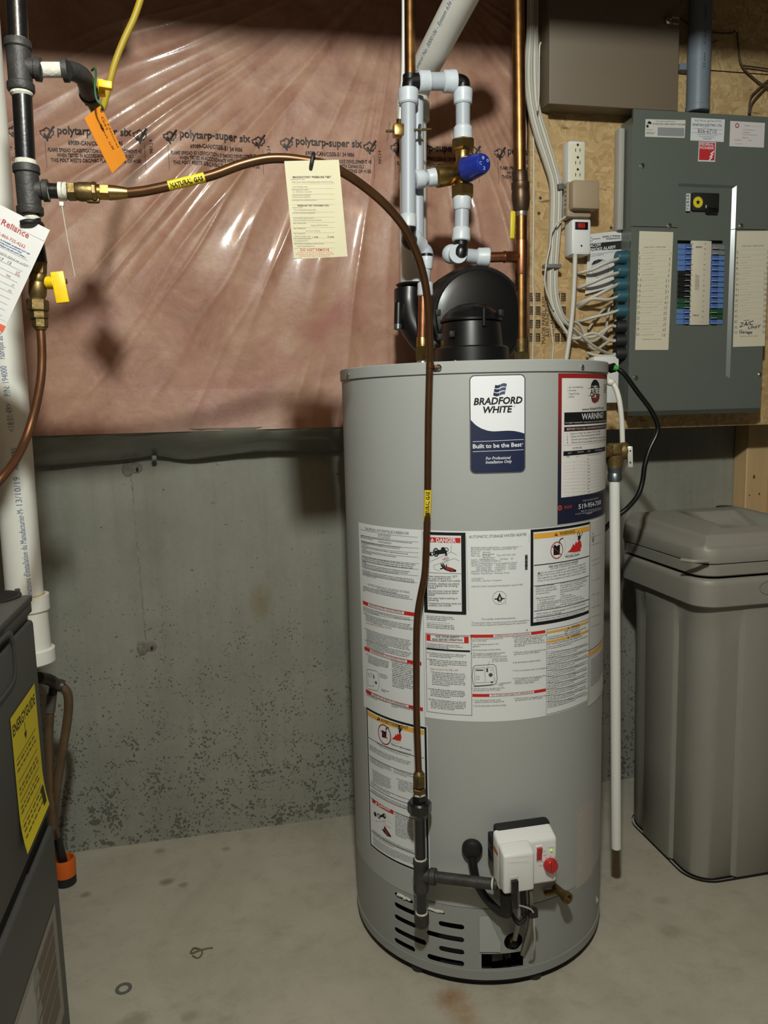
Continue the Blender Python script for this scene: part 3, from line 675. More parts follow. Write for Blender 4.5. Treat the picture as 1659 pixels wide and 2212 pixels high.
for q in dv: fl(*q)
c.greek(58, 132, 400, 186, 2, seed=1, last=.35); c.text('AVERTISSEMENT', 170, 182, 256, 196, .0034, (60, 60, 60), 1); c.greek(62, 165, 330, 232, 3, seed=2, last=.3)
c.greek(64, 202, 395, 262, 2, seed=3, last=.15); c.greek(66, 228, 300, 285, 2, seed=4, last=.35); c.greek(66, 262, 410, 370, 4, seed=5, last=.15); c.greek(68, 308, 400, 400, 3, seed=6, last=.8); c.greek(70, 352, 410, 455, 4, seed=7, last=.4)
c.text("PEUT-ÊTRE UTILISÉ POUR UN CHAUFFE-EAU (POTABLE)", 104, 456, 370, 508, .0038, (50, 50, 50), 1); c.text("ET CHAUFFAGE D'ESPACE", 165, 486, 292, 512, .0036, (50, 50, 50), 1)
c.greek(74, 455, 408, 548, 4, seed=8, last=.12)
for (xl, yl, xr, yr), t, xa, xb in (((72, 554, 424, 652), 'LIRE AVANT DE METTRE EN MARCHE', 128, 340), ((82, 846, 446, 968), "CONSIGNES D'UTILISATION", 160, 328), ((92, 1120, 456, 1256), "ARRÊTER LE GAZ À L'APPAREIL", 160, 352)):
    uu0, vv1 = c.uv(xl, yl); uu1 = c.uv(xr, yr)[0]; vv0 = vv1 - .0076; c.uvrect(uu0, vv0, uu1, vv1, RED, 1); wf = uu1 - uu0
    c.uvrect(uu0 + wf*.14, vv0 + .0012, uu0 + wf*.80, vv1 - .0012, LBL, 2); c.uvtext(t, (uu0 + wf*.17, vv0 + .0026), (uu0 + wf*.77, vv0 + .0026), .0046, (60, 30, 28), 3)
c.greek(76, 588, 402, 680, 3, seed=9, last=.4); fl(78, 625, 404, 682); c.greek(80, 630, 400, 748, 5, seed=10, indent=.05, last=.5); c.text("SI VOUS SENTEZ UNE ODEUR DE GAZ", 92, 702, 256, 738, .0036, (150, 90, 86), 1)
c.greek(84, 725, 395, 890, 8, seed=11, indent=.05); c.greek(86, 800, 392, 930, 5, seed=12, indent=.05)
c.greek(96, 890, 240, 985, 6, seed=13, indent=.08); c.greek(250, 930, 400, 1165, 15, seed=14, indent=.06)
c.stroke([(96, 1005), (104, 994), (160, 1006), (170, 1020), (176, 1100), (166, 1132), (104, 1118), (98, 1090), (96, 1005)], .0008, (70, 70, 70), 1); c.stroke([(103, 1020), (140, 1026), (142, 1105), (106, 1098), (103, 1020)], .0006, (70, 70, 70), 1); c.disc(156, 1080, .0032, (60, 60, 60), 1); c.rect(138, 1030, 146, 1054, (80, 80, 80), 1); c.greek(105, 1026, 135, 1042, 1, (60, 60, 60), 1)
c.greek(178, 1015, 235, 1055, 3, seed=15); c.greek(190, 1115, 240, 1145, 2, seed=16); c.greek(98, 1158, 240, 1205, 2, seed=17); c.greek(255, 1205, 400, 1270, 3, seed=18, last=.3)
c.build('french_instruction_label', WH, label='white French instruction label with red heading bars')
# English block
c = Canvas(CS, .0005).view(760, 1110, 2.9625)
uB = math.radians(-38.4)*HR; uE = math.radians(62)*HR; vb = .5625
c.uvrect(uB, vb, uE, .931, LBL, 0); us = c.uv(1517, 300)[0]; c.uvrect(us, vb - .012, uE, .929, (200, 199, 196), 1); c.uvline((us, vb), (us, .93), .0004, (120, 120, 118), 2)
# DANGER panel
uu0, vv1 = math.radians(-38.0)*HR, c.uv(716, 120)[1]; uu1, vv0 = c.uv(733, 646); c.uvrect(uu0, vv0, uu1, vv1, (14, 14, 15), 1); b = .0072; c.uvrect(uu0 + b, vv0 + b*.85, uu1 - b*1.15, vv1 - b*.8, LBL, 2)
c.rect(497, 148, 696, 186, RED, 3); tri(c, 516, 166, 12, LBL, 4, RED); c.text('DANGER', 541, 180, 668, 182, .0076, LBL, 4, bold=.03); c.rect(486, 375, 707, 382, INK, 3)
c.stroke([(638, 198), (636, 243), (672, 262)], .0006, (90, 90, 92), 3); c.stroke([(636, 243), (560, 280), (502, 305)], .0006, (90, 90, 92), 3); c.stroke([(690, 300), (655, 285), (560, 318), (525, 330), (530, 352), (565, 365)], .0006, (90, 90, 92), 3)
c.poly([(527, 235), (575, 228), (606, 230), (612, 268), (600, 268), (596, 254), (530, 262)], INK, 3); c.disc(540, 246, .0060, INK, 3, ring=.0018, sy=1.4); c.disc(585, 226, .0042, INK, 3); c.disc(606, 229, .0042, INK, 3, ring=.0014); c.disc(513, 256, .0042, INK, 3, ring=.0016); c.disc(502, 258, .0034, INK, 3)
c.poly([(568, 312), (585, 330), (600, 342), (606, 318), (614, 345), (640, 352), (668, 356), (668, 371), (630, 370), (596, 358), (572, 334)], INK, 3); c.poly([(590, 335), (625, 340), (655, 350), (650, 366), (610, 358)], (150, 44, 36), 4)
for x in (596, 604, 612): c.stroke([(x, 268), (x + 6*(x - 604)/8, 330)], .0005, (110, 110, 112), 3)
for a in ((566, 352, 590, 346), (572, 330, 592, 340), (580, 316, 598, 336)): c.line(*a, .0024, INK, 3)
c.text('HOT', 582, 299, 626, 297, .0052, (190, 60, 52), 4)
rows = ('Water temperature over 125°F', 'can cause severe burns', 'instantly or death from scalds.', None, 'Children, disabled and elderly', 'are at highest risk of being', 'scalded.', None, 'See instruction manual before', 'setting temperature at water', 'heater.', None, 'Feel water before bathing or', 'showering.', None, 'Temperature limiting valves are', 'available, see manual.')
y = 400.0
for t in rows:
    if t is None: y += 6.5; continue
    w_ = len(t)*6.75; x0 = 486 + (y - 400)*.03; c.text(t, x0, y + 4, x0 + w_, y + 4 + w_*.012, .0038, (34, 34, 36), 3, bold=.006); y += 13.3
c.greek(479, 645, 660, 690, 3, seed=21, last=.7); fl = lambda x0, y0, x1, y1, w=.0004: c.line(x0, y0, x1, y1, w, (70, 70, 70), 1); fl(482, 692, 628, 700); c.greek(480, 696, 660, 742, 3, seed=22, last=.9)
# rating plate
c.text('AUTOMATIC STORAGE WATER HEATER', 750, 156, 1118, 139, .0052, (44, 44, 46), 1); fl(732, 145, 746, 620); fl(1134, 130, 1134, 185); fl(1140, 470, 1140, 600)
T_ = (84, 84, 86)
rat = [('BRADFORD WHITE CORPORATION   www.bradfordwhite.com    C', 762, 1088), ('200 LAFAYETTE STREET  MIDDLEVILLE MI 49333  USA', 762, 1052), ('Model  No', 762, 822), ('Serial No', 762, 818), ('Nom. Cap.:  50 US gal           Type: NATURAL GAS', 764, 1046), ('                189.3 liters', 836, 912),
       ('Input:  40000(Btu/hr)      Orifice:   32', 764, 1032), ('Elevation: 0-10100 Ft (0-3078 m)', 764, 950), ('Above 10100Ft(3078m), Consult Installation Manual', 764, 1056), ('Gas Pressure Manifold      4.0(inWC)   1.00(kPa)', 764, 1050), ('      Inlet Supply Max     10.5(inWC)   2.61(kPa)', 796, 1050), ('      Inlet Supply Min      5.0(inWC)   1.24(kPa)', 796, 1050), ('ANSI Z21.10.1-2014/CSA 4.1-2014', 764, 958), ('Pressure: Test 300 psi.  Working 150 psi', 766, 1008)]
for i, (t, x0, x1) in enumerate(rat): yy = 222 + i*12.7; c.text(t.strip() if x0 > 790 else t, x0, yy, x1, yy - (x1 - x0)*.03, .0030, T_, 1)
c.greek(836, 240, 905, 248, 1, T_, 1); c.greek(836, 252, 960, 262, 1, T_, 1); c.text('CATEGORY III', 766, 421, 842, 418, .0030, T_, 1); c.text('120V 60Hz  Less than 12 amperes', 766, 433, 957, 428, .0030, T_, 1); c.text('DOES NOT COMPLY W/JURISDICTIONS REQUIRING 10ng/J NOx REGS', 766, 470, 1094, 456, .0030, T_, 1)
y = 262.0; R_ = random.Random(4)
while y < 358: h_ = R_.choice((1.2, 2.2, 4, 6)); c.rect(1107, y, 1124, y + h_ - .4, (40, 40, 40), 1); y += h_ + R_.choice((1, 1.6, 2.4))
c.disc(945, 537, .0130, (60, 60, 60), 1, ring=.0006, n=40); c.poly([(925, 545), (935, 528), (945, 504), (955, 527), (966, 543), (958, 556), (945, 562), (932, 557)], INK, 1); c.poly([(912, 541), (980, 538), (978, 545), (914, 549)], INK, 1); c.poly([(940, 545), (946, 525), (953, 543), (947, 556)], (200, 200, 200), 2); c.disc(984, 573, .0012, INK, 1, ring=.0004); c.line(933, 566, 960, 565, .0004, INK, 1)
c.text('Pat or pending - bradfordwhite.com/patents', 833, 678, 1047, 670, .0034, (56, 56, 58), 1)
c.text('This water heater meets or exceeds all or portions of (where applicable) the', 766, 702, 1134, 684, .0033, (70, 70, 72), 1); c.text('minimum efficiency requirements of ASHRAE Standard 90.1 (latest edition)', 766, 716, 1118, 700, .0033, (70, 70, 72), 1)
c.rect(1117, 738, 1122, 748, INK, 2)
# WARNING panel
def warn_picture(c, cx, cy, k, word, wx, wy, sk=-.12):
    P = lambda x, y: (cx + x*k, cy + y*k + x*k*sk)
    c.disc(*P(0, 0), .0150*k, (158, 34, 36), 4, ring=.0016*k, sy=1.1, n=36)
    c.poly([P(-22, 30), P(18, 30), P(20, -32), P(8, -34), P(8, -28), P(-8, -28), P(-8, -36), P(-18, -36), P(-22, -28)], INK, 3)
    a, b = P(-34, -30), P(30, 34); c.line(*a, *b, .0014*k, (158, 34, 36), 4)
    c.stroke([P(14, -40), P(18, -62), P(30, -72), P(40, -70)], .0022*k, INK, 3); c.stroke([P(42, -66), P(54, -40), P(50, 10), P(48, 46), P(70, 58), P(120, 52), P(142, 40), P(130, 28), P(70, 38), P(56, 30)], .0004, (110, 110, 112), 3)
    c.poly([P(66, 22), P(86, 6), P(98, -12), P(104, -30), P(112, -16), P(122, -44), P(128, -28), P(140, -52), P(152, -40), P(158, -8), P(150, 12), P(152, 24), P(110, 26)], RED, 3)
    c.poly([P(132, -50), P(148, -50), P(152, -72), P(144, -80), P(134, -74)], INK, 4); c.disc(*P(144, -88), .0019*k, INK, 4); c.stroke([P(132, -70), P(130, -92), P(138, -106)], .0014*k, INK, 4); c.stroke([P(150, -72), P(160, -84), P(160, -104)], .0014*k, INK, 4)
    c.text(word, *wx, *wy, .0034, (36, 36, 38), 4, shear=.15, bold=.012)
x0, y0, x1, y1 = 1143, 101, 1517, 634
uu0, vv1 = c.uv(x0, y0); uu1, vv0 = c.uv(x1, y1); c.uvrect(uu0, vv0, uu1, vv1, (14, 14, 15), 1); c.uvrect(uu0 + .0056, vv0 + .0066, uu1 - .0030, vv1 - .0052, LBL, 2)
ui0, ui1 = uu0 + .0066, uu1 - .0040
def vrow(xl, yl): return c.uv(xl, yl)[1]
def hband(yt, yb, col, l): c.uvrect(ui0, vrow(1168, yb), ui1, vrow(1168, yt), col, l)
hband(126, 161, ORG, 3); tri(c, 1305, 131, 11, INK, 4, ORG); c.text('WARNING', 1326, 137, 1425, 121, .0066, INK, 4, bold=.01)
warn_picture(c, 1310, 232, 1.0, 'Flammable Vapors', (1364, 278), (1452, 262))
hband(326, 332, INK, 3); c.text('FIRE AND EXPLOSION HAZARD', 1258, 345, 1447, 307, .0040, (30, 30, 32), 3, bold=.015); c.text('Can result in serious injury or death', 1268, 356, 1442, 320, .0036, (60, 60, 62), 3)
tri(c, 1196, 378, 10, INK, 3, LBL)
for i, t in enumerate(('    Do not store or use gasoline or other flammable vapors and', 'liquids in the vicinity of this or any other appliance.  Storage of or', 'use of gasoline or other flammable vapors or liquids in the vicinity', 'of this or any other appliance can result in serious injury or death.')):
    c.text(t.strip(), 1208 if i == 0 else 1186, 384 + i*17 + (0 if i else -1), 1494 - (i == 0)*4, 322 + i*17, .0037, (44, 44, 46), 3)
hband(460, 464, INK, 3); hband(664, 668, INK, 3)
for i, t in enumerate(('Vapors from flammable', 'liquids can explode and', 'catch fire causing death', 'or severe burns.')): c.text(t, 1175, 472 + i*15, 1175 + len(t)*5.6, 472 + i*15 - len(t)*5.6*.13, .0035, (50, 50, 52), 3)
for i, t in enumerate(('Keep flammable products:', '  1. far away from any', '     possible ignition source,', '  2. in approved containers,', '  3. tightly closed and', "  4. out of children's reach.")): k = len(t) - len(t.lstrip()); c.text(t.strip(), 1176 + k*5, 545 + i*13.4, 1176 + len(t)*5.3, 545 + i*13.4 - len(t)*5.3*.13 + k*.6, .0034, (50, 50, 52), 3)
for i, t in enumerate(('Do not use or store flammable products', 'such as gasoline, solvents or adhesives', 'in the same room or area near the', 'appliance, or any other appliance or', 'any possible ignition source.')): c.text(t, 1331, 449 + i*14, 1331 + len(t)*4.35, 449 + i*14 - len(t)*4.35*.20, .0033, (60, 60, 62), 3)
for i, t in enumerate(('Vapors:', '1. cannot be seen,', '2. are heavier than air,', '3. go a long way on the floor and', '4. can be carried from other rooms to', '    possible ignition sources by air currents.')): c.text(t, 1331, 520 + i*13, 1331 + len(t)*4.1, 520 + i*13 - len(t)*4.1*.20, .0032, (60, 60, 62), 3)
hband(620, 624, INK, 3); c.text('Water heaters in residential garages must be installed and protected', 1180, 645, 1490, 577, .0034, (50, 50, 52), 3); c.text('to avoid physical damage.', 1180, 660, 1340, 633, .0034, (50, 50, 52), 3)
c.text('Read and follow water heater warnings and instructions. If owners', 1180, 684, 1490, 612, .0034, (50, 50, 52), 3); c.text('manual is missing contact the distributor or manufacturer.', 1180, 697, 1466, 634, .0034, (50, 50, 52), 3)
# lower panels
c.frame(472, 761, 770, 1291, .0008, INK, 1); ua, va = c.uv(478, 768); ub = c.uv(748, 826)[0]; vb2 = va - .0128; c.uvrect(ua, vb2, ub, va, RED, 2); c.uvrect(ua + .0085, vb2 + .001, ub - .0085, va - .001, LBL, 3)
c.text('FOR YOUR SAFETY', 538, 791, 688, 795, .0040, INK, 4, bold=.02); c.text('READ BEFORE OPERATING', 516, 808, 708, 813, .0040, INK, 4, bold=.02); c.rect(479, 866, 757, 873, INK, 1)
c.greek(482, 822, 712, 866, 3, seed=31); c.greek(482, 880, 735, 930, 3, seed=32, indent=.06); c.greek(484, 922, 738, 985, 4, seed=33, indent=.06, last=.5); c.text('WHAT TO DO IF YOU SMELL GAS', 502, 998, 680, 1006, .0036, (160, 70, 64), 1)
c.greek(506, 1003, 728, 1110, 8, seed=34, indent=.04); c.greek(490, 1110, 735, 1185, 5, seed=35, indent=.06); c.greek(492, 1178, 738, 1262, 6, seed=36, indent=.06)
def redbar(xl, yt, xr, yb, f0, f1, t):
    a, v1_ = c.uv(xl, yt); b = c.uv(xr, yb)[0]; v0_ = v1_ - .0060; c.uvrect(a, v0_, b, v1_, RED, 1); wf = b - a; c.uvrect(a + wf*f0, v0_ + .0008, a + wf*f1, v1_ - .0008, LBL, 2); c.uvtext(t, (a + wf*(f0 + .02), v0_ + .0014), (a + wf*(f1 - .02), v0_ + .0014), .0034, (70, 30, 28), 3)
redbar(759, 772, 1237, 760, .29, .79, 'OPERATING INSTRUCTIONS'); redbar(771, 1151, 1241, 1130, .22, .82, 'TO TURN OFF GAS TO APPLIANCE')
op = [('1. STOP! Read the safety information to the', 762, 806), ('    left on this label.', 762, 818), ('2. Turn off all electric power to the', 762, 841), ('    appliance.', 762, 853), ('3. Set the thermostat to lowest setting.', 762, 876), ('4. This appliance is equipped with an ignition', 763, 898), ('    device which automatically lights the', 763, 909), ('    pilot.  Do not try to light the pilot by hand.', 763, 921), ('5. Slide the switch on the right side of the', 768, 1123), ('    gas valve down to the "OFF" position.', 768, 1135), ('1. Turn off all electric power to the', 776, 1198), ('    appliance if service is to be performed.', 776, 1209), ('2. Set the thermostat to the lowest setting.', 778, 1233),
      ('6. Wait five (5) minutes to clear out any gas.', 1030, 796), ('    Then smell for gas, including near the', 1030, 807), ('    floor. If you smell gas, STOP! Follow', 1030, 818), ('    "B" in the safety information at left of', 1030, 829), ('    this label. If you don\'t smell gas, go to', 1030, 841), ('    the next step.', 1030, 852), ('7. Slide the switch on the right side of the', 1030, 892), ('    gas valve up to the "ON" position.', 1030, 903), ('8. Set thermostat to desired setting.', 1030, 957), ('9. Turn on all electric power to the appliance.', 1030, 1009), ('10. If the appliance will not operate, follow', 1030, 1058), ('    the instructions "To Turn Off Gas To', 1032, 1069), ('    Appliance" and call your service', 1032, 1080), ('    technician or gas supplier.', 1032, 1091), ('3. Slide the switch on the right side of the', 1036, 1186), ('    gas valve down to the "OFF" position.', 1036, 1197)]
for t, x, y in op:
    k = len(t) - len(t.lstrip()); sl = -.03 if x < 900 else -.095; L = (len(t) - k)*4.75; x = x + k*2.4; c.text(t.strip(), x, y, x + L, y + L*sl, .0033, (64, 64, 66), 1)
c.text('SWITCH SHOWN', 898, 936, 992, 931, .0034, (60, 60, 62), 1); c.text('IN "ON" POSITION', 898, 949, 996, 944, .0034, (60, 60, 62), 1); c.text('THERMOSTAT', 944, 1092, 1020, 1085, .0034, (60, 60, 62), 1); c.text('DIAL', 944, 1103, 968, 1100, .0034, (60, 60, 62), 1)
G4 = (72, 72, 74)
c.stroke([(776, 982), (790, 970), (905, 962), (922, 975), (930, 1060), (918, 1090), (790, 1100), (776, 1085), (770, 1040), (776, 982)], .0010, G4, 1); c.stroke([(784, 988), (850, 984), (854, 1078), (788, 1082), (784, 988)], .0006, G4, 1); c.stroke([(858, 984), (905, 980), (912, 1072), (858, 1078)], .0005, G4, 1); c.rect(792, 996, 842, 1004, G4, 1); c.rect(860, 988, 872, 1012, G4, 1); c.disc(888, 1030, .0038, G4, 1); c.disc(892, 998, .0014, G4, 1, ring=.0005); c.rect(888, 1072, 904, 1082, G4, 1); c.stroke([(798, 1040), (812, 1039), (813, 1060), (799, 1061), (798, 1040)], .0006, G4, 1); c.stroke([(868, 985), (876, 948), (886, 942)], .0004, G4, 1); c.stroke([(912, 1050), (928, 1090), (940, 1092)], .0004, G4, 1); c.line(780, 1104, 905, 1094, .0016, G4, 1)
c.frame(1244, 740, 1514, 1186, .0006, INK, 2)
a, v1_ = c.uv(1247, 750); b = c.uv(1510, 900)[0]
for yt, yb, t, f in ((752, 766, 'WARNING', .0030), (812, 826, 'WARNING', .0030)):
    c.uvrect(a, c.uv(1247, yb)[1], b, c.uv(1247, yt)[1], ORG, 2); vv = c.uv(1247, yb)[1]; c.uvtext(t, (a + (b - a)*.50, vv + .0012), (a + (b - a)*.72, vv + .0012), .0036, (60, 44, 20), 3, bold=.02); um = a + (b - a)*.44; c.poly([(um - .0022, vv + .001), (um + .0022, vv + .001), (um, vv + .005)], INK, 3, px=False)
vv = c.uv(1247, 782)[1]; c.uvtext('FOR YOUR SAFETY', (a + (b - a)*.36, vv), (a + (b - a)*.74, vv), .0036, (50, 50, 52), 2); c.greek(1250, 784, 1505, 775, 2, seed=41, last=.8)
vv = c.uv(1247, 842)[1]; c.uvtext('HOT WATER CAN PRODUCE 3RD DEGREE BURNS', (a + .001, vv), (a + (b - a)*.8, vv), .0034, (50, 50, 52), 2); c.greek(1250, 846, 1505, 838, 2, (110, 110, 112), seed=42, last=.6)
for k in range(9): c.line(1247, 884 + k*40, 1510, 832 + k*40, .0004, (60, 60, 62), 2); c.greek(1250, 890 + k*40, 1506, 872 + k*40, 3, (112, 112, 114), 2, seed=43 + k, last=.7, xh=.4)
# sliver of label wrapping round the right side
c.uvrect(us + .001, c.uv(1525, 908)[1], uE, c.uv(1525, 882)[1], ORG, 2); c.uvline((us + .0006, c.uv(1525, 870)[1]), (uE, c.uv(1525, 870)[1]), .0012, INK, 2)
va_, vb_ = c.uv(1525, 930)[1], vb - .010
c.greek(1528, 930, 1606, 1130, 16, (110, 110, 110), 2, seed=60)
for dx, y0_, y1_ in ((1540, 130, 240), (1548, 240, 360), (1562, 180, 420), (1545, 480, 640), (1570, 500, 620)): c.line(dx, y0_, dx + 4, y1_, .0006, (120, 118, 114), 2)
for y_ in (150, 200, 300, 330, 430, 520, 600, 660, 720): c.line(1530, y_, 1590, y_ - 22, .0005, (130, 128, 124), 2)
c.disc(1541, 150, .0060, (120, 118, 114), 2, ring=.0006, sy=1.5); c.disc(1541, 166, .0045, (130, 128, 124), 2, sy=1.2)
c.build('rating_label', WH, label='large white English rating and instruction label')
# French hazard label below
c = Canvas(CS, .0007).view(760, 1520, 5.53)
uA, vT = c.uv(172, 22); uR = c.uv(905, 262)[0]; vB = c.uv(244, 1712)[1]; c.uvrect(uA, vB, uR, vT, LBL, 0); e = .0020; c.uvrect(uA + e, vB + e, uR - e, vT - e, (14, 14, 15), 1); k = .0065; c.uvrect(uA + k, vB + k, uR - k, vT - k, LBL, 2)
ua, ub = uA + k + .0008, uR - k - .0008
def row(y): return c.uv(200, y)[1]
c.uvrect(ua, row(140), ub, row(88), ORG, 3); c.text('AVERTISSEMENT', 354, 206, 682, 308, .0062, INK, 4, bold=.01); tri(c, 326, 178, 22, INK, 4, ORG)
c.view(760, 1520, 5.53); warn_picture(c, 394, 366, 1.3, 'Vapeurs inflammables', (474, 484), (712, 562), .24)
for y in (392, 600, 944, 1010, 1092, 1470): c.uvrect(ua, row(y + 6), ub, row(y), INK, 3)
c.text("RISQUE D'INCENDIE ET D'EXPLOSION", 306, 478, 712, 616, .0036, (40, 40, 42), 3, bold=.012); c.text('Peut causer des blessures graves ou la mort', 345, 512, 690, 636, .0030, (60, 60, 62), 3)
c.greek(215, 478, 750, 760, 4, (50, 50, 52), 3, seed=71); c.greek(222, 622, 480, 790, 4, (60, 60, 62), 3, seed=72, last=.7); c.greek(240, 765, 480, 1040, 9, (60, 60, 62), 3, seed=73, indent=.08); c.greek(505, 755, 740, 870, 4, (60, 60, 62), 3, seed=74); c.greek(540, 880, 740, 1120, 7, (60, 60, 62), 3, seed=75, indent=.1)
c.greek(235, 955, 740, 1150, 2, (60, 60, 62), 3, seed=76); c.greek(240, 1022, 740, 1240, 3, (60, 60, 62), 3, seed=77)
u0_, v1_ = c.uv(250, 1128); u1_ = c.uv(503, 1290)[0]; v0_ = v1_ - .0086; c.uvrect(u0_, v0_, u1_, v1_, RED, 3); c.text('DANGER', 324, 1218, 470, 1284, .0062, LBL, 4, bold=.03); tri(c, 298, 1186, 18, LBL, 4, RED)
c.disc(285, 1318, .0050, INK, 3); c.disc(328, 1340, .0056, INK, 3, ring=.0022); c.disc(395, 1336, .0050, INK, 3, ring=.0020); c.poly([(335, 1336), (385, 1310), (408, 1370), (396, 1374), (378, 1352), (335, 1356)], INK, 3)
c.stroke([(438, 1305), (438, 1400), (490, 1440)], .0004, (110, 110, 112), 3); c.stroke([(285, 1405), (400, 1402)], .0004, (110, 110, 112), 3); c.poly([(362, 1488), (385, 1500), (395, 1455), (410, 1480), (470, 1570), (478, 1592), (430, 1580), (385, 1530)], INK, 3); c.poly([(390, 1490), (405, 1488), (455, 1570), (420, 1560)], (150, 44, 36), 4)
for x in (385, 395, 404): c.line(x, 1380, x + (x - 394)*1.2, 1470, .0004, (150, 90, 86), 3)
c.greek(410, 1440, 485, 1490, 1, (190, 60, 52), 4)
c.greek(520, 1285, 745, 1720, 14, (60, 60, 62), 3, seed=78); c.greek(256, 1495, 760, 1760, 4, (60, 60, 62), 3, seed=79); c.greek(262, 1580, 770, 1850, 6, (60, 60, 62), 3, seed=80)
c.build('french_hazard_label', WH, label='black-framed French AVERTISSEMENT and DANGER label')
# ghost of a removed sticker, low on the right
c = Canvas(CS, .0003).view(960, 1740, 4.366)
uu0, vv1 = c.uv(1245, 40); uu1, vv0 = c.uv(1395, 640); c.uvrect(uu0, vv0, uu1, vv1, (176, 170, 163), 0)
R_ = random.Random(9)
for k in range(46):
    t = R_.random(); u = uu0 + (uu1 - uu0)*R_.choice((.15, .2, .25, .3, .62, .7, .8)); v = vv0 + (vv1 - vv0)*t; c.uvline((u, v), (u + .006, v + .003), .0012, (196, 192, 186), 1)
c.build('sticker_residue', WH, label='pale rectangular glue ghost of a removed sticker')
# ---------------------------------------------------------------- gas control on the heater front
def hloc(u, d, z): return V((HX + u, HY - HR - d, z))          # local frame: u right, d outwards, z up
ctl = MB(BLKM)
ctl.rbox(hloc(-.064, .036, .262), hloc(.046, .012, .368), .006, BLKM); ctl.rbox(hloc(-.03, .010, .28), hloc(.03, -.004, .34), .003, BLKM)
for z in (.332, .300): ctl.rbox(hloc(-.074, .032, z), hloc(-.062, .012, z + .020), .003, BLKM)
control = ctl.build('gas_control', WH, label='black backing of the white gas control')
m = MB(WPL)
def block(m, u0, u1, d0, d1, z0, zb, zf, mat, r=.004):           # box with a roof sloping down to the front
    bm = bmesh.new(); P = [hloc(u0, d0, z0), hloc(u1, d0, z0), hloc(u1, d1, z0), hloc(u0, d1, z0), hloc(u0, d0, zb), hloc(u1, d0, zb), hloc(u1, d1, zf), hloc(u0, d1, zf)]
    vs = [bm.verts.new(p) for p in P]
    for f in ((0, 3, 2, 1), (4, 5, 6, 7), (3, 7, 6, 2), (0, 4, 7, 3), (1, 2, 6, 5), (0, 1, 5, 4)): bm.faces.new([vs[i] for i in f])
    bmesh.ops.recalc_face_normals(bm, faces=bm.faces); bmesh.ops.bevel(bm, geom=list(bm.edges), offset=r, segments=3, profile=.5, affect='EDGES'); bm.verts.index_update()
    m.add([v.co.copy() for v in bm.verts], [[v.index for v in f.verts] for f in bm.faces], mat); bm.free()
block(m, -.0705, .0455, .030, .066, .262, .3655, .352, WPL, .006)
m.build('front_cover', control); m = MB(WPL); block(m, -.0705, -.0105, .060, .091, .270, .356, .346, WPL, .005)
m.build('front_bulge', control)
fs_ = PlaneS(hloc(0, .0662, 0), (1, 0, 0), (0, 0, 1)); c = Canvas(fs_, .0003).view(960, 1740, 4.366)
for t, x0, x1, y in (('ON', 932, 956, 436), ('OFF', 932, 962, 472), ('STATUS', 978, 1034, 402), ('HOT', 890, 928, 570)): c.text(t, x0, y, x1, y - 3, .0016, (90, 60, 58), 1)
for k in range(5): a = .4 + k*.55; c.uvline((c.uv(995, 560)[0] + .0165*math.cos(a), c.uv(995, 560)[1] + .0165*math.sin(a)), (c.uv(995, 560)[0] + .0185*math.cos(a), c.uv(995, 560)[1] + .0185*math.sin(a)), .0010, (120, 40, 38), 1)
c.build('control_markings', control)
RDP = M('red_plastic', (176, 32, 36), .3, coat=.4)
u, v = fs_.uv(960 + 891/4.366, 1740 + 452/4.366); m = MB(WPL); m.rbox(hloc(u - .0068, .0675, v - .0165), hloc(u + .0068, .064, v + .0165), .002, WPL); m.add([hloc(u - .005, .068, v - .013), hloc(u + .005, .068, v - .013), hloc(u + .005, .0695, v), hloc(u - .005, .0695, v), hloc(u + .005, .0725, v + .013), hloc(u - .005, .0725, v + .013), hloc(u - .005, .0665, v - .013), hloc(u + .005, .0665, v - .013), hloc(u + .005, .0665, v + .013), hloc(u - .005, .0665, v + .013)], [(0, 1, 2, 3), (3, 2, 4, 5), (5, 4, 8, 9), (0, 3, 5, 9, 6), (1, 7, 8, 4, 2), (0, 6, 7, 1)], RDP); m.build('rocker_switch', control, label='red rocker switch')
u, v = fs_.uv(960 + 996/4.366, 1740 + 556/4.366); m = MB(RDP); m.lathe(hloc(u, .066, v), (0, -1, 0), [(0, .0138), (.009, .0128), (.0105, .0115), (.0105, 0)], RDP, 28); m.rbox(hloc(u - .002, .0785, v - .012), hloc(u + .002, .076, v + .012), .0008, RDP); m.build('temperature_dial', control, label='round red temperature dial')
u, v = fs_.uv(960 + 1006/4.366, 1740 + 422/4.366); m = MB(M('green_led', (170, 200, 90), .3, emit=(120, 150, 50))); m.sphere(hloc(u, .0665, v), .0028, n=12); m.build('status_lamp', control)
fb = PlaneS(hloc(0, .0912, 0), (1, 0, 0), (0, 0, 1)); c = Canvas(fb, .0002).view(960, 1740, 4.366); c.greek(610, 516, 790, 540, 1, (238, 238, 236), 1) if False else c.line(600, 535, 790, 520, .0012, (238, 238, 236), 1); c.line(610, 490, 800, 478, .0004, (238, 238, 236), 1); c.line(610, 548, 800, 534, .0004, (238, 238, 236), 1); c.build('embossed_name', control)
u, v = fb.uv(960 + 655/4.366, 1740 + 735/4.366); m = MB(WPL); m.rbox(hloc(u - .009, .0925, v - .016), hloc(u + .009, .088, v + .014), .002, M('grey_socket', (190, 190, 188), .5)); m.rbox(hloc(u - .0065, .1, v - .015), hloc(u + .0065, .088, v + .009), .002, BLK); m.tube([hloc(u, .094, v - .012), hloc(u, .096, v - .03), hloc(u + .002, .094, v - .045)], .006, BLK, 10); m.build('cable_plug', control, label='black plug in the front of the control')
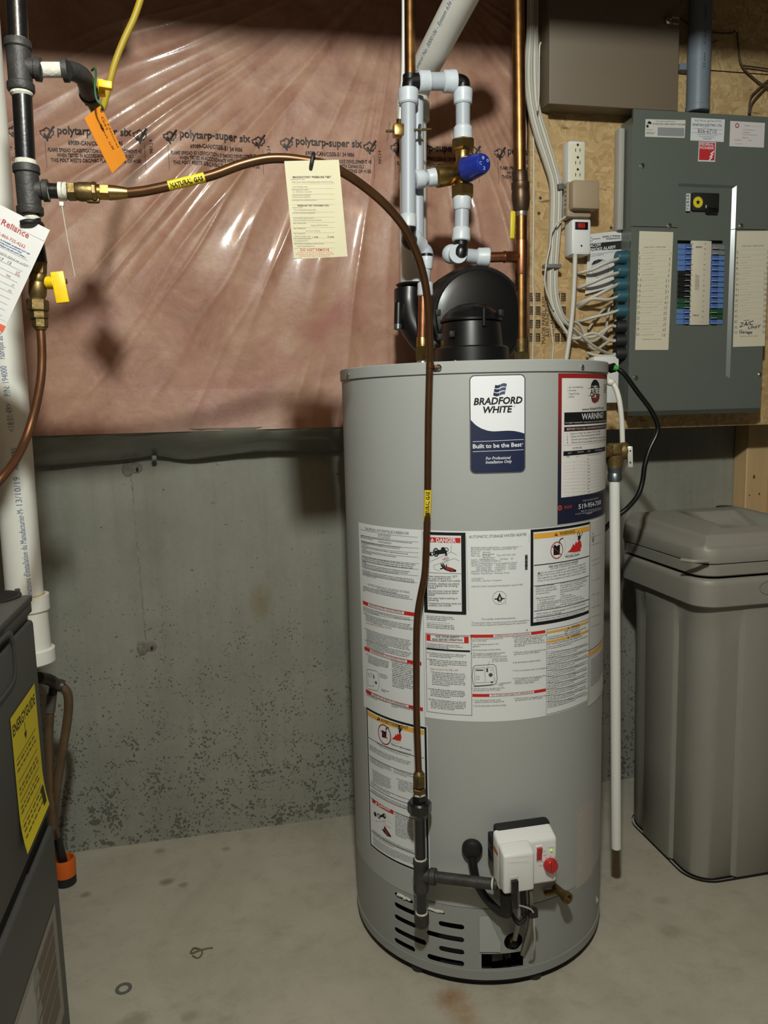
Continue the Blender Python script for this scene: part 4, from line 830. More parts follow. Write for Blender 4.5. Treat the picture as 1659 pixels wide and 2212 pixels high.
m = MB(M('side_sticker', (226, 222, 214), .5)); m.add([hloc(-.0712, .045, .275), hloc(-.0712, .060, .275), hloc(-.0712, .060, .325), hloc(-.0712, .045, .325)], [(0, 1, 2, 3)]); m.add([hloc(-.0714, .040, .33), hloc(-.0714, .062, .33), hloc(-.0714, .062, .336), hloc(-.0714, .040, .34)], [(0, 1, 2, 3)], M('side_sticker_orange', (200, 110, 40), .5)); m.build('side_sticker', control)
# round sensor and its hose
p = onC(1020, 1832, .008); th, z = atC(1020, 1832); d = V((math.sin(th), -math.cos(th), 0))
m = MB(RUB); m.lathe(cylP(th, z, HR - .002), d, [(0, .020), (.010, .020), (.016, .016), (.018, .008), (.018, 0)], RUB, 28); m.build('pressure_sensor', WH, label='round black sensor cap')
hp = [onC(1019, 1850, .012), onC(1022, 1868, .014), onC(1030, 1905, .016), onC(1048, 1938, .018), onC(1075, 1966, .022), onC(1095, 1975, .026)]
m = MB(RUB); m.tube(hp, .0082, RUB, 14); m.build('sensor_hose', WH)
m = MB(BLKM); a = onC(1094, 1924, .05); b = onC(1094, 1974, .035); m.cyl(a, b, .0125, BLKM, .0115, 18, bev=.001); m.build('lower_fitting', WH)
CLR = M('clear_vinyl_tube', (170, 166, 156), .25, alpha=.75)
m = MB(CLR); m.tube([onC(1119, 1922, .05), onC(1120, 1960, .045), onC(1119, 1995, .035), onC(1112, 2028, .01)], .0050, CLR, 10); m.build('clear_tube', WH)
m = MB(M('aluminium_tube', (150, 148, 140), .35, .9)); m.tube([onC(1146, 1922, .05), onC(1147, 1960, .045), onC(1144, 2005, .03), onC(1128, 2060, .004)], .0052, None, 10); m.build('pilot_tube', WH)
m = MB(RUB); m.tube([onC(1129, 1922, .052), onC(1131, 1950, .05), onC(1131, 1975, .045)], .0058, RUB, 10); m.build('ignition_lead', WH)
m = MB(RUB); m.tube([onC(1105, 1976, .04), onC(1112, 1990, .045), onC(1122, 1998, .045), onC(1134, 1990, .045), onC(1138, 1972, .045)], .0019, RUB, 8); m.tube([onC(1107, 1972, .04), onC(1114, 1985, .045), onC(1124, 1991, .045), onC(1133, 1980, .045)], .0019, RUB, 8); m.build('wire_loop', WH)
m = MB(BLKM); p = onC(1151, 1972, .052); m.rbox(p - V((.009, .006, .008)), p + V((.009, .006, .008)), .002, BLKM); m.tube([p, onC(1135, 1968, .05)], .004, BLKM, 8); m.build('wire_clip', WH)
WW = M('white_wire', (190, 188, 180), .5)
m = MB(WW); m.tube([onC(1110, 1946, .09), onC(1115, 1954, .085), onC(1130, 1958, .07), onC(1146, 1964, .062), onC(1152, 1971, .060)], .0016, WW, 8); m.tube([onC(1153, 1978, .056), onC(1154, 2005, .05), onC(1155, 2030, .04), onC(1151, 2055, .025), onC(1143, 2074, .004), onC(1138, 2078, -.006)], .0019, WW, 8); m.build('white_lead', WH)
# burner hatch cover, sight hole fittings
th = atC(1058, 2015)[0]; pts = [atC(1035, 1979), atC(1056, 1979), atC(1081, 2033), atC(1080, 2054), atC(1036, 2054)]
m = MB(GJ); t = V((math.cos(th), math.sin(th), 0)); o = cylP(th, 0, HR + .0005)
pl = [(HR*(a - th), z) for a, z in pts]; m.prism(list(reversed(pl)), o, t, V((0, 0, 1)), .0022); m.build('hatch_cover', WH)
m = MB(DARK); a = cylP(thm, .061, HR - .02); m.rbox(a + V((-.02, -.006, -.010)), a + V((.004, .004, .008)), .002, M('hatch_bracket', (60, 60, 58), .5, .5)); a = cylP(tc_, zc_, HR - .022); d = V((math.sin(tc_), -math.cos(tc_), 0)); m.cyl(a, a + d*.022, .0062, BRSO, .0062, 14); m.tube([a + d*.016, a + d*.012 + V((-.004, 0, -.02)), cylP(tc_ - .02, .06, HR - .012)], .004, RUB, 8); m.sphere(a + d*.02 + V((.002, 0, -.006)), .008, RUB, 10); m.build('burner_feed', WH)
# drain valve
th, z = atC(1199, 1918); d = V((math.sin(th), -math.cos(th), 0)); a = cylP(th, z, HR - .004)
m = MB(BRSO); m.cyl(a, a + d*.035, .0085, BRSO, n=16); m.lathe(a + d*.032, d, [(0, .011), (.004, .0115), (.012, .0115), (.012, .0075), (.006, .007)], BRSO, 22); m.rbox(a + d*.02 + V((-.034, -.006, .0)), a + d*.02 + V((0, .006, .006)), .001, BRSO); m.build('drain_valve', WH, label='brass drain valve')
p_ = M('paper_tag_corner', (196, 196, 192), .6); th, z = atC(1286, 1945); m = MB(p_); o = cylP(th, z, HR + .001); t = V((math.cos(th), math.sin(th), 0)); m.add([o + V((0, 0, .012)), o + t*.012 + V((0, -.006, -.002)), o + V((0, -.002, -.006))], [(0, 1, 2)]); m.build('tape_scrap', WH)
m = MB(M('torn_insulation', (200, 198, 188), .95, bump=.8, bscale=200)); 
for a0, a1, z in ((-53, -47.5, .1625), (-38.5, -32.5, .1575)):
    R_ = random.Random(int(-a0)); 
    for k in range(9):
        a = math.radians(a0 + (a1 - a0)*k/8); m.sphere(cylP(a, z + R_.uniform(-.001, .002), HR - .001), .0035 + .0015*R_.random(), n=8, sc=(1.3, .6, .8))
m.build('torn_insulation', skirt, kind='stuff')
# ---------------------------------------------------------------- blower on top
bw = MB(BLK); BY = -.47
c0 = at(1012, 690, BY); rr = (at(1100, 690, BY) - c0).length
def ringprof(m, c, y0, y1, r, mat, n=64): m.lathe(V((c.x, y0, c.z)), (0, -1, 0), [(0, r*.97), (0, r), (abs(y1 - y0)*.8, r), (abs(y1 - y0), r*.93), (abs(y1 - y0), r*.8)], mat, n)
cs_ = at(1015, 693, -.36); ringprof(bw, cs_, -.33, -.43, (at(1118, 693, -.36) - cs_).length, BLK)
bw.lathe(V((cs_.x, -.43, cs_.z)), (0, -1, 0), [(0, .100), (.004, .098), (.010, .080), (.012, .0)], BLK, 48)
blower = bw.build('blower_housing', WH, label='black plastic blower on the heater top')
m = MB(BLK); mc = at(1021, 700, -.50); zb = zt
for a, b, r0_, r1_ in ((zb - .001, zb + .040, .079, .077), (zb + .040, zb + .092, .066, .061)): m.lathe((mc.x, -.49, a), (0, 0, 1), [(0, r0_), (b - a - .003, r1_), (b - a, r1_ - .003), (b - a, r1_ - .02)], BLK, 48)
m.lathe((mc.x, -.49, zb + .092), (0, 0, 1), [(0, .0645), (.004, .0645), (.006, .062), (.014, .058), (.025, .048), (.033, .034), (.037, .016), (.038, 0)], BLK, 48)
m.cyl(V((mc.x + .006, -.553, zb + .078)), V((mc.x + .006, -.553, zb + .112)), .0045, BLK, n=12); m.build('motor_cover', blower)
m = MB(BLK); e = at(880, 640, -.36); el = at(882, 700, -.38)
m.tube([at(884, 628, -.34), at(884, 660, -.345), at(893, 700, -.36), at(920, 738, -.38), at(955, 755, -.40)], [.034, .030], BLK, 20); m.rbox(at(905, 672, -.42), at(960, 740, -.36) + V((0, .03, 0)), .006, BLK); m.build('outlet_duct', blower)
m = MB(BLK); a = at(861, 655, -.37); b = at(860, 700, -.372); m.cyl(a, b, .0095, BLK, n=16); m.lathe(a, a - b, [(0, .0095), (.012, .004), (.014, 0)], BLK, 16); m.tube([at(862, 672, -.36), at(885, 676, -.35)], .008, BLK, 10); m.build('drain_stub', blower); m = MB(GALV); m.cyl(b + (b - a).normalized()*-.0005, b + (b - a).normalized()*.012, .0092, GALV, n=16, bev=.001); m.build('stub_plug', blower)
m = MB(BLKM); m.rbox(at(1088, 672, -.40) , at(1128, 738, -.37) + V((0, .03, 0)), .004, BLKM); cbx = m.build('blower_control_box', blower)
c = Canvas(PlaneS(at(1100, 700, -.4008), (1, 0, 0), (0, 0, 1)), .0003).view(820, 400, 4.608); c.rect(1190, 1325, 1352, 1448, (214, 216, 220), 0); c.text('Assembled', 1260, 1350, 1345, 1346, .0042, (50, 50, 54), 1, shear=.2); c.greek(1196, 1336, 1252, 1352, 1, (60, 60, 64), 1); c.greek(1196, 1356, 1345, 1402, 4, (90, 90, 94), 1); 
for k in range(22): c.rect(1214 + k*6, 1408, 1214 + k*6 + (2, 3.5, 4.5)[k % 3], 1430, (60, 60, 62), 1)
c.rect(1310, 1570, 1342, 1690, (214, 216, 220), 0); c.greek(1314, 1580, 1338, 1684, 5, (40, 40, 44), 1); c.build('rating_sticker', blower)
m = MB(BLKM)
for x, y in ((945, 676), (950, 728), (1080, 676), (975, 722)): p = at(x, y, -.53); m.rbox(p - V((.005, .008, .006)), p + V((.005, .004, .006)), .001, BLKM)
m.build('housing_clip', blower, kind='stuff')
m = MB(BRS); p = at(983, 777, -.60); m.tube([V((p.x - .006, -.60, zb + .004)), V((p.x, -.605, zb + .006)), V((p.x + .006, -.60, zb + .001))], .0022, BRS, 8); m.build('brass_lug', WH)
# threaded nipples for the water lines
for x, r in ((913, .0130), (1126, .0150)):
    q = at(x, 772, -.43); m = MB(GALV); m.lathe((q.x, -.43, zb - .004), (0, 0, 1), [(0, r + .006), (.008, r + .006), (.010, r + .003), (.014, r), (.022, r), (.022, 0)], M('zinc_nipple', (190, 188, 182), .3, .9), 24); m.build('pipe_nipple', WH)

# ================================================================== heater gas line
DR = .041                              # drip leg stands off the jacket
GD = thing('gas_drip_leg', 'black iron gas tee with drip leg, union and capped end on the heater', 'gas pipe', onC(911, 2000, DR))
def gp(x, y): return onC(x, y, DR)
ax = [gp(906, 1674), gp(907, 1700), gp(907, 1716), gp(907, 1728), gp(907, 1756), gp(908, 1860), gp(909, 1924), gp(910, 1976), gp(911, 2002)]
bx, by = ax[3].x*.4 + ax[6].x*.6, ax[3].y*.4 + ax[6].y*.6
ax = [V((bx, by, p.z)) for p in ax]
m = MB(IRON); m.hexn(ax[3] + V((0, 0, .010)), ax[3] - V((0, 0, .008)), .0145, IRON, 6); m.hexn(ax[3] - V((0, 0, .002)), ax[4], .0232, IRON, 8, .2); m.lathe(ax[4] + V((0, 0, .002)), (0, 0, -1), [(0, .019), (.008, .0145), (.012, .0135), (.012, 0)], IRON, 24); m.build('union', GD)
m = MB(IRON); m.cyl(ax[4] - V((0, 0, .004)), ax[5], .0107, IRON); m.build('nipple', GD)
def tee_run(m, a, b, r, rc, mat): m.lathe(a, b - a, [(0, rc*.96), (.002, rc), (.010, rc), (.012, r), ((b - a).length - .012, r), ((b - a).length - .010, rc), ((b - a).length - .002, rc), ((b - a).length, rc*.96)], mat, 28)
m = MB(IRONG); tee_run(m, ax[5] + V((0, 0, .004)), ax[6], .0140, .0150, IRONG)
q0 = gp(911, 1881); q0 = V((bx, by, (ax[5].z + ax[6].z)/2 + .002)); ce = hloc(-.0705, .045, q0.z + .006); d = (ce - q0).normalized(); m.lathe(q0, d, [(0, .0135), (.018, .0135), (.020, .0160), (.030, .0160), (.0305, .012)], IRONG, 24); m.build('tee', GD)
m = MB(IRONG); m.cyl(q0 + d*.028, ce + d*.004, .0107, IRONG); m.lathe(ce - d*.006, d, [(0, .0112), (.003, .0112), (.003, 0)], DOPE, 20); m.build('side_nipple', GD)
m = MB(IRON); m.cyl(ax[6] + V((0, 0, .003)), ax[7], .0107, IRON); m.build('drip_nipple', GD)
m = MB(IRONG); m.lathe(ax[7] + V((0, 0, .004)), (0, 0, -1), [(0, .0140), (.004, .0145), (.022, .0145), (.027, .012), (.028, 0)], IRONG, 24); m.build('drip_cap', GD)
for z_ in (ax[5].z + .0045, ax[7].z + .0045): m = MB(DOPE); m.lathe((bx, by, z_), (0, 0, 1), [(0, .0120), (.0025, .0118), (.003, .0108), (.003, 0)], DOPE, 20); m.build('sealant_ring', GD)
GT = thing('copper_gas_tube', 'brown copper gas tube arching from the black pipe down to the heater', 'gas tube', V((bx, by, ax[2].z)))
ys = lambda x: -.825 - .012*math.sin(min(max((x - 280)/420.0, 0), 1)*PI/2) + max(0, x - 720)*.0003
tp = [at(x, y, ys(x)) for x, y in ((276, 417), (310, 413), (350, 405), (400, 393), (460, 378), (520, 356), (570, 344), (610, 342), (650, 346), (700, 355), (740, 372), (785, 402), (830, 440))]
tp += [at(868, 484, -.785), at(893, 530, -.766), at(911, 580, -.746), at(922, 635, -.728), at(927, 700, -.712), onC(929, 770, .0115), onC(928, 800, .0105), onC(925.5, 900, .010), onC(924.5, 1000, .010), onC(923.5, 1090, .010), onC(921, 1180, .013), onC(917.5, 1240, .017), onC(909, 1285, .022), onC(903, 1320, .027), onC(900, 1360, .031), onC(899.5, 1440, .035), onC(900, 1540, .038), onC(903, 1630, .040), ax[0] + V((0, 0, .004))]
m = MB(TUBE); m.tube(tp, [.0074, .0063], TUBE, 16, 5); gtube = m.build('tube', GT, sharp=60)
def label_on_tube(i0, i1, name):
    pass
m = MB(BRSO); m.lathe(ax[0] + V((0, 0, .008)), (0, 0, -1), [(0, .0072), (.004, .0095), (.006, .0105), (.006, 0)], BRSO, 20); m.hexn(ax[0] + V((0, 0, .002)), ax[1], .0126, BRSO); m.build('flare_nut', GT)
m = MB(BRSO); m.hexn(ax[1] - V((0, 0, .002)), ax[2], .0132, BRSO, 6, .1); m.cyl(ax[2], ax[3] + V((0, 0, .004)), .0105, BRSO); m.build('flare_fitting', GT)
m = MB(DOPE); m.lathe(ax[2] + V((0, 0, .003)), (0, 0, -1), [(0, .0125), (.003, .0125), (.003, 0)], DOPE, 20); m.build('sealant_ring', GT)
# clamp holding the tube to the rim
m = MB(TUBE); a = onC(929, 790, .0105); m.lathe(a - V((0, 0, .0045)), (0, 0, 1), [(0, .0076), (.009, .0076), (.009, .0068)], TUBE, 18); s0 = onC(938, 794, .008); s1 = onC(950, 794, .004); m.tube([s0, s1], .0045, TUBE, 8); m.build('pipe_clamp', GT); m = MB(SCR); th, z = atC(947, 794, HR + .006); m.lathe(cylP(th, z, HR + .003), V((math.sin(th), -math.cos(th), 0)), [(0, .0060), (.003, .0060), (.006, .0035), (.0065, 0)], SCR, 14); m.build('clamp_screw', GT)
# NATURAL GAS bands
class TubeS:                           # wraps u (along) and v (round) on a tube path, facing the viewer
    def __init__(s, pts, r):
        s.P = pts; s.r = r; s.L = [0.0]
        for a, b in zip(pts, pts[1:]): s.L.append(s.L[-1] + (b - a).length)
    step = .006
    def xyz(s, a, b, h):
        i = 0
        while i < len(s.L) - 2 and s.L[i+1] < a: i += 1
        t = (a - s.L[i])/(s.L[i+1] - s.L[i]); p = s.P[i].lerp(s.P[i+1], t); T = (s.P[i+1] - s.P[i]).normalized()
        f = (CAM - p); f = (f - T*f.dot(T)).normalized(); w = f.cross(T); q = b/s.r; return p + (f*math.cos(q) + w*math.sin(q))*(s.r + h)
def gas_band(pxs, yf, name, flip=False, rad_=.0073):
    pts = smooth_path([yf(*p) for p in pxs], 6)
    if flip: pts = list(reversed(pts))
    S = TubeS(pts, rad_); c = Canvas(S, .0002); L = S.L[-1]; n = 8
    for k in range(n): c.uvrect(0, -.009 + .018*k/n, L, -.009 + .018*(k+1)/n, (226, 196, 40), 0)
    c.uvtext('NATURAL GAS', (L*.05, -.0028), (L*.95, -.0028), .0056, (24, 20, 10), 2, bold=.035); return c.build(name, GT, label='yellow band printed NATURAL GAS')
gas_band([(364, 402), (385, 397), (400, 393), (420, 388.5), (442, 383)], lambda x, y: at(x, y, ys(x)), 'gas_marker_band')
gas_band([(924.3, 1058), (924.0, 1080), (923.2, 1100), (922.6, 1126)], lambda x, y: onC(x, y, .010), 'gas_marker_band', True, .0068)

# ================================================================== black iron gas pipe on the left
GY = -.825
def G(x, y, dy=0.0): return at(x, y, GY + dy)
BP = thing('gas_riser', 'black iron gas riser with two tees hanging at the left edge', 'gas pipe', G(72, 560))
m = MB(IRON); m.cyl(G(33, -60), G(40, 92), .0134); m.build('upper_pipe', BP)
m = MB(IRON); m.cyl(G(47, 190), G(56, 362), .0134); m.build('middle_pipe', BP)
m = MB(IRON); m.cyl(G(70, 460), G(86, 568), .0106); m.build('lower_pipe', BP)
def tee(a, b, br, rb, name):
    m = MB(IRONG); tee_run(m, a, b, .0161, .0183, IRONG); mid = a.lerp(b, .5); d = (br - mid).normalized(); L = (br - mid).length
    m.lathe(mid, d, [(0, rb), (L - .0094, rb), (L - .0079, rb + .0028), (L - .0008, rb + .0028), (L, rb)], IRONG, 26); return m.build(name, BP)
tee(G(38, 88), G(46, 198), G(90, 151), .0130, 'tee'); tee(G(56, 358), G(66, 464), G(106, 412), .0126, 'tee')
def dope(a, b, r, par): m = MB(DOPE); m.lathe(a, b - a, [(0, r), ((b - a).length*.6, r + .0008), ((b - a).length, r - .0016), ((b - a).length, 0)], DOPE, 22); m.build('sealant_ring', par)
dope(G(39, 92), G(38, 84), .0143, BP); dope(G(46, 196), G(47.5, 210), .0146, BP); dope(G(55, 346), G(56, 362), .0142, BP); dope(G(67, 464), G(70, 480), .0118, BP)
m = MB(DOPE); m.cyl(G(88, 151), G(136, 151, .01), .0102, DOPE); m.build('sealed_nipple', BP)
# elbow turning down and back
e0 = G(134, 152, .01); m = MB(IRONG); m.lathe(e0, G(150, 152, .01) - e0, [(0, .0138), (.0008, .0157), (.0079, .0157), (.0087, .0130), (.0087, 0)], IRONG, 24); pts = [G(144, 152, .01), G(160, 155, .02), G(178, 165, .0354), G(187, 182, .0590), G(192, 202, .10)]
m.tube(pts, .0132, IRONG, 20); d = (pts[-1] - pts[-2]).normalized(); m.lathe(pts[-1] - d*.0031, d, [(0, .0153), (.0079, .0153), (.0087, .0118), (.0087, 0)], IRONG, 24); m.build('elbow', BP)
# small brass shut-off with yellow handle and the yellow coated tube leaving it
BV = thing('brass_shutoff_valve', 'small brass shut-off with yellow handle on the upper black elbow', 'valve', G(213, 240, .12))
a, b = G(193, 206, .105), G(212, 244, .13); m = MB(BRSO); m.hexn(a, a.lerp(b, .4), .0126, BRSO); m.cyl(a.lerp(b, .38), a.lerp(b, .8), .0098, BRSO); m.hexn(a.lerp(b, .75), b, .0106, BRSO); m.build('valve_body', BV)
m = MB(YEL); c0 = G(221, 187, .06); m.cyl(a.lerp(b, .3), G(215, 187, .07), .0047, BRSO); m.build('stem', BV)
def tilt_box(name, par, c, u, w, n, sx, sy, sz, mat, r=.0012):
    m = MB(mat); u = V(u).normalized(); w = V(w).normalized(); n = V(n).normalized(); m.rbox((-sx/2, -sy/2, -sz/2), (sx/2, sy/2, sz/2), r, mat, 2, (V(c), u, w, n)); return m.build(name, par)
YH = M('yellow_handle', (236, 196, 22), .42, var=.08, vscale=80)
m = MB(YH); m.rbox((-.0098, -.0055, -.0055), (.0098, .0055, .0055), .0016, YH, 2, (G(228, 184, .0433), V((1, 0, -.1)).normalized(), V((0, 1, 0)), V((.1, 0, 1)).normalized())); m.rbox((-.0047, -.0063, -.0118), (.0047, .0063, .0102), .0016, YH, 2, (G(219, 189, .06), V((1, 0, 0)), V((0, 1, 0)), V((0, 0, 1)))); m.build('handle', BV)
m = MB(M('yellow_coated_tube', (168, 142, 40), .5)); m.tube([G(212, 243, .13), G(222, 232, .15), G(232, 196, .17), G(247, 140, .18), G(266, 90, .18), G(289, 40, .18), G(306, -10, .18), G(318, -60, .18)], .0054, None, 12); m.build('coated_gas_tube', label='yellow coated gas tube rising from the small shut-off', cat='gas tube')
# brass isolating valve feeding the heater tube
IV = thing('brass_inline_valve', 'horizontal brass gas valve between the lower tee and the copper tube', 'valve', G(185, 440))
m = MB(IRON); m.cyl(G(104, 412), G(150, 414), .0105, IRON); m.build('nipple', BP)
dope(G(106, 412), G(103, 412), .0130, BP); dope(G(136, 413), G(146, 414), .0122, BP)
m = MB(BRSO); m.hexn(G(146, 414), G(166, 414), .0142, BRSO); m.lathe(G(165, 414), G(200, 415) - G(165, 414), [(0, .0122), (.0063, .0135), (.0094, .0132), (.0157, .0135), (.0220, .0130), (.0252, .0118)], BRSO, 24); m.hexn(G(198, 415), G(211, 415), .0143, BRSO, 8); m.build('valve_body', IV)
m = MB(BRSO); p = G(201, 434); m.rbox(p - V((.0094, .0047, .0031)), p + V((.0094, .0047, .0039)), .0024, BRSO); m.build('stem_lug', IV)
m = MB(BRS); m.cyl(G(210, 415), G(217, 415), .0106, BRS); m.hexn(G(215, 415), G(238, 416), .0118, BRS); m.lathe(G(236, 416), G(281, 417) - G(236, 416), [(0, .0110), (.0094, .0102), (.0236, .0079), (.0283, .0067), (.0283, 0)], BRS, 22); m.build('flare_nut', IV)
m = MB(M('natural_nylon', (214, 210, 196), .4, sss=.1)); a = G(131, 413); d = (G(140, 413) - G(120, 412)).normalized(); m.lathe(a - d*.0025, d, [(0, .0112), (.0, .0126), (.0050, .0126), (.0050, .0112)], None, 24); p = G(133, 441, -.0063); m.rbox(p - V((.0031, .0024, .0031)), p + V((.0031, .0024, .0031)), .0008); m.tube([G(134, 446, -.0071), G(142, 495, -.0094), G(152, 548, -.0079), G(162, 598, -.0047)], .0024, None, 8, flat=.35); m.build('cable_tie', label='white nylon cable tie with a long tail round the lower gas branch', cat='cable tie')
# lower ball valve
LV = thing('brass_ball_valve', 'upright brass ball valve with yellow lever above the furnace tube', 'valve', G(88, 714))
m = MB(BRSO); m.hexn(G(84, 562), G(83.5, 592), .0110, BRSO); m.lathe(G(83, 590), G(80, 652) - G(83, 590), [(0, .0102), (.0031, .0122), (.0110, .0122), (.0126, .0116), (.0142, .0126), (.0299, .0126), (.0362, .0102), (.0409, .0098)], BRSO, 26); m.hexn(G(81, 646), G(82, 673), .0153, BRSO); m.build('valve_body', LV)
m = MB(BRSO); m.cyl(G(82, 668), G(83, 674), .0110, BRSO); m.hexn(G(83, 672), G(85, 690), .0130, BRSO); m.hexn(G(86, 688), G(87, 708), .0110, BRSO); m.lathe(G(87, 706), G(88, 716) - G(87, 706), [(0, .0094), (.0047, .0079), (.0055, 0)], BRSO, 20); m.build('flare_nut', LV)
m = MB(BRSO); m.cyl(G(96, 610), G(106, 610, -.0039), .0059, BRSO); m.build('stem', LV)
m = MB(YH); m.cyl(G(103, 611, -.0031), G(122, 611, -.0094), .0093, YH, n=20, bev=.0008); dv_ = (G(140, 655) - G(130, 587)); m.rbox((-.0091, -.0043, -.0220), (.0091, .0043, .0220), .0012, YH, 2, (G(130, 621, -.0110), V((1, 0, .12)).normalized(), V((0, 1, 0)), V((-.12, 0, 1)).normalized())); m.build('lever', LV); m = MB(M('dark_bolt', (60, 58, 50), .4, .8)); m.hexn(G(140, 608, -.0094), G(145, 608, -.0094), .0039); m.build('lever_bolt', LV)
m = MB(M('bright_brown_copper', (130, 88, 62), .36, .8, var=.15, vscale=30)); m.tube([G(88, 712), G(90, 745, -.0016), G(90.5, 780, -.0031), G(88, 820, -.0063), G(80, 866, -.0094), G(70, 905, -.0126), G(55, 950, -.02), G(35, 990, -.0189), G(10, 1025, -.0205), G(-30, 1068, -.03), G(-90, 1110, -.0275)], .0063, None, 16); m.build('furnace_gas_tube', label='curved bare copper tube from the ball valve towards the furnace', cat='gas tube')
# ---------------------------------------------------------------- paper tags
def tag_plane(o, ux, vy): return PlaneS(o, ux, vy)
def paper(name, S, w, h, col, label, cat, mid=0.0, n=6):
    t = thing(name, label, cat, S.xyz(w/2, h, 0)); m = MB(M(name + '_paper', col, .6, var=.03, vscale=20)); vs = []; fs = []
    for k in (0, 1):
        for j in range(n + 1):
            for i in range(n + 1): vs.append(S.xyz(w*i/n, h*j/n, -.0004*k))
    N = (n + 1)**2
    for j in range(n):
        for i in range(n): a = j*(n+1) + i; fs.append((a, a + 1, a + n + 2, a + n + 1) if h > 0 else (a, a + n + 1, a + n + 2, a + 1)); fs.append(tuple(N + q for q in ((a, a + n + 1, a + n + 2, a + 1) if h > 0 else (a, a + 1, a + n + 2, a + n + 1))))
    m.add(vs, fs); m.build('card', t); return t
# orange shut-off tag
TY = -.80
o = at(182, 255, TY); ux = (at(217, 228, TY + .039) - o); vy = -(at(242, 374, TY + .039) - o)
uN = ux.normalized(); vN = (vy - uN*vy.dot(uN)).normalized(); S = PlaneS(o, uN, vN)
OT = paper('orange_tag', S, ux.length, -vy.length, (236, 146, 40), 'small orange card tag handwritten Natural Gas Shut off', 'tag')
c = Canvas(S, .0002).view(0, 0, 3.95)
for t, x0, y0, x1, y1, cp in (('Natural', 912, 1062, 1000, 1262, .0052), ('Gas', 858, 1000, 910, 1112, .0067), ('Shut off', 848, 1062, 962, 1288, .0057)): c.text(t, x0, y0, x1, y1, cp, (96, 34, 30), 1, shear=.1, bold=-.006)
c.build('handwriting', OT)
m = MB(M('green_wire', (34, 84, 48), .4)); m.tube([at(198, 152, TY + .02), at(205, 148, TY + .01), at(207, 160, TY), at(205, 185, TY - .004), at(208, 212, TY - .006), at(216, 224, TY - .006), at(222, 234, TY - .003), at(219, 241, TY + .003)], .0017, None, 8); m.build('green_tie_wire', OT); m = MB(M('punched_hole', (120, 60, 20), .8)); m.lathe(at(221, 238, TY - .0005), (0, -1, 0), [(0, .0028), (.0002, .003)], None, 12); m.build('punched_hole', OT)
# white service tag at the left edge
RY = -.868
o = at(108, 497, RY); ux = o - at(0, 442, RY); vy = o - at(0, 695, RY); uN = ux.normalized(); vN = (vy - uN*vy.dot(uN)).normalized(); W_, H_ = .0985, .1575
S = PlaneS(o - uN*W_, uN, vN); RT = paper('service_tag', S, W_, -H_, (208, 207, 205), 'white tilted Reliance service tag tied to the gas pipe', 'tag')
c = Canvas(S, .0003).view(0, 420, 7.9)
c.text('Reliance', 15, 505, 478, 752, .0079, (176, 60, 58), 1, bold=.01); c.text('1-866-735-4262', -20, 690, 420, 920, .0043, (190, 84, 82), 1)
u_a, u_b = W_ - .088, W_ - .030
for k in range(3): c.scrawl(-80, 740 + k*48, (505, 365, 435)[k], (1030, 1005, 1090)[k], .0022, (96, 118, 160), 1, .0006)
c.line(-100, 370, 760, 800, .0003, (150, 150, 150), 1); c.uvline((W_ - .0693, -.142), (W_ - .0016, -.142), .0002, (150, 150, 150), 1)
for k in range(12): v = -.0519 - k*.0085; c.uvline((.0, v), (W_ - .0094, v), .0003, (130, 130, 132), 1)
c.scrawl(-20, 1010, 510, 1260, .0039, (120, 116, 116), 1); c.text('17   12', -20, 1110, 185, 1200, .0039, (110, 106, 106), 1, shear=.2); c.text('LP', 280, 1330, 335, 1355, .0024, (150, 90, 90), 1); c.text('PSI', 262, 1366, 330, 1398, .0024, (190, 90, 90), 1); c.text('TIME', 96, 1385, 170, 1425, .0027, (180, 90, 90), 1); c.text('FT', 200, 1560, 240, 1575, .0024, (130, 110, 110), 1); c.text('IN', 145, 1645, 188, 1668, .0024, (130, 110, 110), 1)
c.uvrect(0, -.1575, W_, -.148, (214, 92, 60), 1); c.build('tag_print', RT)
m = MB(RUB); m.tube([at(46, 482, RY - .0031), at(58, 479, RY - .0055), at(72, 480, RY - .0031), at(86, 483, RY + .01), at(90, 487, RY + .03)], .0039, RUB, 10); m.build('twist_tie', RT)
# cream pressure test tag on the copper tube
KY = -.850
o = at(614, 348, KY); ux = at(732, 345, KY) - o; uN = ux.normalized(); vy = o - at(627, 560, KY); vN = (vy - uN*vy.dot(uN)).normalized(); S = PlaneS(o, uN, vN); W_, H_ = ux.length, vy.length
KT = paper('pressure_test_tag', S, W_, -H_, (190, 182, 152), 'cream MANDATORY PRESSURE TEST card hanging from the copper tube', 'tag')
c = Canvas(S, .0003).view(610, 330, 9.214); D6 = (52, 48, 44); G6 = (112, 108, 96)
c.text('MANDATORY PRESSURE TEST', 206, 502, 970, 500, .0025, D6, 1, bold=.02); c.text('PRESSURE TEST INFORMATION', 300, 1066, 922, 1064, .0022, D6, 1, bold=.015); c.text('DO NOT REMOVE', 356, 1954, 930, 1950, .0033, (186, 84, 66), 1, bold=.012)
for t, x0, y, x1 in (('ADDRESS OF TEST', 170, 540, 450), ("CONTRACTOR'S NAME", 182, 748, 512), ("CONTRACTOR'S PHONE #", 188, 855, 566), ("CONTRACTOR'S REGISTRATION #", 188, 955, 688), ('DATE OF TEST', 200, 1104, 404), ('SYSTEM WORKING PRESSURE', 204, 1210, 650), ('TOTAL PIPE/TUBING LENGTH', 210, 1314, 630), ('PIPE/TUBING SIZE', 214, 1414, 470), ('TEST PRESSURE', 220, 1518, 458), ('TEST DURATION', 222, 1618, 456), ('TEST TECHNICIAN NAME', 228, 1720, 568), ('CERTIFICATE NUMBER & CLASSIFICATION', 234, 1822, 828)): c.text(t, x0, y, x1, y - 2, .0015, G6, 1)
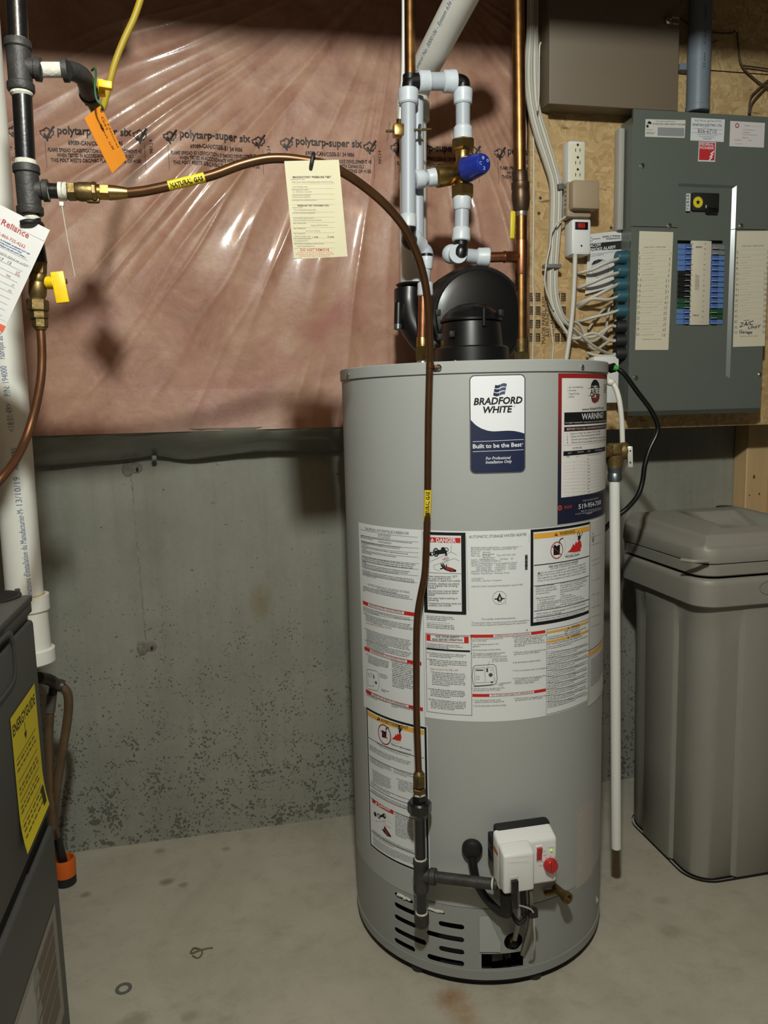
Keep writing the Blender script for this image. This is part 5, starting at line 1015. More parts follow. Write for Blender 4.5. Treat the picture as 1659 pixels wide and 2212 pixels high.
for y in (618, 712, 820, 926, 1030, 1180, 1280, 1384, 1486, 1590, 1692, 1790, 1896): c.line(180 + (y - 600)*.03, y + 4, 1040, y - 2, .0002, (160, 152, 128), 1)
for x0, y, x1 in ((190, 600, 1020), (190, 696, 500), (200, 795, 580), (200, 900, 550), (230, 1156, 670), (220, 1360, 780), (560, 1460, 900), (470, 1570, 750), (240, 1680, 560), (240, 1770, 520), (290, 1876, 640)): c.scrawl(x0, y, x1, y - 4, .0026, (150, 142, 118), 1, .0003)
c.text('1 psig', 602, 1690, 708, 1686, .0024, D6, 1); c.text('10 psig', 896, 1686, 1020, 1682, .0024, D6, 1)
for k, (x0, x1) in enumerate(((296, 996), (260, 1030), (334, 946))): c.text(('ATTACH TAG TO PIPING, TUBING SYSTEM OR', 'APPLIANCE IN A READILY ACCESSIBLE LOCATION', 'PROTECTED FROM THE ELEMENTS'[:27])[k], x0, 1992 + k*38, x1, 1988 + k*38, .0016, (196, 120, 104), 1)
c.text('PS 2003 (09/09)', 196, 2116, 386, 2112, .0013, D6, 1); c.build('tag_print', KT)
m = MB(RUB); m.tube([at(671, 362, KY - .003), at(673, 350, KY - .006), at(676, 336, KY - .004), at(678, 332, KY + .008), at(677, 340, KY + .03), at(674, 358, KY + .02), at(671, 362, KY + .002)], .0027, RUB, 8); m.build('tie_strap', KT)
# ================================================================== water piping above the heater
PFG = M('grey_push_fit', (186, 192, 198), .38, sss=.05)
PFT = M('grey_pex_pipe', (176, 182, 190), .42)
PFW = M('white_push_fit_collar', (206, 212, 218), .4, var=.05, vscale=90)
WY = -.43
def Wp(x, y, dy=0.0): return at(x, y, WY + dy)
def collar(par, a, b, r): m = MB(PFW); L = (b - a).length; m.lathe(a, b - a, [(0, r*.9), (.002, r), (L*.45, r), (L*.55, r*.97), (L - .003, r*.97), (L, r*.85), (L, 0)], PFW, 28); m.build('collar', par)
def pipe(par, a, b, r, mat, name='pipe', r2=None): m = MB(mat); m.cyl(a, b, r, mat, r2); return m.build(name, par)
def elbow(par, pts, r, mat=BLK, name='elbow'): m = MB(mat); m.tube(pts, r, mat, 20, 6); return m.build(name, par)
CR = thing('cold_copper_riser', 'bright copper pipe dropping into the grey push-fit loop', 'water pipe', Wp(886, 170)); pipe(CR, Wp(885, -60), Wp(886, 170), .0111, COPO)
m = MB(M('white_poly_tube', (228, 228, 222), .4)); m.tube([Wp(872, -60, .02), Wp(872, 60, .02), Wp(871, 150, .02), Wp(868, 205, .015), Wp(864, 262, .01)], .0042, None, 10); m.build('humidifier_tube', label='thin white plastic tube beside the bright copper pipe', cat='tube')
PF = thing('push_fit_loop', 'grey plastic push-fit pipe loop with black elbows above the heater', 'water pipe', Wp(912, 640))
elbow(PF, [Wp(886, 196), Wp(886, 184), Wp(889, 178.5), Wp(895, 177), Wp(908, 177)], .0168, BLK); pipe(PF, Wp(886, 178), Wp(886, 163), .0155, BLK, 'socket')
collar(PF, Wp(903, 177), Wp(930, 176), .0212); pipe(PF, Wp(928, 176), Wp(960, 176), .0172, PFT); collar(PF, Wp(985, 176), Wp(957, 176), .0222)
elbow(PF, [Wp(982, 177), Wp(992, 177), Wp(999, 180), Wp(1000, 187), Wp(1000, 198)], .0150, BLK)
collar(PF, Wp(882, 193), Wp(882, 226), .0208); pipe(PF, Wp(882, 220), Wp(882, 470), .0152, PFT); collar(PF, Wp(882, 492), Wp(882, 462), .0170)
elbow(PF, [Wp(882, 488), Wp(883, 508), Wp(884, 520, -.012), Wp(890, 524, -.004), Wp(898, 528, .004)], .0160, BLK); m = MB(PFW); a = Wp(890, 516, -.004); m.lathe(a, Wp(918, 540, .02) - a, [(0, .0165), (0, .0205), (.010, .0205), (.014, .019), (.030, .0185), (.030, 0)], PFW, 26); m.build('collar', PF)
elbow(PF, [Wp(908, 535, .012), Wp(918, 542, .012), Wp(921, 550, .01), Wp(921, 560, .005)], .0150, PFT); collar(PF, Wp(921, 552, .003), Wp(921, 582, .003), .0138); pipe(PF, Wp(921, 578, .003), Wp(918.5, 616), .0098, PFT); collar(PF, Wp(918.5, 640), Wp(918.5, 610), .0168)
m = MB(BLK); m.cyl(Wp(921, 549, .003), Wp(921, 555, .003), .0140, BLK); m.build('seal_ring', PF)
collar(PF, Wp(1000, 193), Wp(1000, 226), .0200); pipe(PF, Wp(1000, 222), Wp(1000, 280), .0150, PFT); collar(PF, Wp(1000, 304), Wp(1000, 273), .0200)
# lower right run to the hot pipe
collar(PF, Wp(998, 424), Wp(998, 454), .0195); pipe(PF, Wp(998, 450), Wp(997, 498), .0152, PFT); collar(PF, Wp(996, 521), Wp(997, 492), .0195)
elbow(PF, [Wp(996, 516), Wp(996, 534), Wp(995, 546, -.006), Wp(992, 549, .01), Wp(985, 549, .02)], .0148, BLK); m = MB(PFW); a = Wp(990, 548, -.012); m.lathe(a, V((0, 1, 0)), [(0, .0150), (0, .0195), (.012, .0195), (.012, 0)], PFW, 26); m.sphere(Wp(975, 549, .012), .0205, PFW, 18, (1, 1, 1)); m.build('elbow_body', PF)
pipe(PF, Wp(975, 549, .012), Wp(1035, 555, .008), .0150, PFT); collar(PF, Wp(1058, 556), Wp(1030, 555, .006), .0198)
# left branch into the mixing valve
pipe(PF, Wp(896, 386, -.0), Wp(945, 383), .0118, PFT, 'branch_pipe'); collar(PF, Wp(897, 388), Wp(918, 386), .0185); collar(PF, Wp(944, 382), Wp(923, 385), .0180); m = MB(BLK); m.cyl(Wp(884, 370, .02), Wp(884, 410, .02), .0130, BLK); m.build('branch_tee', PF)
m = MB(PFT); m.cyl(Wp(902, 210, .035), Wp(903, 560, .035), .0125, PFT); m.build('rear_pipe', PF)
# thermostatic mixing valve
MV = thing('mixing_valve', 'brass mixing valve with a blue cap in the push-fit loop', 'valve', Wp(998, 426))
def hexp(par, a, b, r, mat, name): m = MB(mat); m.hexn(a, b, r, mat); return m.build(name, par)
hexp(MV, Wp(1000, 302), Wp(1000, 327), .0262, BRS, 'union_nut'); m = MB(BRS); m.lathe(Wp(1000, 325), Wp(999, 402) - Wp(1000, 325), [(0, .0175), (.010, .0150), (.022, .0150), (.028, .0190), (.052, .0190), (.060, .0155), (.080, .0165)], BRS, 28); m.lathe(Wp(998, 374), Wp(944, 380) - Wp(998, 374), [(0, .0185), (.020, .0185), (.026, .0215), (.048, .0235), (.056, .0235), (.060, .019), (.060, 0)], BRS, 28); m.build('valve_body', MV); hexp(MV, Wp(999, 400), Wp(999, 427), .0258, BRS, 'union_nut')
BLU = M('blue_plastic_cap', (28, 46, 142), .35, coat=.3); a = Wp(1008, 366, -.018); d = (Wp(1043, 353, -.066) - a); m = MB(BLU); m.lathe(a, d, [(0, .019), (.004, .0255), (.014, .0250), (.048, .0205), (.054, .0178), (.056, .014), (.056, 0)], BLU, 32); m.build('adjuster_cap', MV); dn = d.normalized(); u_, w_, _ = basis(dn)
c = Canvas(PlaneS(a + dn*.0562, V((dn.y, -dn.x, 0)).normalized()*-1, dn.cross(V((dn.y, -dn.x, 0)).normalized()*-1)), .0003); 
for k in range(4): t = .6 + k*1.35; c.uvtext(('0', '8', 'C', '2')[k], (.010*math.cos(t) - .003, .010*math.sin(t) - .003), (.010*math.cos(t) + .003, .010*math.sin(t) - .003), .006, (200, 205, 220), 1)
c.build('cap_markings', MV)
# cold nipple under the loop
LC = thing('cold_copper_tail', 'short copper pipe with brass adapter joining the heater top on the left', 'water pipe', V((Wp(913, 772).x, WY, zb + .0175)))
xn = Wp(913, 772).x; zA = Wp(914, 632).z; zB = Wp(914, 728).z
m = MB(COP); m.cyl((xn + .004, WY, zA), (xn, WY, zB - .006), .0108, COP); m.build('pipe', LC); m = MB(BRS); m.lathe((xn, WY, zB), (0, 0, -1), [(0, .0118), (.002, .0128), (.022, .0128), (.022, 0)], BRS, 22); m.hexn((xn, WY, zB - .020), (xn, WY, zb + .0175), .0165, BRS); m.build('brass_adapter', LC)
# saddle valve
SV = thing('saddle_valve', 'small brass saddle valve with T handle on the grey riser', 'valve', Wp(868, 300))
m = MB(BRS); m.hexn(Wp(862, 258, .01), Wp(862, 272, .01), .0062, BRS); m.cyl(Wp(862, 270, .005), Wp(864, 284), .0042, BRS); m.rbox(Wp(852, 292, -.01), Wp(874, 274, .012), .003, BRS); m.build('valve_body', SV)
m = MB(BRSO); m.cyl(Wp(834, 283.5, -.006), Wp(856, 283, -.004), .0026, BRSO); m.cyl(Wp(842, 261, -.006), Wp(836, 304, -.006), .0013, BRSO); m.build('t_handle', SV)
m = MB(BRSO); m.cyl(Wp(894, 281, -.012), Wp(931, 279, -.010), .0026, BRSO); m.lathe(Wp(905, 280, -.011), V((1, 0, 0)), [(0, .011), (.003, .011), (.003, 0)], GALV, 18); m.build('clamp_bolt', SV)
# hot copper riser on the right
HT = thing('hot_copper_riser', 'tall copper pipe with tee and bronze valve right of the mixing valve', 'water pipe', V((Wp(1126, 770).x, WY, zb + .0175)))
pipe(HT, Wp(1118, -60), Wp(1123, 375), .0132, COPO, 'upper_pipe'); BRZ = M('dark_bronze', (92, 72, 56), .42, .8, var=.3, vscale=50)
m = MB(BRZ); a = Wp(1123, 370); b = Wp(1126, 458); m.lathe(a, b - a, [(0, .0150), (.004, .0165), (.022, .0165), (.024, .0195), (.036, .0195), (.038, .0185), (.046, .0195), (.058, .0200), (.070, .0180), (.078, .0165), ((b - a).length, .0140)], BRZ, 26); m.build('ball_valve', HT)
m = MB(M('silver_solder', (178, 168, 150), .35, .9, var=.3, vscale=90)); m.lathe(Wp(1126, 455), Wp(1126, 468) - Wp(1126, 455), [(0, .0138), (.006, .0140), (.012, .0130), (.012, 0)], None, 22); m.build('solder_joint', HT)
pipe(HT, Wp(1126, 460), Wp(1126, 525), .0126, COPO, 'middle_pipe')
m = MB(COP); m.lathe(Wp(1126, 520), Wp(1126, 590) - Wp(1126, 520), [(0, .0135), (.004, .0140), (.068, .0140), (.072, .0132)], COP, 26); m.lathe(Wp(1124, 555), Wp(1088, 555) - Wp(1124, 555), [(0, .0120), (.034, .0120), (.035, .0126), (.038, .0126), (.038, 0)], COP, 24); m.build('copper_tee', HT); pipe(HT, Wp(1092, 555), Wp(1054, 556), .0108, COP, 'branch_stub')
pipe(HT, Wp(1126, 588), Wp(1126, 735), .0128, COPO, 'lower_pipe'); xq = Wp(1126, 770).x; m = MB(BRS); m.cyl(V((xq, WY, Wp(1126, 732).z)), V((xq, WY, zb + .030)), .0135, BRSO); m.hexn(V((xq, WY, zb + .034)), V((xq, WY, zb + .0175)), .0185, BRSO); m.build('brass_adapter', HT)
m = MB(M('yellow_lever_vinyl', (212, 192, 36), .45)); m.rbox((-.0055, -.003, -.029), (.0055, .003, .029), .003, None, 2, (Wp(1107, 486, -.004), V((1, 0, 0)), V((0, 1, 0)), V((.04, 0, 1)).normalized())); m.build('valve_lever', HT)
# ================================================================== white vent pipe behind the heater
PVC = M('white_pvc', (226, 224, 214), .38, var=.03, vscale=9); VY = -.30
VP = thing('vent_pipe', 'white plastic vent pipe rising behind the heater and bending up right', 'vent pipe', at(893, 640, VY))
m = MB(PVC); m.cyl(at(893, 618, VY), at(892, 250, VY), .0302, PVC, n=32); m.build('vertical_pipe', VP)
m = MB(PVC); a = at(892, 262, VY); b = at(892, 222, VY); m.lathe(a, b - a, [(0, .0350), (.002, .0370), (.040, .0370), (.042, .034), (.042, 0)], PVC, 32); e1 = at(905, 165, VY - .03); m.tube([at(892, 232, VY), at(892, 212, VY), at(897, 188, VY - .01), at(908, 165, VY - .03)], .0345, PVC, 26); m.build('elbow_fitting', VP)
dg_ = [at(900, 182, VY - .02), at(1006, -20, VY - .26)]; dg_.append(dg_[1] + (dg_[1] - dg_[0])*.3); m = MB(PVC); m.cyl(dg_[0], dg_[2], .0302, PVC, n=32); vd = m.build('sloping_pipe', VP)
S = TubeS([dg_[0], dg_[1], dg_[2]], .0302); c = Canvas(S, .0003); L = (dg_[1] - dg_[0]).length
c.uvtext('RCM Control No. 3000106 - System 636 PVC', (L*.10, .0125), (L*1.05, .0125), .0085, (120, 140, 170), 1); c.build('pipe_print', VP)
m = MB(RUB); a = at(889, 624, VY); m.lathe(a + V((0, 0, .012)), (0, 0, -1), [(0, .0330), (.003, .0360), (.006, .0330), (.006, 0)], RUB, 28); m.cyl(a, a - V((0, 0, .05)), .0310, RUB, n=26); m.build('rubber_coupling', VP); m = MB(GALV); m.lathe(a - V((0, 0, .002)), (0, 0, -1), [(0, .0316), (0, .0325), (.014, .0325), (.014, .0316)], GALV, 28); m.build('hose_clamp', VP)

# ================================================================== electrical wall
GBX = M('grey_beige_enamel', (116, 102, 86), .5, var=.03, vscale=6)
GBXd = M('grey_beige_enamel_side', (128, 122, 112), .5)
BX = thing('utility_box', 'large grey-beige steel cabinet at the top beside the conduit', 'cabinet', (.965, -.19, 1.86))
m = MB(GBX); m.rbox((.8005, -.2535, 1.866), (1.127, -.1905, 2.40), .003, GBX); m.build('box_body', BX); m = MB(GBX); m.rbox((.7965, -.261, 1.860), (1.1315, -.252, 2.40), .002, GBX); dr = m.build('door', BX)
m = MB(SCR); p = at(1440, 48, -.261); m.lathe(p, (0, -1, 0), [(0, .0085), (.010, .0085), (.013, .006), (.013, 0)], SCR, 20); m.build('lock_barrel', dr); m = MB(SCR); m.rbox(p + V((.003, -.018, .002)), p + V((.024, -.014, .010)), .0015, SCR); m.rbox(p + V((.006, -.017, -.011)), p + V((.022, -.014, -.003)), .0015, SCR); m.build('key', dr)
CON = M('grey_pvc_conduit', (112, 120, 128), .45); CX = at(1510, 120, -.24)
m = MB(CON); m.cyl((CX.x, -.24, at(1512, 242, -.24).z - .002), (CX.x, -.24, 2.44), .0275, CON, n=32); m.lathe((CX.x, -.24, at(1512, 240, -.24).z - .003), (0, 0, 1), [(0, .0290), (.012, .0290), (.013, .0275)], CON, 32)
CT = thing('conduit', 'vertical grey plastic conduit entering the breaker panel top', 'conduit', (CX.x, -.24, at(1512, 242, -.24).z)); m.build('conduit_pipe', CT); m = MB(CON); p = at(1543, 152, -.20); m.rbox(V((CX.x - .034, -.215, p.z - .01)), V((CX.x + .05, -.1905, p.z + .006)), .002, CON); m.build('conduit_strap', CT)
S = TubeS([V((CX.x, -.24, 1.95)), V((CX.x, -.24, 2.3))], .0275); c = Canvas(S, .0003); c.greek(0, 0, 0, 0, 0) if False else None
for k, t in enumerate(('53 mm', 'CSA', 'RIGID PVC', 'FT4')): c.uvtext(t, (.01 + k*.055, -.0155), (.045 + k*.055, -.0155), .006, (62, 66, 72), 1)
c.build('conduit_print', CT)
# breaker panel
PNM = M('slate_grey_enamel', (97, 103, 96), .36, var=.02, vscale=5, coat=.35, coatr=.2); PF_ = -.262; PX0_, PX1_ = at(1362, 570, PF_).x, at(1655, 570, PF_).x; PZt, PZb = at(1500, 243, PF_).z, at(1500, 895, PF_).z
BPn = thing('breaker_panel', 'slate grey electrical breaker panel with directory labels and breakers', 'breaker panel', ((PX0_ + PX1_)/2, -.19, PZb))
m = MB(PNM); m.box((PX0_ + .008, PF_ + .006, PZb + .012), (PX1_ - .008, -.1905, PZt - .012)); m.build('enclosure', BPn)
zsm = at(1400, 490, PF_).z; RX0, RX1, RZt, RZb, RD = at(1463, 500, PF_).x, at(1588, 500, PF_).x, at(1520, 398, PF_).z, at(1510, 818, PF_).z, .010
def cover(name, z0, z1, rt, rb):       # front plate with a recessed trough between rb and rt
    m = MB(PNM); e = .012; Y0 = PF_; X0, X1 = PX0_, PX1_
    b0 = .014
    def P(x, y, z): return (x, y, z)
    # trough rim at surface, floor inset
    fx0, fx1 = RX0 + .004, RX1 - b0; closed_t = rt < z1; closed_b = rb > z0
    ft = rt - .010 if closed_t else rt; fb = rb + b0*.8 if closed_b else rb
    vs = [P(X0, Y0, z0), P(RX0, Y0, z0), P(RX1, Y0, z0), P(X1, Y0, z0), P(X0, Y0, z1), P(RX0, Y0, z1), P(RX1, Y0, z1), P(X1, Y0, z1), P(RX0, Y0, rb), P(RX1, Y0, rb), P(RX0, Y0, rt), P(RX1, Y0, rt),
          P(fx0, Y0 + RD, fb), P(fx1, Y0 + RD, fb), P(fx0, Y0 + RD, ft), P(fx1, Y0 + RD, ft)]
    fs = [(0, 1, 8, 10, 5, 4), (2, 3, 7, 6, 11, 9), (8, 12, 14, 10), (13, 9, 11, 15), (12, 13, 15, 14)]
    if closed_t: fs += [(10, 11, 6, 5), (14, 15, 11, 10)]
    if closed_b: fs += [(1, 2, 9, 8), (8, 9, 13, 12)]
    # turned-back edges
    o = len(vs); vs += [P(X0 + .003, Y0 + e, z0 + .0), P(X0 + .003, Y0 + e, z1), P(X1 - .003, Y0 + e, z0), P(X1 - .003, Y0 + e, z1)]; fs += [(0, 4, o + 1, o), (3, o + 2, o + 3, 7)]
    if closed_t: o = len(vs); vs += [P(X0, Y0 + e, z1 + .004), P(X1, Y0 + e, z1 + .004)]; fs += [(4, 5, 6, 7, o + 1, o)]
    if closed_b: o = len(vs); vs += [P(X0 + .006, Y0 + e, z0 - .012), P(X1 - .006, Y0 + e, z0 - .012)]; fs += [(0, o, o + 1, 3, 2, 1)]
    m.add(vs, fs); return m.build(name, BPn, sharp=25)
cover('upper_cover', zsm + .0008, PZt, RZt, zsm + .0008); cover('lower_cover', PZb + .012, zsm - .0008, zsm - .0008, RZb)
for x, y in ((1387, 358), (1446, 488), (1600, 488), (1373, 816), (1641, 809)):
    p = at(x, y, PF_); m = MB(GALV); m.lathe(p, (0, -1, 0), [(0, .006), (.002, .006), (.004, .004), (.0045, 0)], SCR, 16); m.rbox(p + V((-.0005, -.0049, -.004)), p + V((.0005, -.0042, .004)), .0002, DARK); m.build('cover_screw', BPn)
FSf = PlaneS((0, PF_ + RD, 0), (1, 0, 0), (0, 0, 1)); FS0 = PlaneS((0, PF_, 0), (1, 0, 0), (0, 0, 1))
def prect(S, x0, y0, x1, y1): a, b = S.uv(x0, y0), S.uv(x1, y1); return a[0], b[1], b[0], a[1]
m = MB(BLKM); u0, v0, u1, v1 = prect(FSf, 1491, 418, 1547, 459); m.rbox((u0, PF_ - .002, v0), (u1, PF_ + RD, v1), .002, BLKM); mb_ = m.build('main_breaker', BPn); m = MB(BLK); u0_, v0_, u1_, v1_ = prect(FS0, 1522, 450, 1546, 461); m.rbox((u0_, PF_ - .010, v0_), (u1_, PF_ - .001, v1_), .002, BLK); m.build('main_toggle', mb_)
c = Canvas(PlaneS((0, PF_ - .002, 0), (1, 0, 0), (0, 0, 1)), .0004); c.disc(1507.5, 437, .0135, (226, 206, 50), 1); cu_, cv__ = c.uv(1507.5, 437)
sp_ = [(cu_ + (.0075 if k % 2 == 0 else .0032)*math.sin(PI*k/5), cv__ + (.0075 if k % 2 == 0 else .0032)*math.cos(PI*k/5)) for k in range(10)]; c.poly(sp_, INK, 2, px=False); c.disc(1507.5, 437, .0122, (150, 130, 40), 2, ring=.0008); c.rect(1482, 418, 1490, 456, (206, 208, 206), 1); c.greek(1483, 419, 1489, 455, 5, (90, 90, 90), 2); c.rect(1524, 443, 1526, 452, (190, 190, 190), 1); c.build('breaker_sticker', mb_)
CRM = M('cream_strip', (206, 198, 178), .55); u0, v0, u1, v1 = prect(FSf, 1489, 521, 1528, 703); m = MB(CRM); m.rbox((u0 + .001, PF_ + .001, v0), (u1 - .001, PF_ + RD, v1), .0015, CRM); strip = m.build('number_strip', BPn)
c = Canvas(PlaneS((0, PF_ + .001, 0), (1, 0, 0), (0, 0, 1)), .0003); c.view(1340, 380, 4.097)
for k in range(16):
    y = 606 + k*46; 
    for x in (640 - k*1.6, 752 - k*1.6): c.greek(x - 8, y - 14, x + 8, y + 6, 1, (140, 132, 116), 1, seed=k)
c.text('BREAKER', 668, 637, 722, 637, .0036, (50, 46, 42), 1, bold=.02); c.text('STAB-LOK', 640, 1240, 694, 1240, .0036, (50, 46, 42), 1, bold=.02)
for j in range(4): c.greek(662 + j*9, 870 + j*3, 668 + j*9, 1010, 14, (120, 112, 98), 1, seed=j)
c.build('strip_print', strip)
BLb = M('blue_breaker', (92, 124, 178), .45); BLd = M('blue_breaker_toggle', (70, 100, 168), .4); GRN = M('green_breaker', (38, 78, 50), .45); BKb = M('black_breaker', (24, 24, 26), .5); GYb = M('grey_breaker', (120, 122, 122), .5); MRK = M('toggle_mark', (214, 216, 220), .5)
zt_, zb_ = FSf.uv(1475, 528)[1], FSf.uv(1472, 702)[1]; n = 15
for side in (0, 1):
    for k in range(n):
        z1_ = zt_ + (zb_ - zt_)*k/n; z0_ = zt_ + (zb_ - zt_)*(k + 1)/n
        if side == 0: u0, u1 = FSf.uv(1461, 600)[0], FSf.uv(1489, 600)[0] - .001
        else: u0, u1 = FSf.uv(1528, 600)[0] + .001, FSf.uv(1561, 600)[0]
        mt = (BLb if k < 5 or k > 11 else BKb if k < 10 else GRN) if side == 0 else (GYb if k < 2 else GRN if k in (12, 13) else BLb)
        m = MB(mt); m.rbox((u0, PF_ + .003, z0_ + .0004), (u1, PF_ + RD, z1_ - .0004), .001, mt, 1)
        tm = BLd if mt is BLb else mt; w = u1 - u0; a = (u0 + w*.50, u0 + w*.92) if side == 0 else (u0 + w*.08, u0 + w*.50)
        br = m.build('breaker', BPn); m = MB(tm); m.rbox((a[0], PF_ - .004, z0_ + .003), (a[1], PF_ + .005, z1_ - .002), .001, tm, 1); m.rbox((a[0] + .0005, PF_ - .0045, z0_ + .0022), (a[1] - .0005, PF_ + .004, z0_ + .0032), .0002, MRK, 1); m.build('toggle', br)
m = MB(DARK)
for x0, x1 in ((1461, 1490), (1528, 1559)): u0, v0, u1, v1 = prect(FSf, x0, 519, x1, 528); m.rbox((u0, PF_ + .006, v0), (u1, PF_ + RD, v1), .0008, DARK)
m.build('filler_plate', BPn, kind='stuff')
c = Canvas(FS0, .0004).view(1340, 380, 4.097); CRMc = (214, 206, 184)
def quad(c, P, col, l): c.poly(P, col, l)
quad(c, [(130, 1540), (424, 1540), (468, 498), (168, 488)], CRMc, 0); c.text('DIRECTORY / DIRECTOIRE', 210, 638, 402, 636, .0032, (90, 84, 72), 1)
for k in range(16):
    y = 694 + k*48.2; x = 168 - k*1.9; x2 = 442 - k*3.2; c.text(str(2*k + 1), x - 2, y, x + (2 if k == 0 else 10) + (14 if k > 4 else 0), y - 1, .0070, (50, 48, 44), 1); c.text(str(2*k + 1), x2 + 4, y - 20, x2 - (-1 if k == 0 else 9) - (14 if k > 4 else 0), y - 19, .0068, (80, 76, 68), 1); c.line(x - 4, y - 36, x2 + 8, y - 36, .0003, (160, 152, 132), 1)
    wlen = (120, 110, 95, 105, 105, 140, 150, 110, 130, 190, 150, 100, 0, 160, 110, 130)[k]
    if wlen: c.scrawl(x + 28, y - 2, x + 28 + wlen, y - 8, .0042, (166, 158, 140), 1, .0005)
c.text('Federal Pioneer  Toronto, Ontario', 195, 1452, 360, 1450, .0026, (60, 56, 50), 1); c.build('left_directory', BPn, label='cream directory label numbered 1 to 31')
c = Canvas(FS0, .0004).view(1340, 380, 4.097); quad(c, [(995, 1514), (1278, 1505), (1316, 486), (1030, 488)], CRMc, 0); c.text('DIRECTORY / DIRECTOIRE', 1076, 628, 1264, 624, .0032, (90, 84, 72), 1)
for k in range(16):
    y = 686 + k*47.2; x = 1028 - k*1.4; x2 = 1296 - k*1.6; c.text(str(2*k + 2), x + 16 + (10 if k > 3 else 0), y - 20, x, y - 19, .0066, (90, 86, 76), 1); c.text(str(2*k + 2), x2 - (16 if k > 3 else 0), y, x2 + 10, y - 1, .0066, (90, 86, 76), 1); c.line(x - 4, y - 34, x2 + 12, y - 34, .0003, (160, 152, 132), 1)
    if k not in (0, 13, 14, 15): c.scrawl(x + 36, y - 2, x + 90 + (k*37) % 60, y - 8, .0042, (178, 170, 152), 1, .0005)
NV = (36, 40, 78)
c.text('2', 1048, 1340, 1088, 1336, .0120, NV, 2, shear=.3); c.text('A/C', 1086, 1330, 1180, 1318, .0105, NV, 2, shear=.35, bold=.02); c.text('UNIT', 1128, 1356, 1244, 1344, .0066, NV, 2, shear=.3, bold=.02); c.text('Garage', 1048, 1392, 1166, 1396, .0072, NV, 2, shear=.1, bold=.02); c.line(1090, 1282, 1140, 1276, .0012, NV, 2)
c.text('Federal Pioneer Toronto, Ontario', 1056, 1424, 1216, 1420, .0026, (60, 56, 50), 1); c.build('right_directory', BPn, label='cream directory label numbered 2 to 32 with marker notes')
c = Canvas(FS0, .0004).view(1370, 240, 5.74)
def qs(P, col): c.poly(P, col, 0)
qs([(132, 318), (624, 334), (636, 112), (140, 100)], (206, 202, 194)); c.text('THIS HOME IS PROTECTED BY', 264, 134, 510, 140, .0028, (70, 66, 62), 1); c.text('ONTARIO NEW HOME WARRANTY PROGRAM', 222, 168, 626, 178, .0036, (60, 56, 52), 1, bold=.01); c.poly([(288, 306), (616, 316), (620, 212), (290, 202)], (140, 142, 144), 1); c.poly([(150, 205), (176, 205), (176, 172), (150, 170)], INK, 1); c.poly([(158, 152), (180, 122), (212, 140), (208, 166)], INK, 1); c.greek(150, 222, 275, 245, 1, (120, 110, 104), 1); c.greek(150, 255, 272, 292, 2, (80, 76, 72), 1); c.greek(240, 178, 620, 198, 1, (110, 100, 96), 1); c.build('warranty_sticker', BPn)
c = Canvas(FS0, .0004).view(1370, 240, 5.74)
qs([(694, 364), (1108, 384), (1124, 104), (706, 82)], (214, 214, 216)); c.text('ELECTRICAL INSTALLATION', 752, 128, 1080, 138, .0042, (60, 58, 58), 1); c.text('BY', 906, 150, 926, 151, .0028, (60, 58, 58), 1); c.text('SPARTAN ELECTRIC LTD.', 720, 184, 1090, 196, .0056, (44, 42, 42), 1, bold=.012); c.greek(846, 200, 966, 214, 1, (70, 68, 68), 1); c.line(720, 212, 1092, 232, .0006, (60, 58, 58), 1); c.text('836-6710', 786, 266, 1018, 276, .0082, (60, 58, 58), 1); c.line(714, 268, 1086, 286, .0006, (60, 58, 58), 1)
for k, (a, b) in enumerate(((784, 1026), (806, 1004), (850, 956))): c.greek(a, 284 + k*24, b, 308 + k*24, 1, (60, 58, 58), 1, seed=k, last=1.1)
c.build('contractor_sticker', BPn)
c = Canvas(FS0, .0007).view(1370, 240, 5.74)
qs([(788, 624), (1000, 630), (1012, 386), (800, 378)], (220, 218, 220)); c.poly([(798, 608), (992, 614), (1000, 396), (808, 388)], (192, 44, 50), 1); c.text('FEDERAL', 814, 428, 986, 434, .0058, (226, 214, 216), 2, bold=.02); c.text('PIONEER', 812, 470, 986, 476, .0058, (226, 214, 216), 2, bold=.02); c.poly([(918, 612), (944, 575), (924, 572), (956, 538), (936, 530), (990, 488), (985, 515), (962, 530), (982, 540), (955, 566), (972, 572), (936, 612)], (226, 222, 224), 2); c.build('maker_sticker', BPn, label='red maker sticker with white lightning bolt')
c = Canvas(FS0, .0004).view(1370, 240, 5.74)
qs([(1178, 436), (1606, 454), (1620, 148), (1190, 122)], (212, 204, 202)); c.disc(1275, 180, .0056, (150, 50, 62), 1, ring=.0022)
for k, (x0, y, x1) in enumerate(((1368, 188, 1434), (1342, 240, 1486), (1342, 272, 1440), (1342, 302, 1520), (1340, 338, 1412), (1248, 366, 1328), (1420, 372, 1456))): c.greek(x0, y - 16, x1, y + 4, 1, (120, 100, 102), 1, seed=k, last=1.1)
c.line(1448, 190, 1586, 198, .0003, (130, 110, 112), 1); c.greek(1246, 398, 1390, 418, 1, (150, 130, 130), 1); c.build('shipping_sticker', BPn)
# white packing strip beside the panel
m = MB(M('white_foam_strip', (168, 164, 156), .7, bump=.5, bscale=60)); a = at(1331, 280, -.20); b = at(1341, 500, -.20); m.rbox((a.x, -.216, b.z), (b.x - .001, -.1905, a.z), .004); m.build('packing_strip', label='white foam strip wedged left of the breaker panel', cat='strip')
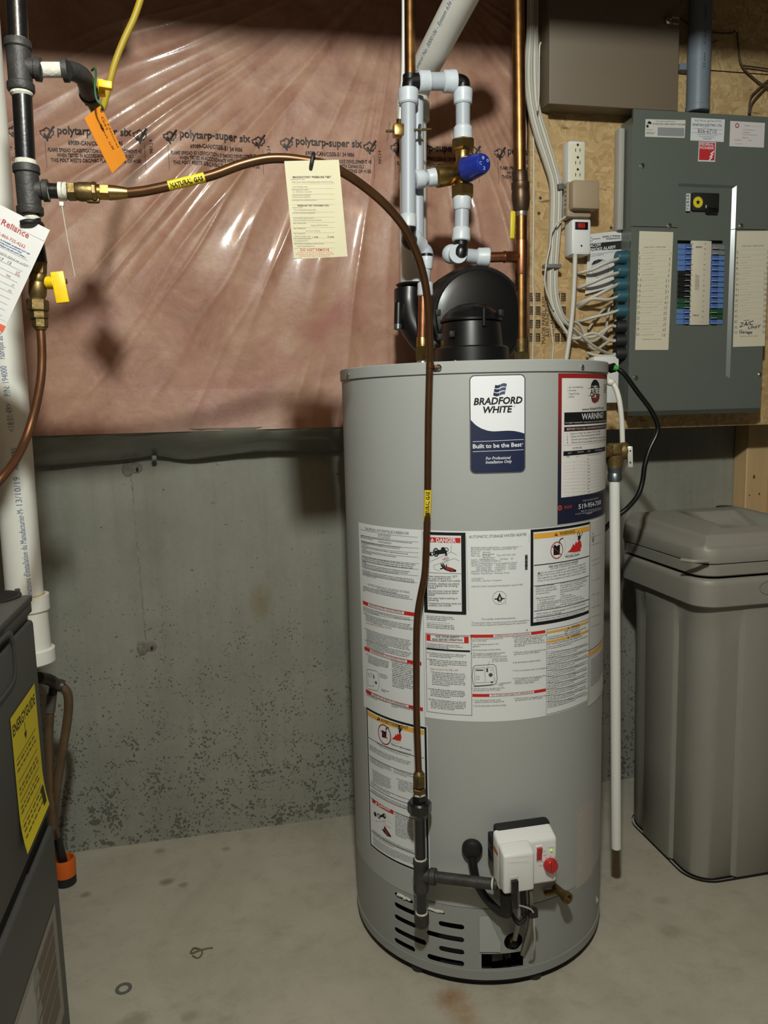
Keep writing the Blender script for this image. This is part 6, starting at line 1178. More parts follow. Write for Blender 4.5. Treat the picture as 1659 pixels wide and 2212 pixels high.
# connectors on the panel side and the cables
TEAL = M('teal_cable_clamp', (40, 84, 96), .45); NM = M('white_nm_cable', (206, 202, 190), .5); NMg = M('grey_nm_cable', (178, 172, 158), .5)
CY = -.222
con = [(1346, 556), (1346, 586), (1344, 615), (1342, 640), (1340, 672), (1338, 706), (1336, 736), (1334, 764)]
for k, (x, y) in enumerate(con):
    mt = TEAL if k < 5 else BLKM; p = at(x, y, CY); m = MB(mt); q = V((PX0_ + .009, CY, p.z)); st_ = V((q.x - .026, CY, q.z)); m.lathe(st_, (1, 0, 0), [(0, .0135), (.004, .0158), (.020, .0158), (.024, .018), (.0262, .018)], mt, 18); m.build('cable_clamp', BPn)
def cable(pts, r, mat, label, flat=.6, group='white cables by the breaker panel', name='cable'):
    m = MB(mat); m.tube(pts, r, mat, 10, 7, flat=flat); return m.build(name, label=label, cat='cable', group=group, sharp=60)
QY = -.208
def Q(x, y, d=0.0): return at(x, y, QY + d)
def cend(k): p = at(*con[k], CY); return V((PX0_ - .012, CY, p.z))
ordn = ('topmost', 'second', 'third', 'fourth', 'fifth')
cable([Q(1250, 591, .018), Q(1256, 589), Q(1280, 582, -.02), Q(1310, 568, -.03), Q(1335, 560, -.02), cend(0)], .0068, NM, 'topmost short white cable curving from the board into the panel side')
cable([Q(1250, 623, .018), Q(1256, 620), Q(1280, 610, -.02), Q(1310, 597, -.03), Q(1335, 590, -.02), cend(1)], .0068, NM, 'second short white cable from the top entering the panel side')
cable([Q(1248, 660, .018), Q(1256, 654), Q(1275, 645, -.02), Q(1305, 630, -.035), Q(1330, 617, -.02), cend(2)], .0066, NM, 'third short white cable from the top entering the panel side')
cable([Q(1250, 664, .018), Q(1262, 656, -.01), Q(1280, 646, -.03), Q(1310, 648, -.03), Q(1332, 642, -.02), cend(3)], .0062, NM, 'wavy short white cable, fourth from the top at the panel side')
cable([Q(1252, 694, .018), Q(1262, 692), Q(1285, 685, -.02), Q(1315, 678, -.025), Q(1335, 671, -.02), cend(4)], .0064, NM, 'printed white cable, fifth from the top at the panel side')
# bundle dropping from above
tops = [(1142, 1163, 1192, 5, 1240, 712), (1147, 1168, 1194, 6, 1250, 745), (1151, 1173, 1199, 7, 1240, 742), (1156, 1178, 1204, 5, 1262, 716), (1160, 1160, 1208, 6, 1268, 740)]
desc = ('leftmost white cable of the bundle hanging beside the copper riser', 'second white cable in the bundle looping to the lower panel clamps', 'middle white cable in the bundle, sweeping lowest to the panel', 'fourth white cable in the bundle, resting on the strand board', 'rightmost white cable of the bundle beside the grey-beige cabinet')
for k, (a, b_, d_, cn, mx, my) in enumerate(tops):
    off = -.006 - .004*(k % 3)
    cable([Q(a, -40, off), Q(a - 1, 60, off), Q(a - 8 + k*2, 160, off), Q(a + 0 + k*.8, 230, off), Q(a + 14 + k*1.5, 290, off), Q(a + 34 + k, 350, off), Q(1190 + k*5, 400, off), Q(1190 + k*5, 470, off), Q(1187 + k*4.5, 540, off), Q(1184 + k*4.5, 600, off), Q(1186 + k*5, 650, off), Q(1202 + k*5, 690, off - .004), Q(1232 + k*5, 722 + (k % 2)*14 - k*5, off - .008), Q(1280, 738 + k*4 - (k % 2)*22, off - .014), cend(cn) + V((-.02, 0, .0)), cend(cn)], .0060, NM if k % 2 else NMg, desc[k])
m = MB(M('grey_cable_strap', (120, 118, 112), .5)); p = Q(1192, 576, -.014); m.rbox(p - V((.024, .012, .005)), p + V((.022, .008, .005)), .003); m.build('cable_strap', label='grey strap holding the cable bundle halfway down', cat='cable strap')
m = MB(M('grey_cable_strap2', (96, 96, 94), .5)); p = Q(1210, 405, -.012); m.rbox(p - V((.008, .010, .007)), p + V((.008, .008, .007)), .002); m.build('cable_staple', label='small grey staple on the bundle below the utility cabinet', cat='cable staple')
for pts, lab in (([(1168, 92), (1165, 110), (1164, 200), (1161, 240)], 'loose white cable end poking out left of the utility cabinet'),): cable([Q(*p, -.055 + .02*(i > 1)) for i, p in enumerate(pts)], .0024, NM, lab, .8)
cable([Q(1152, 250, .01), Q(1153, 420, .01), Q(1151, 600, .01), Q(1153, 670, .01), Q(1150, 780, .01)], .0019, NM, 'thin white cord hanging straight down beside the copper riser', 1.0)
cable([Q(1190, 700, .008), Q(1193, 730, .008), Q(1195, 750, .008), Q(1192, 790, .008)], .0019, NM, 'thin white cord emerging low behind the cable bundle', 1.0)
for i, pts in enumerate(([(1322, 655), (1300, 672), (1285, 690), (1270, 712)], [(1316, 660), (1312, 690), (1308, 720), (1302, 748)], [(1335, 650), (1330, 690), (1328, 730)])): cable([Q(*p, .004) for p in pts], .0050, NMg, ('dim white cable slanting down-left behind the short cables', 'dim white cable dropping behind the short cables', 'dim white cable hugging the panel side')[i])
cable([Q(1268, 762, -.01), Q(1290, 768, -.012), Q(1320, 769, -.014), cend(7)], .0060, NM, 'lowest short white cable entering the bottom black clamp')
# power bar with transformer
PB = thing('power_bar', 'white slim power bar with red switch screwed to the strand board', 'power bar', at(1250, 552, -.20)); S0 = -.228
IV_ = M('ivory_plastic', (224, 218, 194), .4); u0, z1_ = at(1228, 303, S0).x, at(1228, 303, S0).z; u1 = at(1262, 303, S0).x; z0_ = at(1240, 552, S0).z; dx = at(1252, 540, S0).x - at(1244, 305, S0).x
m = MB(WPL); m.rbox((u0, S0, at(1240, 470, S0).z), (u1 + .004, -.1905, z1_), .005, WPL); m.rbox((u0 + .003, S0 - .0008, at(1240, 470, S0).z), (u1 + .001, S0 + .002, z1_ - .008), .0008, IV_); m.rbox((u0 + .006, S0 - .010, z0_), (at(1274, 500, S0).x, -.1905, at(1240, 472, S0).z), .008, WPL); m.build('casing', PB)
c = Canvas(PlaneS((0, S0 - .0008, 0), (1, 0, 0), (0, 0, 1)), .0003)
for y in (313, 340, 366):
    c.disc(1248, y, .0030, (40, 34, 30), 1); c.rect(1242.5, y + 8, 1244, y + 15, (40, 34, 30), 1); c.rect(1252, y + 8, 1253.5, y + 15, (40, 34, 30), 1)
c.build('outlet_slots', PB); m = MB(BLK); p = at(1256, 488, S0 - .01); m.rbox(p - V((.017, .002, .009)), p + V((.017, .004, .009)), .001, BLK); m.rbox(p - V((.010, .005, .006)), p + V((.008, .0, .006)), .001, M('red_lit_switch', (150, 34, 28), .3, emit=(60, 8, 6))); m.build('red_switch', PB); c = Canvas(PlaneS((0, S0 - .0101, 0), (1, 0, 0), (0, 0, 1)), .0003); c.disc(1256, 531, .0024, INK, 1); c.build('reset_mark', PB)
cable([at(1242, 550, S0), Q(1242, 565, -.03), Q(1240, 620, -.03), Q(1236, 680, -.03), Q(1230, 730, -.03), Q(1221, 790, -.03)], .0058, NM, 'thick white cord running down from the power bar', 1.0, 'power bar cords')
TR = thing('plug_transformer', 'beige plug-in transformer block on the power bar', 'transformer', at(1262, 470, S0)); BEI = M('beige_plastic', (164, 144, 118), .5)
a = at(1238, 387, S0 - .045); b = at(1296, 452, S0 - .045); m = MB(BEI); bm_z = b.z; m.rbox((a.x, S0 - .045, b.z), (b.x, S0 - .003, a.z), .006, BEI); m.rbox((a.x - .004, S0 - .022, b.z - .014), (b.x - .01, S0 - .003, a.z + .002), .006, BEI); m.build('casing', TR); c = Canvas(PlaneS((a.x - .0042, 0, 0), (0, -1, 0), (0, 0, 1)), .0002); c.uvrect(-S0 + .006, b.z + .008, -S0 + .020, a.z - .008, (190, 178, 158), 0); 
for k in range(5): c.uvrect(-S0 + .009, b.z + .014 + k*.010, -S0 + .016, b.z + .019 + k*.010, (90, 76, 60), 1)
c.build('rating_print', TR)
cable([at(1230, 466, S0 - .01), Q(1222, 468, -.03), Q(1204, 482, -.035), Q(1192, 500, -.035), Q(1188, 530, -.03), Q(1180, 570, -.03), Q(1177, 610, -.028), Q(1184, 640, -.024), Q(1196, 670, -.02)], .0020, NM, 'thin white cord looping left from the transformer', 1.0, 'power bar cords')
# smoke alarm leaflet
LY = -.200
o = at(1268, 630, LY); S = PlaneS(at(1265, 632, LY), at(1352, 612, LY) - at(1265, 632, LY), (0, 0, 1)); SL = thing('smoke_alarm_leaflet', 'white smoke alarm leaflet tucked behind the cables', 'leaflet', at(1305, 632, LY))
def lf(P, col, l, c): c.poly(P, col, l)
m = MB(M('leaflet_paper', (214, 214, 214), .5)); P = [(1264, 636), (1350, 612), (1352, 497), (1272, 506)]; q_ = [at(*p, LY) for p in P]; m.add(q_ + [p + V((0, .0012, 0)) for p in q_], [(0, 1, 2, 3), (7, 6, 5, 4), (0, 4, 5, 1), (1, 5, 6, 2), (2, 6, 7, 3), (3, 7, 4, 0)]); m.build('sheet', SL)
c = Canvas(PlaneS((0, LY, 0), (1, 0, 0), (0, 0, 1)), .0003).view(1120, 400, 5.53); c.text('EARLY', 1006, 628, 1114, 620, .0042, (40, 40, 40), 1, bold=.02); c.text('WARNING', 1044, 654, 1216, 642, .0042, (40, 40, 40), 1, bold=.02); c.disc(868, 650, .0044, (80, 80, 80), 1, ring=.0009); c.line(890, 645, 978, 636, .0014, (90, 90, 90), 1); c.rect(1120, 600, 1218, 612, (50, 50, 50), 1); c.poly([(850, 785), (1238, 765), (1242, 662), (852, 700)], (30, 30, 30), 1); c.text('AC12W', 856, 744, 990, 726, .0075, (220, 220, 220), 2, shear=.15, bold=.02); c.text('SMOKE ALARM', 854, 796, 1158, 756, .0078, (220, 220, 220), 2, shear=.15, bold=.02); c.text('120 VOLT AC SINGLE OR MULTIPLE STN SYSTEM', 846, 838, 1208, 794, .0024, (60, 60, 60), 1); c.text('WITH QUICK CONNECTOR', 846, 860, 1020, 834, .0024, (60, 60, 60), 1); c.disc(975, 1000, .0240, (196, 196, 198), 1); c.disc(975, 1000, .0240, (110, 110, 112), 2, ring=.0008); c.poly([(868, 950), (900, 905), (960, 888), (1010, 895), (960, 925), (900, 950)], (50, 50, 50), 2); c.build('leaflet_print', SL)
# dark wires at upper right
WB = M('brown_wire', (74, 58, 44), .5)
for pts, lab in (([(1470, 40), (1500, 60), (1540, 70), (1575, 72), (1592, 66)], 'thin dark wire stapled behind the conduit'), ([(1592, 66), (1595, 100), (1602, 140), (1630, 170), (1665, 195)], 'thin dark wire drooping across the upper strand board'), ([(1605, 142), (1630, 145), (1665, 150)], 'short dark wire running off the right edge'), ([(1665, 168), (1640, 190), (1622, 210), (1617, 245)], 'dark wire curling down to the panel top'), ([(1668, 176), (1645, 198), (1625, 222), (1620, 245)], 'second dark wire beside it curling to the panel top')): cable([Q(*p, .006) for p in pts], .0022, WB, lab, 1.0, 'dark wires on the upper board', 'wire')
m = MB(SCR); p = Q(1590, 67, .004); m.sphere(p, .0035, n=8); m.build('wire_staple', label='bright staple head holding the dark wires', cat='staple')
# ================================================================== relief valve and discharge pipe
TY_ = -.55
def T(x, y, d=0.0): return at(x, y, TY_ + d)
RV = thing('relief_valve', 'brass temperature relief valve on the right side of the heater', 'valve', T(1328, 1008)); LB = M('cast_brass', (134, 112, 72), .5, .8, var=.25, vscale=60, bump=.3, bscale=150)
m = MB(LB); m.lathe(T(1329, 958), T(1328, 1006) - T(1329, 958), [(0, .014), (.002, .0175), (.016, .0185), (.034, .0175), (.040, .0155), (.050, .0155)], LB, 24); m.lathe(T(1334, 975), V((1, -.12, .05)), [(0, .016), (.010, .0185), (.018, .0185), (.024, .014), (.026, 0)], LB, 24); m.cyl(V((HX + HR*math.sin(1.2), HY - HR*math.cos(1.2), T(1328, 975).z)), T(1326, 975), .0125, LB, n=20); m.rbox(T(1325, 982, -.022), T(1336, 962, -.010), .002, LB); m.build('valve_body', RV)
m = MB(M('white_metal_lever', (206, 204, 200), .35, .3)); m.rbox((-.0055, -.002, -.0225), (.0055, .002, .0225), .002, None, 2, (T(1361.5, 987, -.02), V((.9, -.43, 0)), V((.43, .9, 0)), V((-.05, 0, 1)).normalized())); lv = m.build('test_lever', RV); m = MB(DARK)
for y in (974, 999): m.lathe(T(1361.5, y, -.0225), V((-.43, -.9, 0)), [(0, .0018), (.0006, .0016)], DARK, 10)
m.build('lever_holes', RV, kind='stuff')
DP = thing('discharge_pipe', 'white plastic discharge pipe hanging down the right side of the heater', 'discharge pipe', T(1331, 1832)); m = MB(GALV); m.lathe(T(1328, 1003), T(1328, 1036) - T(1328, 1003), [(0, .0140), (.003, .0150), (.014, .0150), (.016, .0138), (.019, .0138), (.021, .0152), (.034, .0152), (.036, .013)], GALV, 24); m.build('steel_adapter', DP)
xa, xb = T(1327.5, 1036), T(1331, 1832); m = MB(M('white_cpvc', (222, 222, 216), .4)); m.cyl(xa, xb, .0112, None, n=24, bev=.0008); m.build('pipe', DP)
WHC = M('white_appliance_cable', (220, 216, 206), .45)
cable([T(1300, 806, .06), T(1318, 824, .06), T(1329, 836, .055), T(1338, 866, .05), T(1343, 910, .05), T(1345, 960, .05), T(1349, 995, .05), T(1343, 1018, .05)], .0058, WHC, 'white cable arcing down from behind the heater rim past the relief valve', 1.0, 'heater cords')
m = MB(WHC); p = T(1319, 826, .06); m.sphere(p, .010, n=12, sc=(1, 1, .8)); m.build('cable_bushing', label='white bushing where the cable leaves the heater side', cat='bushing')
m = MB(BLK); m.cyl(T(1318, 796, .10), T(1327, 794, .09), .0105, BLK, n=16); m.build('cord_socket', label='black cord socket behind the heater rim', cat='socket')
m = MB(M('green_plug', (52, 150, 52), .4)); m.cyl(T(1326, 794, .09), T(1336, 797, .085), .0070, None, .0055, 14); m.build('green_plug_end', label='bright green collar on the black cord behind the heater rim', cat='plug')
cable([T(1335, 797, .085), T(1350, 810, .08), T(1378, 848, .08), T(1405, 884, .08), T(1420, 915, .08), T(1419, 938, .08), T(1404, 970, .08), T(1393, 1005, .08), T(1388, 1040, .08), T(1378, 1070, .08), T(1355, 1098, .09), T(1330, 1118, .10), T(1300, 1150, .12)], .0056, BLK, 'glossy black cord looping from the green collar down behind the brine tank', 1.0, 'heater cords')
m = MB(WPL); a = at(1284, 770, -.23); b = at(1336, 870, -.23); m.rbox((a.x, -.23, b.z), (b.x, -.1915, a.z), .003, WPL); m.build('white_junction_box', label='white box on the wall just behind the right of the heater rim', cat='box')
# ================================================================== brine tank of the water softener
TK = M('grey_moulded_plastic', (140, 137, 127), .46, var=.02, vscale=30, bump=.08, bscale=400)
BT = thing('brine_tank', 'grey moulded plastic brine tank with lid at the right', 'brine tank', (1.23, -.36, 0))
bx0, bx1, by0, by1 = 1.055, 1.405, -.535, -.185
def outline(x0, x1, y0, y1, r, n=8):
    P = []
    for cx, cy, a in ((x0 + r, y0 + r, PI), (x1 - r, y0 + r, 1.5*PI), (x1 - r, y1 - r, 0), (x0 + r, y1 - r, .5*PI)):
        for i in range(n + 1): q = a + .5*PI*i/n; P.append((cx + r*math.cos(q), cy + r*math.sin(q)))
    return P
def cornered(s, st=.010, rr=.05):       # faces stand proud of the rounded corner columns
    x0, x1, y0, y1 = bx0 + s, bx1 - s, by0 + s, by1 - s; P = []
    def corner(cx, cy, sx, sy, rev):
        q = [(cx, cy - sy*.115), (cx + sx*st*.35, cy - sy*.110), (cx + sx*st, cy - sy*.104), (cx + sx*st, cy - sy*(.07))]
        for i in range(9):
            a = .5*PI*i/8; q.append((cx + sx*(st + rr - rr*math.cos(a)), cy - sy*(.07) + sy*(rr*math.sin(a))*((.07 - st)/rr)))
        q += [(cx + sx*.104, cy - sy*st), (cx + sx*.110, cy - sy*st*.35), (cx + sx*.115, cy)]
        return list(reversed(q)) if rev else q
    P += corner(x0, y0, 1, -1, False); P += corner(x1, y0, -1, -1, True); P += corner(x1, y1, -1, 1, False); P += corner(x0, y1, 1, 1, True)
    return P
m = MB(TK); rings = []
for z, s, st in ((.004, .006, .0095), (.010, .002, .0095), (.25, .001, .0095), (.60, -.001, .0095), (.655, -.002, .007), (.672, -.002, .002), (.700, -.002, .0005)): rings.append([(x, y, z) for x, y in cornered(s, st)])
N = len(rings[0]); vs = [p for r in rings for p in r]; fs = []
for i in range(len(rings) - 1):
    for j in range(N): k = (j + 1) % N; fs.append((i*N + j, i*N + k, (i+1)*N + k, (i+1)*N + j))
m.add(vs, fs); m.build('tank_body', BT, sharp=40)
m = MB(DARK); m.add([(x, y, .004) for x, y in outline(bx0 + .012, bx1 - .012, by0 + .012, by1 - .012, .06)], [tuple(range(36))]); m.add([(x, y, z) for z in (0, .006) for x, y in outline(bx0 + .004, bx1 - .004, by0 + .004, by1 - .004, .07)], [(j, (j+1) % 36, 36 + (j+1) % 36, 36 + j) for j in range(36)]); m.build('base_gap', BT)  # near-black sheet paints the shade under the tank
def band(name, prof, r=.035, top=None):
    m = MB(TK); R = []
    for z, s in prof: R.append([(x, y, z) for x, y in outline(bx0 - s, bx1 + s, by0 - s, by1 + s, r + s)])
    n = 36; vs = [p for q in R for p in q]; fs = []
    for i in range(len(R) - 1):
        for j in range(n): k = (j + 1) % n; fs.append((i*n + j, i*n + k, (i+1)*n + k, (i+1)*n + j))
    m.add(vs, fs); return m.build(name, BT, sharp=50)
band('tank_rim', ((.690, -.008), (.690, .012), (.694, .017), (.742, .018), (.752, .017), (.756, .013), (.757, .002)))
band('lid_band', ((.762, .0), (.763, .010), (.766, .014), (.790, .015), (.792, .011)))
lid_y = by0
m = MB(TK); nx_, ny_ = 64, 64; X0, X1, Y0_, Y1_ = bx0 - .013, bx1 + .013, by0 - .013, by1 + .013
def lidz(u, v):                        # u 0..1 left to right, v 0..1 front to back
    e = min(u, 1 - u, v, 1 - v); k_ = max(0, min(1, (e - .030)/.035)); k_ = k_*k_*(3 - 2*k_); z = .826 + .003*min(1, e/.02) + .024*k_ + .017*min(1, max(0, e - .06)/.2) + .012*v
    sx = max(0, min(1, (u - .24)/.08))*max(0, min(1, (1.0 - .24 - u)/.08)); sy = max(0, min(1, (.62 - v)/.07)); s = sx*sx*(3 - 2*sx)*sy*sy*(3 - 2*sy)
    zr = .838 + .010*v; return z*(1 - s) + min(z, zr)*s
ol = outline(X0, X1, Y0_, Y1_, .045, 16); ctr = V(((X0 + X1)/2, (Y0_ + Y1_)/2)); K = 40; n = len(ol); vs = []; fs = []
for i in range(K + 1):
    t = 1 - (i/K)**1.0
    for x, y in ol:
        px_, py_ = ctr.x + (x - ctr.x)*t, ctr.y + (y - ctr.y)*t; vs.append((px_, py_, lidz((px_ - X0)/(X1 - X0), (py_ - Y0_)/(Y1_ - Y0_))))
for i in range(K):
    for j in range(n): k = (j + 1) % n; fs.append((i*n + j, i*n + k, (i+1)*n + k, (i+1)*n + j))
sk = len(vs)
for z, s in ((.822, .003), (.800, .0045), (.794, .003)):
    for x, y in ol: d = V((x - ctr.x, y - ctr.y)).normalized()*s; vs.append((x + d.x, y + d.y, z))
for j in range(n):
    k = (j + 1) % n; fs.append((sk + j, sk + k, k, j))
    for q in range(2): fs.append((sk + (q+1)*n + j, sk + (q+1)*n + k, sk + q*n + k, sk + q*n + j))
m.add(vs, fs); lid = m.build('lid', BT, sharp=50)
m = MB(DARK); hx_, hy_ = at(1567, 1094, -.225).x, -.225; m.lathe((hx_, hy_, lidz((hx_ - X0)/(X1 - X0), (hy_ - Y0_)/(Y1_ - Y0_)) - .0005), (0, 0, 1), [(0, .024), (.0030, .024), (.0040, .021), (.0040, 0)], BLK, 24); m.build('lid_plug', lid)
m = MB(TK); p = at(1500, 1208, by0 - .0165); m.tube([V((p.x - .014, by0 + .012, .803)), V((p.x + .004, by0 - .012, .803)), V((p.x + .034, by0 - .0175, .803))], .0045, TK, 10); m.build('lid_latch', lid)
m = MB(TK); c0 = at(1668, 1268, by0 - .0182); vs = []; fs = []
for i in range(28):
    q = 2*PI*i/28
    for k in (1.0, .86): vs.append((c0.x + .034*k*math.cos(q), by0 - .0183 - (.0012 if k == 1 else 0), c0.z + .017*k*math.sin(q)))
for i in range(28): j = (i + 1) % 28; fs.append((2*i, 2*j, 2*j + 1, 2*i + 1))
m.add(vs, fs); m.build('rim_emblem', BT)
c = Canvas(PlaneS((0, by0 + .001, 0), (1, 0, 0), (0, 0, 1)), .0004); c.text('Fill Line Better', 1607, 1411, 1690, 1406, .0068, (30, 28, 28), 1, shear=.1, bold=.004); c.line(1607, 1416, 1621, 1415, .0014, (30, 28, 28), 1); c.build('marker_writing', BT)

# ================================================================== furnace at the left
FN = M('charcoal_enamel', (76, 75, 71), .48, var=.04, vscale=12); FNd = M('charcoal_enamel_door', (70, 69, 66), .45, var=.03, vscale=12)
FX, FY0, FY1, FZ = -.334, -1.46, -.662, .856
FU = thing('furnace', 'charcoal sheet-metal furnace cabinet at the left edge', 'furnace', (-.62, (FY0 + FY1)/2, 0))
m = MB(FN); m.rbox((-.93, FY0, 0), (FX - .006, FY1 - .006, FZ - .012), .004, FN); cab = m.build('cabinet', FU)
m = MB(FN); m.rbox((-.935, FY0 - .004, FZ - .012), (FX + .002, FY1, FZ), .003, FN); topp = m.build('top_panel', FU); m = MB(FN); m.rbox((FX - .008, FY0, FZ - .030), (FX + .0, FY1 - .002, FZ - .012), .002, FN); m.build('top_flange', FU)
m = MB(DARK); p = atZ(2, 1291, FZ); m.lathe((p.x - .02, p.y, FZ + .0005), (0, 0, 1), [(0, .052), (.0015, .052), (.002, .046)], BLKM, 36); m.lathe((p.x - .02, p.y, FZ + .0026), (0, 0, 1), [(0, .045), (.0002, .0)], DARK, 36); m.build('knockout_opening', topp)
m = MB(SCR); p = atZ(38, 1279, FZ); m.hexn(p, p + V((0, 0, .006)), .005, M('dull_bolt', (110, 108, 102), .5, .7)); m.build('top_bolt', topp)
zg = .4535
m = MB(FNd); m.rbox((FX - .012, FY0 + .01, zg + .010), (FX + .003, FY1 - .008, FZ - .040), .008, FNd); ud = m.build('upper_door', FU)
m = MB(FNd); m.rbox((FX - .012, FY0 + .01, .03), (FX + .006, FY1 - .006, zg - .016), .010, FNd, 3); ldr = m.build('lower_door', FU)
m = MB(DARK); m.box((FX - .012, FY0 + .01, zg - .018), (FX - .004, FY1 - .007, zg + .012)); m.build('door_gap', FU)  # near-black strip paints the shade between the doors
# pressed handle hollow on the upper door
m = MB(FNd); yc, zc2 = atX(12, 1430, FX).y - .03, atX(12, 1430, FX).z; vs = []; fs = []
for i in range(32):
    q = 2*PI*i/32; cx, cz = math.copysign(abs(math.cos(q))**.5, math.cos(q)), math.copysign(abs(math.sin(q))**.5, math.sin(q))
    for k, h in ((1.0, .0032), (.94, .0052), (.86, .0052), (.80, .0036)): vs.append((FX + h, yc + .075*k*cx, zc2 + .045*k*cz))
for i in range(32):
    j = (i + 1) % 32
    for t in range(3): fs.append((4*i + t, 4*i + t + 1, 4*j + t + 1, 4*j + t))
m.add(vs, fs); m.build('handle_pressing', ud)
# yellow energy label, lower edge curling away
SX = PlaneS((FX + .0034, 0, 0), (0, 1, 0), (0, 0, 1))
class CurlS(PlaneS):
    def xyz(s, a, b, h):
        t = max(0, .565 - b)/.07; return V((FX + .0036 + h + .007*t*t, a - .002*t, b))
    step = .02
CSf = CurlS((FX + .0036, 0, 0), (0, 1, 0), (0, 0, 1)); c = Canvas(CSf, .0003)
ya, yb, za, zbm = -.862, -.706, .712, .494
for k in range(12): z0_, z1_ = zbm + (za - zbm)*k/12, zbm + (za - zbm)*(k+1)/12; c.uvrect(ya, z0_, yb, z1_, (222, 200, 36), 0)
c.uvtext('ENERGYGUIDE', (ya + .006, .680), (yb - .008, .680), .0165, (34, 30, 12), 1, bold=.02); c.uvline((ya + .074, .676), (ya + .074, .656), .0030, (34, 30, 12), 1); c.poly([(ya + .066, .660), (ya + .074, .648), (ya + .082, .660)], (34, 30, 12), 1, px=False)
for z in (.640, .604, .572, .540): c.uvline((ya + .012, z), (yb - .02, z), .0012, (60, 54, 20), 1)
R_ = random.Random(2)
for z in (.63, .62, .59, .582, .56, .552, .53, .522, .512):
    u = ya + .012
    while u < yb - .03: w = R_.uniform(.006, .02); c.uvrect(u, z, u + w, z + .0035, (110, 98, 30), 1); u += w + .005
c.uvrect(yb - .028, .505, yb - .008, .535, (50, 46, 20), 1)
c.build('energy_label', ud, label='yellow ENERGYGUIDE label curling at its foot')
# torn wiring label on the lower door
SX2 = PlaneS((FX + .0062, 0, 0), (0, 1, 0), (0, 0, 1)); c = Canvas(SX2, .0003)
c.uvrect(-1.02, .10, -.712, .312, (150, 146, 138), 0); c.uvrect(-.86, .13, -.735, .296, (112, 98, 84), 1); c.uvrect(-1.0, .12, -.872, .30, (172, 168, 160), 1)
for z in (.27, .235, .205, .17): c.uvline((-.86, z), (-.735, z + .004), .003, (168, 162, 152), 2)
for k in range(6): c.poly([(-.872 - .01*(k % 2), .13 + k*.028), (-.852 + .008*(k % 2), .135 + k*.028), (-.855, .158 + k*.028), (-.876, .155 + k*.028)], (150, 144, 134), 3, px=False)
c.build('torn_wiring_label', ldr, label='torn whitish wiring label')
# ================================================================== white pipe beside the furnace
LP = -.43; PVCL = M('white_pvc_pipe', (228, 226, 216), .4)
pa = at(52, 1268, LP); px_ = pa.x
LPp = thing('furnace_vent_pipe', 'large white plastic pipe with blue lettering behind the furnace', 'vent pipe', (px_, LP, at(100, 1445, LP).z))
lean = (at(2, 640, LP).x - px_)/(at(2, 640, LP).z - pa.z)
def Lx(z): return px_ + lean*(z - pa.z)
z_c = at(85, 1290, LP).z; z_e = at(85, 1445, LP).z
m = MB(PVCL); m.cyl((Lx(z_c - .02), LP, z_c - .02), (Lx(2.44), LP, 2.44), .0352, PVCL, n=36); m.build('pipe', LPp)
m = MB(PVCL); m.lathe((Lx(z_c) + .004, LP, z_c + .006), (0, 0, -1), [(0, .0355), (0, .0412), (.030, .0412), (.034, .0375), (.050, .0365), (.110, .0375), (.112, .0440), (.138, .0440), (.138, .036), (.144, .035)], PVCL, 36); m.build('wye_fitting', LPp); m = MB(M('primer_ring', (196, 160, 96), .5)); m.lathe((Lx(z_c) + .002, LP, z_c + .004), (0, 0, 1), [(0, .0360), (.004, .0356), (.004, .035)], None, 36); m.build('primer_ring', LPp)
S = TubeS([V((Lx(.3), LP, .3)), V((Lx(2.2), LP, 2.2))], .0352); c = Canvas(S, .0003)
def pv(x, y): z = at(x, y, LP - .0352).z; return (z - .3)
z0_, z1_ = pv(60, 1272), pv(10, 780); BLp = (104, 118, 150); L = (z1_ - z0_)
def run(t, y0, y1, x0, x1): 
    a, b = pv(x0, y0), pv(x1, y1)
    def off(x, y): z = at(x, y, LP).z; cx = Lx(z); return -(at(x, y, LP).x - cx)
    c.uvtext(t, (a, off(x0, y0) - .004), (b, off(x1, y1) - .004), .0110, BLp, 1)
run("Instructions d'installation du Manufacturier-M-", 1300, 1098, 66, 44); run('13/10/19', 1092, 1030, 43, 37); run('AS (CAN)', 1015, 968, 36, 31); run('<18:01:49>', 932, 872, 27, 20); run('P/N: 194000', 855, 790, 18, 9); run('Fabrique au Canada', 775, 690, 6, -3)
c.build('blue_print', LPp)
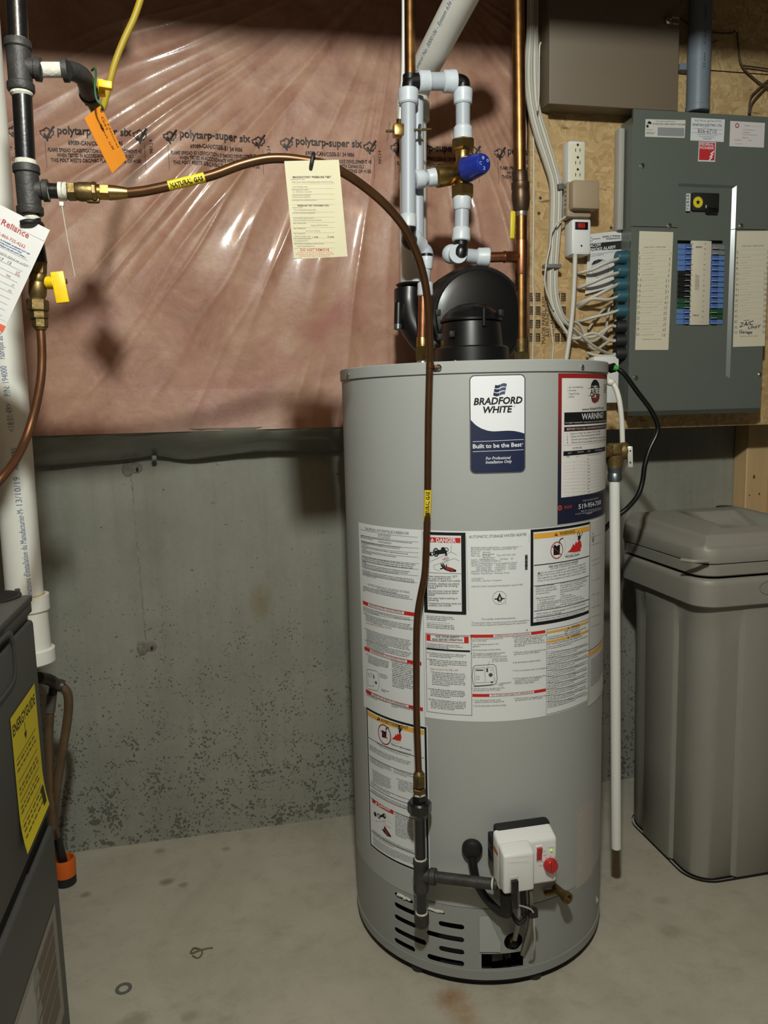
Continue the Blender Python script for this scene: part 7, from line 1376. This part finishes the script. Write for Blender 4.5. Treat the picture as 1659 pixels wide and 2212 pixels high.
# brown drain hoses
BH = M('brown_drain_hose', (92, 72, 50), .4, var=.25, vscale=25); HYy = -.30
def Hh(x, y, d=0.0): return at(x, y, HYy + d)
DH = thing('drain_hoses', 'brown condensate hoses joined by a dark tee behind the furnace', 'hose', Hh(122, 1800)); m = MB(M('dark_hose_tee', (64, 56, 48), .45)); m.tube([Hh(84, 1464, -.05), Hh(105, 1468, -.02), Hh(126, 1480)], .0125, None, 14); m.cyl(Hh(124, 1478), Hh(136, 1483), .0135, n=16); m.tube([Hh(117, 1478), Hh(113, 1500), Hh(109, 1512)], .0095, BLKM, 12); m.build('hose_tee', DH)
m = MB(BH); m.tube([Hh(134, 1482), Hh(146, 1498), Hh(148, 1530), Hh(142, 1580), Hh(131, 1645), Hh(122, 1710), Hh(116, 1770, .03), Hh(119, 1795, .10), at(122, 1806, atZ(143, 1908).y - .018)], .0098, BH, 14); m.build('outer_hose', DH); m = MB(BH); m.cyl(Hh(112, 1500), Hh(108, 1538), .0108, M('grey_hose_cuff', (84, 78, 72), .5), n=14); m.tube([Hh(109, 1530), Hh(106, 1590), Hh(107, 1650), Hh(110, 1720), Hh(114, 1790)], .0088, BH, 14); m.build('inner_hose', DH)
# orange collared pump foot on the floor
fc = atZ(143, 1908); OPf = thing('orange_drain_foot', 'orange and black drain end standing on the floor behind the furnace', 'drain fitting', fc)
m = MB(BLKM); m.lathe(fc, (0, 0, 1), [(0, .022), (.003, .025), (.026, .025)], BLKM, 28); m.build('black_base', OPf); m = MB(M('orange_plastic', (214, 98, 28), .5)); m.lathe(fc + V((0, 0, .024)), (0, 0, 1), [(0, .0255), (.040, .0265), (.044, .0250), (.044, .0215), (.010, .0205), (.010, 0)], None, 32); m.build('orange_collar', OPf); tp_ = at(122, 1800, fc.y - .02); m = MB(M('dark_handle', (34, 32, 30), .4)); m.tube([fc + V((0, 0, .036)), fc + V((-.006, -.002, .09)), tp_], .0105, None, 12); m.build('dark_stem', OPf)
# bits on the floor
m = MB(M('frayed_string', (106, 94, 74), .8)); g = lambda x, y, h=.002: atZ(x, y) + V((0, 0, h)); m.tube([g(460, 2049), g(445, 2051), g(428, 2056), g(415, 2062, .004), g(412, 2058), g(420, 2052, .005), g(436, 2055), g(434, 2066), g(426, 2071), g(416, 2066)], .0016, None, 6); m.build('string_scrap', label='short looped scrap of brown string on the floor', cat='string')
m = MB(M('flat_ring_grey', (92, 92, 88), .7)); p = atZ(267, 2136); m.lathe(p, (0, 0, 1), [(0, .0165), (.0012, .0165), (.0012, .0095), (0, .0095)], None, 28, caps=False); m.build('flat_ring', label='flat grey ring lying on the floor near the furnace', cat='ring')  # thin plain grey ring set flat on the floor
